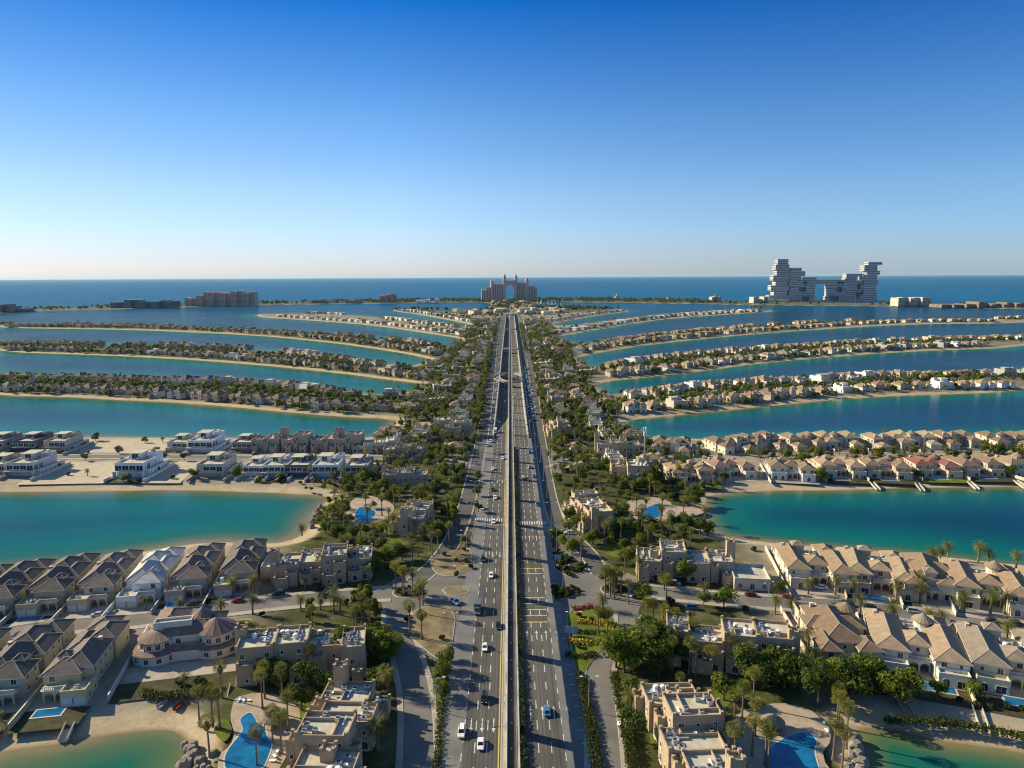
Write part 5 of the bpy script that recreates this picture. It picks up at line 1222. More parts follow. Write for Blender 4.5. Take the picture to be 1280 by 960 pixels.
KINDS = {'date': ('date_palm', 'date palm', 'palm', 4, 3.0), 'fan': ('fan_palm', 'fan palm', 'palm', 4, 1.6), 'leafy': ('leafy_tree', 'leafy green tree', 'tree', 5, 3.2), 'column': ('columnar_tree', 'tall columnar tree', 'tree', 2, 1.8), 'shrub': ('shrub', 'round green shrub', 'shrub', 3, 1.2)}
occupied = {}
def crowd(x, y, rad):
    k = (int(x // 8), int(y // 8))
    for i in range(-1, 2):
        for j in range(-1, 2):
            for (a, b, q) in occupied.get((k[0] + i, k[1] + j), ()):
                if (a - x) ** 2 + (b - y) ** 2 < ((q + rad) * .62) ** 2: return True
    return False
def in_poly(x, y, P):
    c = False; n = len(P)
    for i in range(n):
        (ax, ay), (bx, by) = P[i][:2], P[(i + 1) % n][:2]
        if (ay > y) != (by > y) and x < (bx - ax) * (y - ay) / (by - ay) + ax: c = not c
    return c
def put(kind, x, y, s=1.0, check=True, z=0):
    rad = KINDS[kind][4] * s
    if check:
        if blocked(x, y, rad * (.55 if y < 520 else .15)) or near_road(x, y, (.4 if kind in ('fan', 'shrub') else 1.0) if y < 520 else .1) or crowd(x, y, rad): return False
        for P in KEEP:
            if in_poly(x, y, P): return False
        if land_in(x, y) < SHORE[0]: return False
    occupied.setdefault((int(x // 8), int(y // 8)), []).append((x, y, rad)); TREES.append((kind, x, y, s, z)); return True
def putpx(kind, pts, s=1.0, check=False):
    for q in pts: c = G(q[0], q[1]); put(kind, c.x, c.y, (q[2] if len(q) > 2 else 1.0) * s, check)
rt = random.Random(11)
# palms and trees that can be told apart, by the foot of their trunks
putpx('fan', zz(220, 830, 7.11, [(410, 300), (390, 570), (770, 400), (790, 310), (950, 330), (1000, 590), (940, 800), (720, 900), (300, 830), (210, 540), (330, 560), (860, 700)]))
putpx('fan', zz(320, 720, 4, [(400, 440), (275, 500), (570, 260), (505, 310), (530, 240), (490, 300), (770, 300), (820, 190), (828, 320), (740, 100), (785, 100), (735, 90)]))
putpx('fan', zz(640, 720, 4, [(465, 110), (490, 105), (512, 115), (545, 100), (500, 95), (475, 310), (430, 310), (705, 260), (672, 255), (765, 300), (812, 320), (770, 150), (695, 440), (800, 470), (900, 380), (918, 500), (1000, 520), (885, 490), (1090, 460), (1180, 520), (1205, 655), (1110, 750), (1150, 710), (1215, 800), (1200, 900), (1265, 950), (1110, 960), (1230, 450)]))
putpx('fan', zz(960, 720, 4, [(345, 720), (350, 790), (325, 920), (390, 850), (370, 960), (0, 960)]))
putpx('date', zz(320, 720, 4, [(610, 870, 1.25), (660, 590), (390, 190), (420, 175)]) + zz(640, 720, 4, [(590, 680, 1.1), (760, 70), (960, 110)]))
putpx('date', [(52, 810, 1.2), (277, 775, 1.1), (316, 768), (225, 768, .8), (291, 745), (318, 742), (128, 740, .8), (180, 738, .8), (195, 735, .8)])
putpx('date', zz(960, 720, 4, [(35, 190), (120, 190), (200, 90), (335, 95), (430, 110, 1.1), (335, 240, 1.2), (460, 200), (605, 270, 1.3), (640, 120), (760, 130, 1.2), (960, 180), (980, 180), (1110, 190, 1.2), (1180, 190, 1.2), (800, 260), (860, 270), (1190, 330, 1.2), (210, 500, 1.3), (230, 540, 1.1), (200, 380), (170, 350)]))
putpx('date', zz(960, 520, 4, [(820, 740, 1.2), (860, 720), (900, 700), (1050, 730, 1.2), (1100, 740), (1240, 760), (440, 860), (740, 900, 1.2)]))
putpx('date', zz(320, 520, 4, [(390, 930), (450, 790, 1.1), (230, 600)]))
putpx('fan', zz(320, 520, 4, [(965, 640), (910, 690), (880, 700), (620, 650), (590, 640), (690, 600), (560, 560), (630, 500), (550, 490), (440, 560), (420, 540), (690, 450), (720, 460), (1060, 270), (700, 870), (1110, 180), (1080, 180), (965, 230), (930, 150)]))
putpx('fan', zz(640, 520, 4, [(430, 610), (485, 630), (620, 500), (668, 510), (750, 500), (600, 430), (740, 550), (790, 590), (960, 560), (830, 330), (890, 330), (345, 720), (285, 640), (265, 640), (180, 260), (545, 620), (650, 560)]))
for pts, kind, s in ((zz(320, 720, 4, [(450, 410), (520, 420), (590, 400), (640, 430), (690, 400), (560, 380), (660, 370), (620, 350), (30, 480), (90, 470), (150, 520), (60, 540), (120, 560), (180, 450), (110, 430), (30, 560), (480, 400)]), 'leafy', 1.0),
                     (zz(320, 720, 4, [(500, 230), (540, 200), (570, 170), (600, 220), (520, 150)]), 'column', 1.1),
                     (zz(320, 520, 4, [(600, 400), (660, 420), (710, 400), (640, 370), (700, 350), (840, 620), (880, 610), (920, 600), (690, 730), (730, 720), (640, 740), (560, 800), (590, 770), (870, 180), (900, 200), (840, 150), (950, 320), (1000, 350), (390, 610), (350, 590), (420, 620), (330, 560), (540, 340), (580, 330), (950, 290), (390, 500), (440, 510)]), 'leafy', .95),
                     (zz(320, 520, 4, [(990, 540)]), 'column', 1.1), (zz(320, 520, 4, [(1040, 640), (920, 240), (930, 290)]), 'leafy', .7),
                     (zz(640, 720, 4, [(560, 480), (600, 460), (650, 420), (620, 380), (700, 380), (750, 430), (800, 420), (680, 340), (740, 350), (520, 460), (580, 420), (830, 440), (1260, 560), (1240, 480), (1220, 530), (1190, 560)]), 'leafy', 1.25),
                     (zz(960, 720, 4, [(30, 540), (80, 560), (120, 540), (60, 500), (10, 500), (110, 490), (480, 560), (460, 530), (510, 540), (300, 580), (350, 560), (420, 620), (250, 640), (560, 600), (620, 640), (680, 600)]), 'leafy', 1.2),
                     (zz(640, 520, 4, [(600, 380), (640, 370), (690, 360), (720, 380), (570, 370), (910, 450), (930, 430), (890, 440), (640, 660), (620, 600), (560, 740), (590, 730), (680, 780), (650, 760), (400, 640), (850, 560), (890, 580), (940, 590), (800, 560), (980, 600), (300, 690), (220, 630), (260, 660), (300, 250), (360, 250), (420, 260), (250, 280), (470, 270), (870, 830), (320, 560), (290, 540), (350, 540), (550, 600)]), 'leafy', .95)):
    putpx(kind, [(x, y, rt.uniform(.85, 1.2)) for x, y in pts], s)
putpx('leafy', [(556, 838, .85), (553, 852, .8), (551, 872, .75), (560, 826, .7), (598, 640, .7), (597, 620, .7), (598, 600, .75)])
for pts in GARDENS:                                      # shrubs in the gardens above the beaches
    a, b, c, d = [Vector(p) for p in pts]
    for _ in range(7):
        q = a.lerp(b, rt.random()).lerp(d.lerp(c, rt.random()), rt.uniform(.35, 1.0)); put(rt.choice(['shrub', 'shrub', 'shrub', 'date', 'leafy']), q.x, q.y, rt.uniform(.5, .8))
# planted belts of the trunk, then gardens of the fronds
def scatter(n, xr, yr, mix, smin=.6, smax=1.1):
    done = 0
    for _ in range(n * 4):
        if done >= n: break
        x, y = rt.uniform(*xr), rt.uniform(*yr); k = rt.choices(list(mix), list(mix.values()))[0]
        if put(k, x, y, rt.uniform(smin, smax)): done += 1
MIXT = {'leafy': 4, 'fan': 3.5, 'date': 1.5, 'column': .4, 'shrub': 1.5}
for sd_ in (-1, 1):
    for y0, y1, n in ((150, 240, 16), (240, 330, 32), (330, 420, 60), (420, 520, 100), (520, 640, 130), (640, 800, 140), (800, 1000, 180), (1000, 1250, 260), (1250, 1550, 280), (1550, 1900, 200)):
        scatter(n, (sd_ * 30, sd_ * (95 if y0 > 300 else 80)), (y0, y1), MIXT)
    scatter(60, (sd_ * 17, sd_ * 30), (340, 1700), {'fan': 3, 'leafy': 1}, .6, .95)
    SHORE[0] = 4
    scatter(34, (sd_ * 78, sd_ * 122), (322, 398), {'date': 2, 'shrub': 4, 'leafy': 2, 'fan': 1}, .5, .95); SHORE[0] = 9
    scatter(170, (sd_ * 24, sd_ * 34), (520, 1700), {'fan': 2, 'leafy': 4}, .6, 1.0)
for key, lst in AXIS.items():
    d = {'R2': 14, 'L3': 19, 'R3': 16, 'L4': 18, 'R4': 17, 'L5': 16, 'R5': 15}.get(key[:2], 3)
    for c, inl in lst:
        s_ = Vector((-inl.y, inl.x))
        for _ in range(d):
            q = c + s_ * rt.uniform(-14, 14) + inl * (rt.choice([rt.uniform(12, 46), rt.uniform(-17, -11), rt.uniform(-6, 40), rt.uniform(14, 60)])); put(rt.choices(['date', 'leafy', 'fan'], [3, 4, .8])[0], q.x, q.y, rt.uniform(.5, 1.05))
for key, pl in STREETS.items():                          # gardens along the nearer frond streets
    nm = normals(pl)
    for i in range(0, len(pl), 2):
        for sgn in (-1, 1):
            if rt.random() < .5: q = pl[i] + nm[i] * sgn * rt.uniform(7.5, 10); put(rt.choice(['date', 'leafy', 'shrub']), q.x, q.y, rt.uniform(.6, .95))
            if rt.random() < .5: q = pl[i] + nm[i] * sgn * rt.uniform(40, 50); put(rt.choice(['date', 'shrub', 'leafy', 'shrub']), q.x, q.y, rt.uniform(.6, .9))
for k in ('oval_l', 'garden_r', 'mid_r', 'tear_r', 'tear_l'):
    P = [tuple(p) for p in PL(ISL[k])]; xs = [p[0] for p in P]; ys = [p[1] for p in P]
    for _ in range(60):
        x, y = rt.uniform(min(xs), max(xs)), rt.uniform(min(ys), max(ys))
        if in_poly(x, y, P) and not crowd(x, y, .9) and (k in ('mid_r', 'tear_r') or rt.random() < .12): put('shrub', x, y, rt.uniform(.4, .75), False, .2)
for c in (G(508, 740), G(769, 737)):
    for k in range(9): put('shrub', c.x + 3.2 * math.cos(k * .7), c.y + 3.2 * math.sin(k * .7), .42, False, .3)
for _ in range(420):
    x, y = rt.uniform(-200, 200), rt.uniform(2000, 3300)
    if abs(x) > 16 and land_in(x, y) > 10: TREES.append((rt.choice(['leafy', 'date']), x, y, rt.uniform(.8, 1.5), 0))
for _ in range(9000):                                   # green belt of the crescent
    x, y = rt.uniform(-2300, 2300), rt.uniform(2450, 3650)
    if land_in(x, y) > 14 and (x < 880 or rt.random() < .12) and (x > -900 or rt.random() < .5): TREES.append((rt.choice(['leafy', 'leafy', 'date']), x, y, rt.uniform(1.2, 2.0), 0))
def instance_trees():
    TREES.sort(key=lambda t: math.hypot(t[1], t[2])); cnt = {}; far = []
    made = []
    for kind, x, y, s, z in TREES:
        d = math.hypot(x, y); px, py = to_px(x, y, 4)
        if not (-60 < px < 1340 and py < 1040): continue
        cnt[kind] = cnt.get(kind, 0) + 1
        name, desc, cat, nk, rad = KINDS[kind]
        if cnt[kind] > 298 or (d > 900 and kind != 'fan'): far.append((kind, x, y, s)); continue
        key = ('f' if d > 520 and kind in ('date', 'fan', 'leafy') else '') + kind
        nk = {'fdate': 2, 'ffan': 2, 'fleafy': 4}.get(key, nk)
        rr = random.Random(int(x * 31 + y * 17)); r = place(name, PROTO['%s%d' % (key, rr.randrange(nk))], (x, y, Z0 + z), rr.uniform(0, 6.28), s * rr.uniform(.93, 1.07))
        made.append((r, desc, cat, x, y, s, kind))
    # one object for the trees nobody could count
    V = []; F = []; mi = []; base = {}
    for kind, x, y, s in far:
        key = {'date': 'fdate', 'fan': 'ffan', 'leafy': 'fleafy', 'column': 'fleafy', 'shrub': 'fleafy'}[kind]
        rr = random.Random(int(x * 13 + y * 7)); k2 = '%s%d' % (key, rr.randrange({'fdate': 2, 'ffan': 2, 'fleafy': 4}[key]))
        if k2 not in base:
            vs = []; fs = []; ms = []
            for nd in PROTO[k2]:
                me = nd[1]; o = len(vs); vs += [tuple(v.co) for v in me.vertices]; fs += [tuple(i + o for i in p.vertices) for p in me.polygons]; ms += [me.materials[p.material_index].name for p in me.polygons]
            base[k2] = (np.array(vs), fs, ms)
        vs, fs, ms = base[k2]; a = rr.uniform(0, 6.28); ss = s * (.5 if kind == 'shrub' else 1); o = len(V)
        X_ = (vs[:, 0] * math.cos(a) - vs[:, 1] * math.sin(a)) * ss + x; Y_ = (vs[:, 0] * math.sin(a) + vs[:, 1] * math.cos(a)) * ss + y
        V.extend(zip(X_.tolist(), Y_.tolist(), (vs[:, 2] * ss + Z0).tolist())); F.extend(tuple(i + o for i in f) for f in fs); mi.extend(ms)
    if V:
        me = bpy.data.meshes.new('distant_trees'); me.from_pydata(V, [], F); names = sorted(set(mi))
        for n_ in names: me.materials.append(bpy.data.materials[n_])
        me.polygons.foreach_set('material_index', [names.index(n_) for n_ in mi]); me.update()
        tag(obj('distant_trees', me), 'distant green trees and palms spread over the far fronds', 'trees', None, 'stuff')
    return made
MADE = instance_trees()
# ------------------------------------------------------------------ vehicles
def car_parts(kind, seed=0):
    L, W, H = {'saloon': (4.6, 1.85, 1.45), 'suv': (4.8, 1.98, 1.8), 'van': (5.6, 2.1, 2.5), 'pickup': (5.3, 1.95, 1.8), 'truck': (7.5, 2.4, 3.2)}[kind]
    b = MB(); g = MB(); hl = L / 2; w = W / 2; zb = .28; bh = {'saloon': .92, 'suv': 1.08, 'van': 1.25, 'pickup': 1.08, 'truck': 1.3}[kind]
    st = [(-hl, .55, .62, .78), (-hl + .12, .4, .84, .95), (-hl + .7, zb, .93, 1.0), (0, zb, 1.0, 1.0), (hl - 1.0, zb, .96, .97), (hl - .2, .38, .86, .88), (hl, .5, .68, .78)]   # +Y is the nose
    vs = []; fs = []
    for y, z0, zf, wf in st:
        ww = w * wf; zt = bh * (zf + .04) if y < hl - .9 else bh * zf * .9
        vs += [(-ww, y, z0), (ww, y, z0), (ww * .97, y, z0 + (zt - z0) * .65), (ww * .86, y, zt), (-ww * .86, y, zt), (-ww * .97, y, z0 + (zt - z0) * .65)]
    for i in range(len(st) - 1):
        for k in range(6): o = 6 * i; fs.append((o + k, o + (k + 1) % 6, o + 6 + (k + 1) % 6, o + 6 + k)[::-1])
    fs += [(0, 1, 2, 3, 4, 5), tuple(6 * (len(st) - 1) + k for k in range(6))[::-1]]
    b.add(vs, fs, 'carpaint')
    if kind == 'truck':
        b.box(-w, w, -hl, hl - 2.3, 1.0, H, 'carpaint'); ca = (hl - 2.1, hl - .9, hl - 2.0, hl - 1.2, 2.3)
    elif kind == 'van': ca = (-hl + .15, hl - 1.0, -hl + .25, hl - 1.9, H)
    elif kind == 'pickup':
        ca = (-.5, 1.35, -.35, .75, H); b.box(-w * .8, w * .8, -hl + .2, -.6, bh - .02, bh + .03, 'dark')
    elif kind == 'suv': ca = (-hl + .2, 1.35, -hl + .55, .65, H)
    else: ca = (-hl + .55, 1.25, -1.15, .45, H)
    y0, y1, t0, t1, zt = ca; lo, hi = w * .84, w * .68
    z0 = bh * .96
    vs = [(-lo, y0, z0), (lo, y0, z0), (lo, y1, z0), (-lo, y1, z0), (-hi, t0, zt - .06), (hi, t0, zt - .06), (hi, t1, zt - .06), (-hi, t1, zt - .06)]
    g.add(vs, [(0, 1, 5, 4), (1, 2, 6, 5), (2, 3, 7, 6), (3, 0, 4, 7)], 'glass')
    b.box(-hi - .03, hi + .03, t0 - .03, t1 + .03, zt - .058, zt, 'carpaint')
    for (a, c) in ((0, 4), (1, 5), (2, 6), (3, 7)): b.bar(vs[a], vs[c], .1, .1, 'carpaint')
    if kind in ('suv', 'van'):
        for x in (-hi, hi): b.bar((x, t0, zt + .05), (x, t1, zt + .05), .06, .05, 'steel')
    nodes = [('body', b.mesh('body'), None, 0, 'body', []), ('window_glass', g.mesh('window_glass'), None, 0, None, [])]
    for sx in (-1, 1):
        for sy in (-1, 1):
            mb = MB(); r = .34 if kind in ('saloon',) else .4; n = 10; cx = sx * (w - .14); cy = sy * (hl - .95)
            pts = [(r * math.cos(2 * math.pi * k / n), r * math.sin(2 * math.pi * k / n)) for k in range(n)]
            o = [(cx - .13, cy + a, r + c) for a, c in pts] + [(cx + .13, cy + a, r + c) for a, c in pts]
            mb.add(o, [(k, (k + 1) % n, n + (k + 1) % n, n + k) for k in range(n)], 'tyre')
            q = cx + sx * .131; mb.add([(q, cy + a, r + c) for a, c in pts], [tuple(range(n)) if sx > 0 else tuple(range(n))[::-1]], 'tyre')
            q = cx + sx * .14; mb.add([(q, cy + a * .62, r + c * .62) for a, c in pts], [tuple(range(n)) if sx > 0 else tuple(range(n))[::-1]], 'steel')
            nodes.append(('wheel', mb.mesh('wheel'), None, 0, None, []))
    for sx in (-1, 1):
        mb = MB(); mb.box(sx * w * .62 - .22, sx * w * .62 + .22, hl - .2, hl - .03, bh * .56, bh * .72, 'lamp'); nodes.append(('headlight', mb.mesh('headlight'), None, 0, None, []))
        mb = MB(); mb.box(sx * w * .62 - .2, sx * w * .62 + .2, -hl - .01, -hl + .12, bh * .58, bh * .74, 'redlamp'); nodes.append(('tail_light', mb.mesh('tail_light'), None, 0, None, []))
    return nodes
for k in ('saloon', 'suv', 'van', 'pickup', 'truck'): PROTO[k] = car_parts(k)
COLS = {'white': (.82, .82, .82), 'black': (.012, .012, .014), 'silver': (.42, .43, .45), 'dark red': (.16, .012, .015), 'blue': (.06, .16, .34), 'light blue': (.28, .45, .62), 'grey': (.14, .14, .15), 'red': (.35, .02, .02), 'dark': (.025, .027, .03)}
def car(kind, col, x, y, rot, label, group, z=None):
    zc = (road_z(y) + .10 if abs(x) < 20 and z is None else (Z0 + .1 if z is None else z)) + .012
    r = place('car' if kind not in ('truck', 'van', 'pickup') else {'truck': 'box_truck', 'van': 'delivery_van', 'pickup': 'pickup_truck'}[kind], PROTO[kind], (x, y, zc), rot, None, {'body': COLS[col]})
    tag(r, label, {'truck': 'truck', 'van': 'van', 'pickup': 'pickup truck'}.get(kind, 'car'), group); return r
WORD = {'saloon': 'saloon', 'suv': 'estate car', 'van': 'van', 'pickup': 'pickup', 'truck': 'box truck'}
CL = [(577, 915, 'suv', 'white'), (601, 930, 'saloon', 'white'), (605.5, 873, 'suv', 'black'), (606, 809, 'saloon', 'white'), (623, 782, 'saloon', 'black'), (597, 762, 'truck', 'grey'), (614, 719, 'saloon', 'white'), (604, 699, 'suv', 'dark'), (617, 652, 'saloon', 'white'), (603, 635, 'saloon', 'white'), (619, 622, 'saloon', 'white'), (616, 612, 'saloon', 'black'),
      (616, 586, 'saloon', 'white'), (628.5, 573, 'saloon', 'white'), (622, 567, 'saloon', 'silver'), (613, 552, 'suv', 'white'), (609, 557, 'suv', 'light blue'), (619, 540, 'truck', 'white'), (624, 527, 'saloon', 'white'), (621, 526, 'suv', 'silver'), (631, 502, 'saloon', 'white'), (628, 486, 'saloon', 'silver'), (630, 470, 'saloon', 'white'), (631, 452, 'suv', 'black'), (633, 440, 'saloon', 'white')]
CR = [(684, 889, 'saloon', 'blue'), (672, 630, 'suv', 'light blue'), (654, 597, 'saloon', 'white'), (667, 595, 'saloon', 'silver'), (662, 584, 'pickup', 'white'), (668, 576, 'pickup', 'white'), (662, 565, 'suv', 'light blue'), (650.5, 498, 'suv', 'white'), (642, 493, 'saloon', 'white'), (647, 470, 'saloon', 'dark'), (645, 455, 'saloon', 'white')]
for lst, rot, side in ((CL, math.pi, 'left'), (CR, 0, 'right')):
    lst = sorted(lst, key=lambda q: -q[1])
    for k, (px, py, kind, col) in enumerate(lst):
        y = G(px, py)[1]; z = road_z(y); c = G(px, py, z + .6)
        c.x = max(min(c.x, -4), -18.3) if side == 'left' else min(max(c.x, 5), 18.3)
        car(kind, col, c.x, c.y, rot, '%s %s on %s carriageway, %s vehicle up from picture bottom' % (col, WORD[kind], side, ordinal(k + 1)), 'vehicles on the %s carriageway' % side)
rc = random.Random(3); k = 0
for row, x in enumerate((15.4, 18.8, 22)):
    y = 560 + row * 7
    while y < 900:
        k += 1; col = rc.choice(['white', 'white', 'silver', 'dark', 'light blue', 'grey']); kind = rc.choice(['saloon', 'suv', 'saloon', 'suv'])
        if row < 2 or rc.random() < .35: car(kind, col, x + rc.uniform(-.2, .2), y, 0, '%s %s queueing on right frontage road, %s file, %d metres along' % (col, WORD[kind], ORD[row + 1], y - 540), 'cars queueing on the right frontage road', Z0 + .05)
        y += rc.uniform(9, 17)
y = 540; k = 0
while y < 1000:
    k += 1; col = rc.choice(['white', 'white', 'silver', 'dark', 'grey']); car(rc.choice(['saloon', 'suv']), col, -15.2 + rc.uniform(-.2, .2), y, math.pi, '%s car on left frontage road beside retaining wall, %s from the near end' % (col, ordinal(k)), 'cars on the left frontage road', Z0 + .05); y += rc.uniform(9, 22)
SC = [(24, 793, 'saloon', 'dark red', 'dark red saloon on the first left street by a date palm'), (78, 792, 'suv', 'silver', 'silver estate car parked before the grey-roofed corner villas'), (152, 786, 'suv', 'white', 'white estate car parked beside lamp post above the yellow villa'), (240, 755, 'suv', 'dark', 'black estate car on first left street below the two-garage villa'), (297, 750, 'saloon', 'red', 'red saloon parked below the rightmost lagoon villa on left'), (122, 768, 'saloon', 'silver', 'silver saloon in tree shade on the first left street'), (13, 801, 'saloon', 'blue', 'blue saloon parked near the left picture edge'), (405, 744, 'suv', 'black', 'black estate car driving towards the left roundabout'), (402, 735, 'saloon', 'red', 'red saloon parked by left lagoon town houses'), (569, 752, 'suv', 'light blue', 'pale blue and white car leaving the left junction onto highway'), (348, 742, 'suv', 'dark', 'dark estate car in villa shade by the garage house'),
      (939, 743, 'saloon', 'dark red', 'dark red saloon on right street below the white garage house'), (866, 759, 'suv', 'blue', 'blue estate car parked above the right street town houses'), (843, 729, 'suv', 'light blue', 'pale blue car parked beside the long red hedge'), (1060, 755, 'suv', 'dark', 'dark estate car, left one of two dark cars on right street'), (1088, 758, 'saloon', 'dark', 'dark saloon, right one of two dark cars on right street'), (1143, 764, 'suv', 'silver', 'silver estate car on right street under the towered villa'), (1175, 788, 'saloon', 'silver', 'silver saloon parked behind the big white beach villa'), (1242, 776, 'saloon', 'dark', 'dark saloon near the right edge, left of a black estate car'), (1271, 780, 'suv', 'black', 'black estate car at the right edge of the street'), (985, 745, 'saloon', 'red', 'red saloon between two date palms on the right street'), (1026, 734, 'saloon', 'white', 'white saloon in driveway of white lagoon villa on right'), (783, 906, 'suv', 'white', 'white estate car parked under carport beside lower right town houses'), (712, 666, 'pickup', 'white', 'white pickup beside stepped pink-tan block on service road'), (798, 746, 'saloon', 'black', 'black saloon entering the right roundabout')]
for px, py, kind, col, lab in SC:
    c = G(px, py, Z0 + .7); st = min((p for s in ('L1', 'R1') for p in zip(STREETS[s][:-1], STREETS[s][1:])), key=lambda ab: (ab[0] - c).length); d = st[1] - st[0]
    rot = math.atan2(d.y, d.x) - math.pi / 2
    if px in (569,): rot = R(215)
    if px in (783, 712, 1026): rot = R(80)
    car(kind, col, c.x, c.y, rot, lab, 'cars on the frond streets', Z0 + .11)
# ------------------------------------------------------------------ street furniture
def lamp_parts():
    p = MB(); p.tube([(0, 0, 0), (0, 0, .8), (0, 0, 10.5)], [.18, .13, .08], 'steel', 6); a = MB()
    for s in (-1, 1): a.tube([(0, 0, 10.3), (s * .9, 0, 10.75), (s * 2.0, 0, 10.85)], [.06, .05, .05], 'steel', 5)
    nodes = [('pole', p.mesh('pole'), None, 0, None, []), ('arm', a.mesh('arm'), None, 0, None, [])]
    for s in (-1, 1): mb = MB(); mb.box(s * 2.3 - .45, s * 2.3 + .45, -.2, .2, 10.78, 10.95, 'lamp'); nodes.append(('lamp_head', mb.mesh('lamp_head'), None, 0, None, []))
    return nodes
PROTO['lamp'] = lamp_parts()
for side, nm, f in ((-1, 'left', lambda y: XLo(y) - 1.3), (1, 'right', lambda y: XRo(y) + 1.7)):
    k = 0
    for y in list(np.arange(176, 480, 37)) + list(np.arange(520, 1500, 55)):
        k += 1; x = f(y) if y < 490 else side * 14.2
        r = place('street_lamp', PROTO['lamp'], (x, y, Z0), 0, .93); tag(r, 'double-armed grey street lamp on the %s highway verge, %s counted from picture bottom' % (nm, ordinal(k)), 'street lamp', 'street lamps along the highway')
for px, py, lab in ((144, 792, 'grey street lamp beside the white estate car on first left street'), (960, 755, 'grey street lamp by right street above the crenellated block')):
    c = G(px, py); r = place('street_lamp', PROTO['lamp'], (c.x, c.y, Z0), R(20), .75); tag(r, lab, 'street lamp')
def sign_parts(w, h, z):
    p = MB(); 
    for x in (-w * .35, w * .35): p.tube([(x, 0, 0), (x, 0, z + h)], [.08, .08], 'steel', 5)
    s = MB(); s.box(-w / 2, w / 2, -.14, -.07, z, z + h, 'signblue'); return [('post', p.mesh('post'), None, 0, None, []), ('panel', s.mesh('panel'), None, 0, None, [])]
for px, py, w, h, z, lab in ((547, 876, 2.2, 1.6, 3.0, 'small pale blue sign board on the left verge beside a lamp'), (591, 655, 2.2, 1.6, 2.8, 'small pale sign board at left end of the zebra crossing'), (690, 664, 2.4, 1.7, 2.8, 'small pale sign board at right end of the zebra crossing'), (697, 707, 2.6, 1.9, 2.6, 'pale blue sign board on the teardrop island right of highway'), (714, 795, 4.2, 2.4, 1.0, 'wide pale blue sign board at edge of the flowered garden island')):
    c = G(px, py); PROTO['sign'] = sign_parts(w, h, z); r = place('road_sign', PROTO['sign'], (c.x, c.y, Z0 + .1)); tag(r, lab, 'sign')
c = G(805, 593); t = empty('telecom_mast', (c.x, c.y, Z0), 0, 1.25); tag(t, 'slender telecom mast with white antennas rising between the right lagoon blocks', 'mast')
mb = MB(); mb.tube([(0, 0, 0), (0, 0, 22)], [.45, .22], 'steel', 8); obj('mast', mb.mesh('mast'), t)
for k in range(6):
    mb = MB(); a = k * math.pi / 3; z = 18.4 + (k % 2) * 2.3; mb.box(.7 * math.cos(a) - .22, .7 * math.cos(a) + .22, .7 * math.sin(a) - .22, .7 * math.sin(a) + .22, z, z + 2.1, 'white'); mb.bar((0, 0, z + 1), (.6 * math.cos(a), .6 * math.sin(a), z + 1), .1, .1, 'steel'); obj('antenna', mb.mesh('antenna'), t)
def hedge(pts, w, h, m, name, lab, px=True, cat='hedge', seed=1):
    r = random.Random(seed); pl = resample(PL(pts) if px else [Vector(p) for p in pts], 1.5); nm = normals(pl); mb = MB()
    for i in range(len(pl)):
        for k in range(int(44 * w * h)):
            q = pl[i] + nm[i] * r.uniform(-w / 2, w / 2); dv = Vector((r.uniform(-.8, .8), r.uniform(-.8, .8), 0)); z = Z0 + h * r.random() ** .5; s = r.uniform(.16, .32)
            p = Vector((q.x, q.y, z)) + dv; n = Vector((r.gauss(0, 1), r.gauss(0, 1), r.gauss(.6, 1))).normalized(); a = n.orthogonal().normalized() * s; b = n.cross(a)
            mb.add([tuple(p + a), tuple(p + b), tuple(p - a), tuple(p - b)], [(0, 1, 2, 3)], m)
    o = obj(name, mb.mesh(name)); tag(o, lab, cat, None, 'stuff' if name == 'flower_bed' else None); return o
hedge([(727, 850), (733, 880), (740, 920), (747, 965), (750, 990)], 2.0, 1.5, 'hedge', 'hedge', 'long clipped green hedge on the right verge at the bottom', seed=2)
hedge([(2.1, 128), (2.1, 300), (2.1, 470)], 1.5, 1.5, 'hedge', 'hedge', 'long dark hedge in the median under the monorail', px=False, seed=20)
hedge([(768, 848), (773, 876), (777, 890)], 1.6, 2.2, 'hedge', 'hedge', 'green hedge round the forecourt of lower right town houses, upper part', seed=3)
hedge([(781, 915), (786, 940), (792, 975)], 1.6, 2.2, 'hedge', 'hedge', 'green hedge round the forecourt of lower right town houses, lower part', seed=4)
hedge([(546, 960), (550, 910), (554, 870), (559, 835)], 1.2, .9, 'hedge', 'hedge', 'low green hedge on the left verge at the bottom', seed=5)
hedge([(712, 803), (735, 805), (760, 802)], 2.4, 1.0, 'flower', 'flower_bed', 'bright yellow flower strip across the garden island, lower one', cat='flowers', seed=6)
hedge([(724, 778), (745, 780), (768, 783)], 2.2, 1.0, 'flower', 'flower_bed', 'yellow flower strip across the garden island, upper one', cat='flowers', seed=7)
hedge([(718, 762), (738, 760), (752, 764)], 2.2, .9, 'redflower', 'flower_bed', 'reddish flower strip at the top of the garden island', cat='flowers', seed=8)
hedge([(712, 790), (740, 792), (768, 793)], 2.2, .9, 'hedge', 'hedge', 'low hedge between the two yellow flower strips', seed=9)
hedge([(710, 820), (728, 822), (742, 819)], 2.6, 1.0, 'hedge', 'hedge', 'low hedge below the lower yellow flower strip', seed=10)
hedge([(812, 722), (825, 728), (843, 733)], 1.2, 2.0, 'redflower', 'flowering_hedge', 'long dark red hedge beside the right roundabout street', seed=11)
hedge([(181, 868), (200, 873), (240, 868), (262, 862)], 2.4, 1.4, 'hedge', 'hedge', 'dark hedge below the curved white villa', seed=12)
hedge([(1110, 905), (1160, 905), (1220, 912), (1280, 925)], 2.2, 1.5, 'hedge', 'hedge', 'hedge along the small beach below the blue pool at lower right', seed=13)
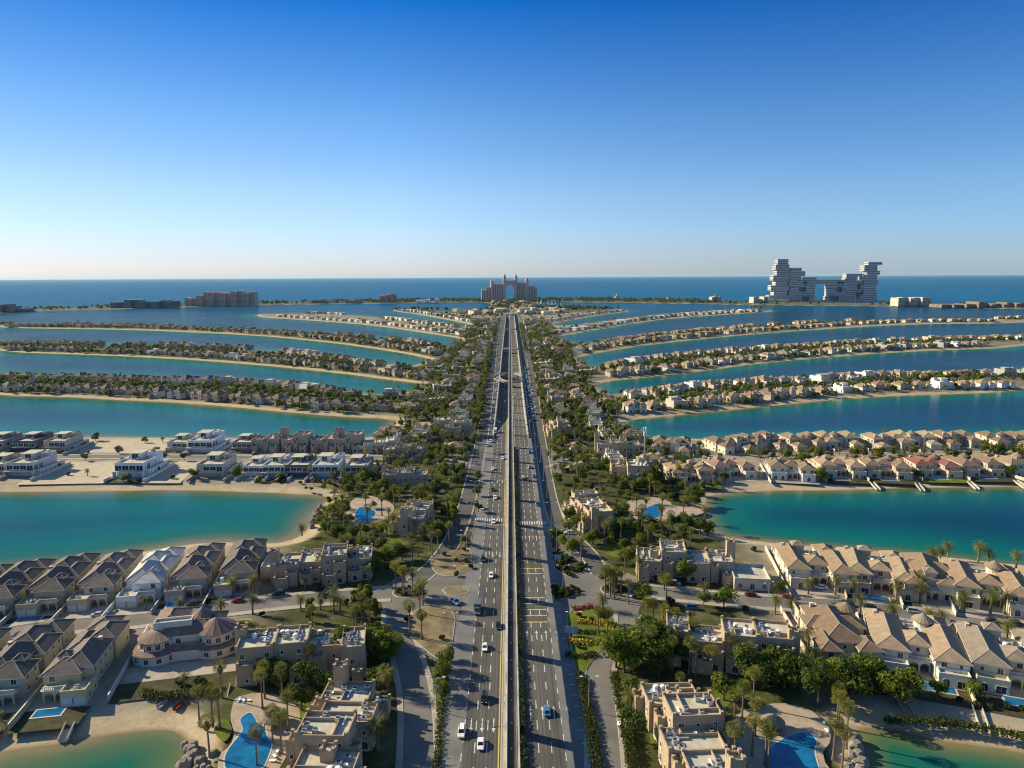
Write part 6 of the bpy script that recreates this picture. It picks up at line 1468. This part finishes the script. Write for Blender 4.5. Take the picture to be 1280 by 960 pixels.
def rocks(pts, lab, seed):
    r = random.Random(seed); t = empty('rock_bank', (0, 0, 0)); tag(t, lab, 'rocks')
    for p in PL(pts):
        mb = MB(); s = r.uniform(.9, 1.9)
        vs = []; n = 7
        for z, q in ((-.6, 1.1), (.4, 1.0), (1.0, .55)):
            vs += [(p.x + s * q * math.cos(k * 6.283 / n) * r.uniform(.75, 1.15), p.y + s * q * math.sin(k * 6.283 / n) * r.uniform(.75, 1.15), Z0 - .9 + z * s * .9) for k in range(n)]
        mb.add(vs, [(i * n + k, i * n + (k + 1) % n, (i + 1) * n + (k + 1) % n, (i + 1) * n + k) for i in range(2) for k in range(n)] + [tuple(2 * n + k for k in range(n))], 'rock'); obj('rock', mb.mesh('rock'), t)
rocks(zz(220, 830, 7.11, [(70, 690), (100, 730), (140, 740), (160, 780), (120, 790), (90, 830), (200, 850), (230, 830), (60, 880), (180, 900), (330, 770), (150, 700), (110, 860), (240, 890), (290, 900)]), 'rough boulders along the shore beside the left resort pool', 1)
rocks(zz(960, 720, 4, [(430, 800), (440, 840), (450, 880), (470, 920), (420, 880), (440, 930), (410, 820), (460, 950), (480, 955), (400, 940)]), 'rough boulders along the shore beside the right resort deck', 2)
rocks(zz(380, 560, 6.4, [(130, 450), (110, 480), (90, 510), (80, 545), (70, 570), (60, 610), (120, 640), (100, 520)]), 'pale boulders round the left lagoon tip', 3)
def hut(px, py, r_, lab):
    c = G(px, py); t = empty('thatched_hut', (c.x, c.y, Z0 + .1)); tag(t, lab, 'hut')
    for k in range(6): mb = MB(); a = k * math.pi / 3; mb.tube([(r_ * .7 * math.cos(a), r_ * .7 * math.sin(a), 0), (r_ * .7 * math.cos(a), r_ * .7 * math.sin(a), 2.4)], [.12, .12], 'wood', 5); obj('post', mb.mesh('post'), t)
    mb = MB(); mb.lathe([(r_ * .98, 2.1), (r_, 2.25), (r_ * .75, 2.9), (r_ * .35, 3.8), (.05, 4.3)], 'thatch', 14); obj('thatch_roof', mb.mesh('thatch_roof'), t)
hut(341, 905, 3.8, 'round thatched pool bar on the edge of left resort pool'); hut(965, 912, 3.2, 'round thatched pool bar beside the dark right resort pool')
hut(466, 636, 2.4, 'small thatched hut on the round deck by left lagoon tip')
for px, py, col, lab in ((224, 884, (.35, .03, .02), 'red rowing boat lying on the small sand beach'), (204, 882, (.5, .5, .5), 'grey rowing boat lying on sand beside the beach ramp'), (48, 906, (.05, .25, .55), 'blue covered boat by the dark beach ramp at lower left')):
    c = G(px, py, 1.2); b = MB(); L = 3.6; vs = []; n = 8
    for k in range(n + 1):
        u = k / n; y = -L / 2 + L * u; w = .75 * math.sin(math.pi * (.22 + .78 * u)) ** .7 if k < n else .02
        vs += [(-w, y, .75 + .2 * u), (-w * .6, y, .05), (w * .6, y, .05), (w, y, .75 + .2 * u), (w * .85, y, .45), (-w * .85, y, .45)]
    b.add(vs, [(6 * i + k, 6 * i + (k + 1) % 6, 6 * i + 6 + (k + 1) % 6, 6 * i + 6 + k) for i in range(n) for k in range(6)] + [(5, 4, 3, 2, 1, 0)], 'fabric')
    t = empty('rowing_boat', (c.x, c.y, 1.15), R(-20)); tag(t, lab, 'boat'); obj('hull', b.mesh('hull'), t, color=col); mb = MB(); mb.box(-.55, .55, -.3, 0, .5, .56, 'wood'); mb.box(-.5, .5, .7, 1.0, .5, .56, 'wood'); obj('bench', mb.mesh('bench'), t)
def loungers():
    f = MB(); f.box(-.33, .33, -.9, .5, .28, .36, 'white'); f.bar((0, .5, .32), (0, 1.0, .75), .66, .08, 'white')
    for x in (-.3, .3):
        for y in (-.8, .4): f.box(x - .03, x + .03, y - .03, y + .03, 0, .28, 'white')
    return [('frame', f.mesh('frame'), None, 0, None, [])]
PROTO['lounger'] = loungers()
k = 0
for nm, pts in (('left resort pool', zz(220, 830, 7.11, [(560, 330), (600, 325), (640, 330), (1000, 620), (990, 680), (900, 790), (880, 830), (860, 870)])), ('right resort pool', [(918, 905), (915, 915), (913, 926), (914, 940), (1030, 905), (1034, 915)])):
    for i, q in enumerate(pts):
        c = G(*q); r = place('sun_lounger', PROTO['lounger'], (c.x, c.y, Z0 + .11), R(37 * i)); tag(r, 'white sun lounger on the deck of the %s, %s of %s going clockwise' % (nm, ordinal(i + 1), {8: 'eight', 6: 'six'}[len(pts)]), 'sun lounger', 'sun loungers round the pools')
mb = MB(); mb.prism([tuple(p) for p in PL([(446, 551), (476, 549), (468, 566), (436, 567)])], Z0, Z0 + .1, 'signblue'); tag(obj('tennis_court', mb.mesh('tennis_court')), 'dark blue walled tennis court by the left lagoon tip', 'tennis court')
# ------------------------------------------------------------------ the crescent and its hotels
class Far:
    """measures a far building on the photograph and builds it at its true place and size"""
    def __init__(s, px, base): s.c = G(px, base); s.k = s.c.y / (FPX * math.cos(PITCH)) * 1.005; s.px = px; s.b = base
    def x(s, px): return (px - s.px) * s.k
    def z(s, py): return max(0, (s.b - py) * s.k)
a = Far(638, 377.0); t = empty('palace_hotel', (a.c.x, a.c.y, Z0)); tag(t, 'pink stepped palace hotel with a great pointed arch at the road end', 'hotel')
def slab(px0, px1, top, y0, y1, nm='wing'):
    x0, x1, h = a.x(px0), a.x(px1), a.z(top); mb = MB(); mb.box(x0, x1, y0, y1, 0, h, 'hotel')
    n = max(1, int((x1 - x0) / 7))
    for k in range(n): xx = x0 + (x1 - x0) * (k + .5) / n; mb.box(xx - 1.6, xx + 1.6, y0 - .5, y0 - .01, 6, h - 5, 'hotelband')
    mb.box(x0 - 1, x1 + 1, y0 - 1, y1 + 1, h, h + 2.2, 'hotel'); return obj(nm, mb.mesh(nm), t)
def turret(px, top, r_, nm='turret'):
    mb = MB(); h = a.z(top); mb.lathe([(r_, 0), (r_, h * .86), (r_ * 1.15, h * .86), (r_ * 1.1, h * .89), (r_ * .8, h * .93), (r_ * .35, h * .97), (.3, h * 1.0)], 'hotel', 10, a.x(px), -2); obj(nm, mb.mesh(nm), t)
slab(603, 609.5, 363, -10, 30); slab(609.4, 617, 360, -8, 30); slab(616.8, 629.6, 356, -5, 28); slab(646, 658, 354.5, -5, 28); slab(657.8, 664.5, 358.5, -8, 30); slab(664.4, 670, 361, -10, 30)
turret(615.5, 350, 8); turret(658, 347.5, 8); turret(604, 361, 6); turret(666, 356, 7); turret(669, 359.5, 6)
mb = MB(); xs0, xs1, zt = a.x(632), a.x(643.3), a.z(350.5); cx = (xs0 + xs1) / 2
for p0, p1 in ((629.5, 632.8), (642.6, 646.1)): mb.box(a.x(p0), a.x(p1), -9, 30, 0, zt, 'hotel')
n = 10; R_ = a.x(642.6) - cx; za = a.z(362.5)
arc = [(cx + R_ * math.cos(math.pi - math.pi * k / n), za + R_ * 1.15 * (math.sin(math.pi * k / n) ** .8)) for k in range(n + 1)]
for (x0, z0), (x1, z1) in zip(arc[:-1], arc[1:]):
    mb.add([(x0, -6, z0), (x1, -6, z1), (x1, -6, zt - 4), (x0, -6, zt - 4), (x0, 26, z0), (x1, 26, z1), (x1, 26, zt - 4), (x0, 26, zt - 4)], [(0, 1, 2, 3), (5, 4, 7, 6), (1, 0, 4, 5), (3, 2, 6, 7)], 'hotel')
obj('arch_gate', mb.mesh('arch_gate'), t); turret(630.8, 343.5, 7.5, 'spire'); turret(644.6, 343.5, 7.5, 'spire')
mb = MB(); mb.lathe([(40, 0), (40, 8), (34, 14), (20, 19), (.5, 21)], 'bluglass', 20, 0, -60); obj('entrance_dome', mb.mesh('entrance_dome'), t)
a2 = a = Far(1030, 376.5); t = empty('stacked_block_hotel', (a.c.x, a.c.y, Z0)); tag(t, 'huge pale hotel of stacked offset blocks joined by a sky bridge', 'hotel')
def stack(cols, nm):
    for (p0, p1, top, bot, y0, y1) in cols:
        mb = MB(); x0, x1, z0, z1 = a.x(p0), a.x(p1), a.z(bot), a.z(top); mb.box(x0, x1, y0, y1, z0, z1, 'tower')
        nf = max(1, int((z1 - z0) / 7.5))
        for k in range(nf): zf = z0 + (z1 - z0) * (k + .35) / nf; mb.box(x0 + 2, x1 - 2, y0 - .6, y0 - .01, zf, zf + 3.4, 'towerdark'); mb.box(x0 - .6, x0 - .01, y0 + 2, y1 - 2, zf, zf + 3.4, 'towerdark')
        obj(nm, mb.mesh(nm), t)
stack([(971, 984, 325.5, 332, 0, 40), (968.5, 985, 332, 338.5, -4, 40), (970.5, 984, 338.5, 345, 0, 40), (966, 985.5, 345, 351, -4, 38), (969.5, 984, 351, 357, 0, 40), (964, 986, 357, 363, -4, 38), (968, 984, 363, 369, 0, 40), (962, 986, 369, 376, -4, 40)], 'tower_block')
stack([(988, 1001, 336, 340, 2, 36), (986, 1005, 340, 346, -2, 36), (988, 1001, 346.1, 352, 4, 36), (986.5, 1003, 352, 358, -2, 36), (988, 999, 358.1, 364, 4, 36), (986.5, 1001, 364, 376, -2, 36), (982, 988, 341, 345, 6, 34), (982, 987, 350, 353, 6, 34), (982, 987, 358.5, 362, 6, 34), (982, 987, 369, 376, 6, 34)], 'tower_block')
stack([(996, 1060, 351, 352.6, 2, 30), (1008.5, 1045, 352.7, 356, 3, 29), (1053.5, 1060, 352.7, 356, 3, 29), (996, 1019, 356.1, 359.4, 2, 30), (1032.5, 1058, 356.1, 359.4, 2, 30), (1007.5, 1018.6, 359.5, 365.5, 3, 29), (1033, 1044.5, 359.5, 365.5, 3, 29), (1052.5, 1058, 359.5, 365.5, 3, 29), (996, 1018.4, 365.6, 370.5, 2, 30), (1033.2, 1056, 365.6, 370.5, 2, 30), (999, 1003.5, 370.6, 376.5, 4, 28), (1012.5, 1019, 370.6, 376.5, 4, 28), (1032, 1037, 370.6, 376.5, 4, 28), (1049, 1056, 370.6, 376.5, 4, 28), (1005, 1020, 347.5, 350.9, 6, 24)], 'sky_bridge')
for p0, p1 in ((990, 1018), (1033.5, 1082)):
    mb = MB(); mb.box(a.x(p0), a.x(p1), 14, 25, 0, a.z(352), 'towerdark'); obj('recessed_glazing', mb.mesh('recessed_glazing'), t)
stack([(1055.2, 1069, 343.5, 349, 0, 36), (1054, 1068.5, 349.1, 356, 4, 36), (1056, 1069, 356.1, 362, 0, 36), (1054, 1068, 362.1, 368, 4, 36), (1056, 1068, 368.1, 376.5, 0, 36), (1068, 1078, 343.5, 346.5, 6, 34), (1068, 1077, 352.3, 355.6, 6, 34), (1067, 1077, 362.3, 365.5, 6, 34), (1067, 1077, 371.5, 376.5, 6, 34)], 'tower_block')
stack([(1081, 1098, 329.5, 333, 0, 36), (1076, 1092, 333, 340, -4, 38), (1080, 1096, 340, 345, 0, 36), (1075, 1092.5, 345, 351, -4, 38), (1078, 1095, 351, 357, 0, 36), (1074, 1092, 357, 363, -4, 38), (1078, 1094, 363, 369, 0, 36), (1073.5, 1094, 369, 376, -4, 38)], 'tower_block')
mb = MB(); mb.box(a.x(950), a.x(985), -30, -8, 0, 9, 'tower'); mb.box(a.x(1012), a.x(1030), -40, -8, 0, 8, 'tower'); mb.box(a.x(1056), a.x(1094), -40, -10, 0, 5, 'tower'); obj('podium', mb.mesh('podium'), t)
def simple_far(name, lab, cat, px, base, fn):
    global a, t
    a = Far(px, base); t = empty(name, (a.c.x, a.c.y, Z0)); tag(t, lab, cat); fn()
def bays(p0, p1, top, n, dep, m, wm, seed, nm='bay', slope=None):
    r = random.Random(seed)
    for k in range(n):
        q0, q1 = p0 + (p1 - p0) * k / n, p0 + (p1 - p0) * (k + 1) / n; h = a.z(top + r.uniform(-1.6, 1.6) + (slope(k / n) if slope else 0)); mb = MB()
        mb.box(a.x(q0), a.x(q1) - 2, (k % 2) * 16, dep + 16, 0, h, m)
        for f in range(int(h / 5)): mb.box(a.x(q0) + 1.5, a.x(q1) - 3.5, (k % 2) * 16 - .5, (k % 2) * 16 - .01, 2.2 + f * 5, 4.4 + f * 5, wm)
        obj(nm, mb.mesh(nm), t)
simple_far('terraced_hotel', 'long pinkish resort hotel of many tall bays on the left crescent', 'hotel', 274, 382.5, lambda: bays(232, 317, 366, 12, 40, 'hotel', 'hotelband', 1, slope=lambda u: 9 * max(0, .25 - u) * 3.4))
simple_far('dark_glass_hotel', 'low dark green glass hotel on the left crescent', 'hotel', 178, 385, lambda: bays(139, 216, 376.5, 9, 50, 'towerdark', 'bluglass', 2))
simple_far('domed_hotel', 'grey hotel with sloping roof cut by the left picture edge', 'hotel', 5, 390, lambda: bays(-20, 26, 381, 6, 60, 'towerdark', 'hotelband', 3, slope=lambda u: abs(u - .35) * 14))
simple_far('tan_hotel', 'plain tan block hotel right of the stacked block hotel', 'hotel', 1144, 383, lambda: bays(1123, 1167, 373.5, 6, 40, 'flatroof', 'hotelband', 4))
simple_far('curved_hotel', 'long low brown hotel at the right end of the crescent', 'hotel', 1230, 384.5, lambda: bays(1178, 1300, 379, 16, 60, 'brownstone', 'hotelband', 5, slope=lambda u: 3 * abs(u - .4)))
simple_far('round_pavilion', 'round brown unfinished pavilion on the crescent left of the palace hotel', 'building', 485, 378, lambda: bays(475, 495, 368.5, 6, 40, 'hotel', 'hotelband', 6))
simple_far('domed_pavilion', 'pink domed pavilion on the crescent shore left of stacked block hotel', 'building', 896, 378, lambda: (bays(890, 903, 372, 4, 30, 'hotel', 'hotelband', 7), (lambda mb: (mb.lathe([(15, 16), (14, 22), (8, 28), (1, 34)], 'brownstone', 12, 0, 15), obj('dome', mb.mesh('dome'), t)))(MB())))
simple_far('pyramid_tower', 'orange stepped water park tower right of the palace hotel', 'building', 772, 375, lambda: (lambda mb: (mb.box(-16, 16, 0, 30, 0, 11, 'hotel'), mb.box(-10, 10, 5, 25, 11, 20, 'hotel'), mb.box(-4, 4, 10, 20, 20, 29, 'hotel'), obj('stepped_tower', mb.mesh('stepped_tower'), t)))(MB()))
simple_far('pointed_tower', 'small dark pointed water park tower between orange tower and domed pavilion', 'building', 836, 376, lambda: (lambda mb: (mb.lathe([(22, 0), (18, 7), (8, 14), (6, 20), (1, 26)], 'brownstone', 8), obj('cone', mb.mesh('cone'), t)))(MB()))
simple_far('white_pavilion', 'long white low building on crescent just left of stacked block hotel', 'building', 951, 379, lambda: bays(942, 961, 372.5, 3, 40, 'flatroof', 'hotelband', 8))
simple_far('low_hall', 'long white low hall on crescent left of the palace hotel', 'building', 533, 378.5, lambda: bays(520, 548, 375.5, 5, 30, 'white', 'hotelband', 9))
simple_far('long_wall', 'long pale hoarding wall on the left crescent near round pavilion', 'wall', 420, 379, lambda: bays(388, 453, 376.3, 10, 10, 'hotel', 'flatroof', 10))
rs = random.Random(8); k = 0
for px in (672, 677, 684, 689, 694, 701):
    k += 1; c = G(px, 380.8 + rs.uniform(-.3, .3), 0); t = empty('sailing_boat', (c.x, c.y, .2), rs.uniform(0, 6)); tag(t, 'white sailing boat in the channel before the crescent, %s of six from left' % ordinal(k), 'boat', 'white boats before the palace hotel')
    mb = MB(); vs = []
    for i in range(7): u = i / 6; w = 3.2 * math.sin(math.pi * (.25 + .74 * u)); y = -11 + 22 * u; vs += [(-w, y, 2.4), (-w * .5, y, -.2), (w * .5, y, -.2), (w, y, 2.4)]
    mb.add(vs, [(4 * i + q, 4 * i + (q + 1) % 4, 4 * i + 4 + (q + 1) % 4, 4 * i + 4 + q) for i in range(6) for q in range(4)] + [(3, 2, 1, 0)], 'white'); obj('hull', mb.mesh('hull'), t)
    mb = MB(); mb.tube([(0, 0, 2.3), (0, 0, 24)], [.3, .15], 'steel', 5); obj('mast', mb.mesh('mast'), t)
    mb = MB(); mb.add([(.1, -.4, 4), (.1, -9, 4.4), (.1, -.4, 23), (-.1, -.4, 4), (-.1, -9, 4.4), (-.1, -.4, 23)], [(0, 1, 2), (5, 4, 3), (0, 3, 4, 1), (1, 4, 5, 2), (2, 5, 3, 0)], 'white'); obj('sail', mb.mesh('sail'), t)
# ------------------------------------------------------------------ labels of what stands around: tied to the nearest building
def short_of(x, y):
    best = min(THINGS, key=lambda q: (q[2] - x) ** 2 + (q[3] - y) ** 2); dx, dy = x - best[2], y - best[3]
    rel = ('right of' if dx > 0 else 'left of') if abs(dx) > abs(dy) * 1.1 else ('behind' if dy > 0 else 'in front of')
    return rel, best[1]
used = {}
for (r, desc, cat, x, y, s, kind) in MADE:
    rel, sh = short_of(x, y); used.setdefault((desc, rel, sh), []).append((to_px(x, y, 4)[0], r, cat))
for (desc, rel, sh), lst in used.items():
    lst.sort(key=lambda q: q[0]); n = len(lst)
    for i, (_, r, cat) in enumerate(lst):
        if n == 1: lab = 'single %s %s %s' % (desc, rel, sh)
        elif n == 2: lab = '%s %s of pair %s %s' % (('left', 'right')[i], desc, rel, sh)
        else: lab = '%s, %s %s %s' % (desc, 'leftmost' if i == 0 else ('rightmost' if i == n - 1 else ordinal(i + 1) + ' from left'), rel, sh)
        tag(r, ' '.join(lab.split()[:16]), cat, 'palms' if cat == 'palm' else ('shrubs' if cat == 'shrub' else 'leafy trees'))
wl_n = {}
for w, short in WALLS: wl_n.setdefault(short, []).append(w)
for short, lst in wl_n.items():
    for i, w in enumerate(lst): tag(w, ('plaster boundary wall beside the %s' if len(lst) == 1 else ('left' if i == 0 else 'right') + ' boundary wall of the %s') % short, 'wall', 'plot boundary walls')

# ------------------------------------------------------------------ air
mb = MB(); mb.box(-95000, 95000, -4000, 95000, -7, 260, 'white'); hz = obj('haze', mb.mesh('haze')); hz['kind'] = 'stuff'; hz['label'] = 'thin blue haze over the whole bay'; hz['category'] = 'haze'
hm = bpy.data.materials.new('air'); hm.use_nodes = True; hn = hm.node_tree.nodes; hn.remove(hn['Principled BSDF'])
pv = hn.new('ShaderNodeVolumePrincipled'); pv.inputs['Color'].default_value = (.55, .82, 1, 1); pv.inputs['Density'].default_value = HAZE; pv.inputs['Anisotropy'].default_value = .2
hm.node_tree.links.new(pv.outputs[0], hn['Material Output'].inputs['Volume']); hz.data.materials.clear(); hz.data.materials.append(hm)
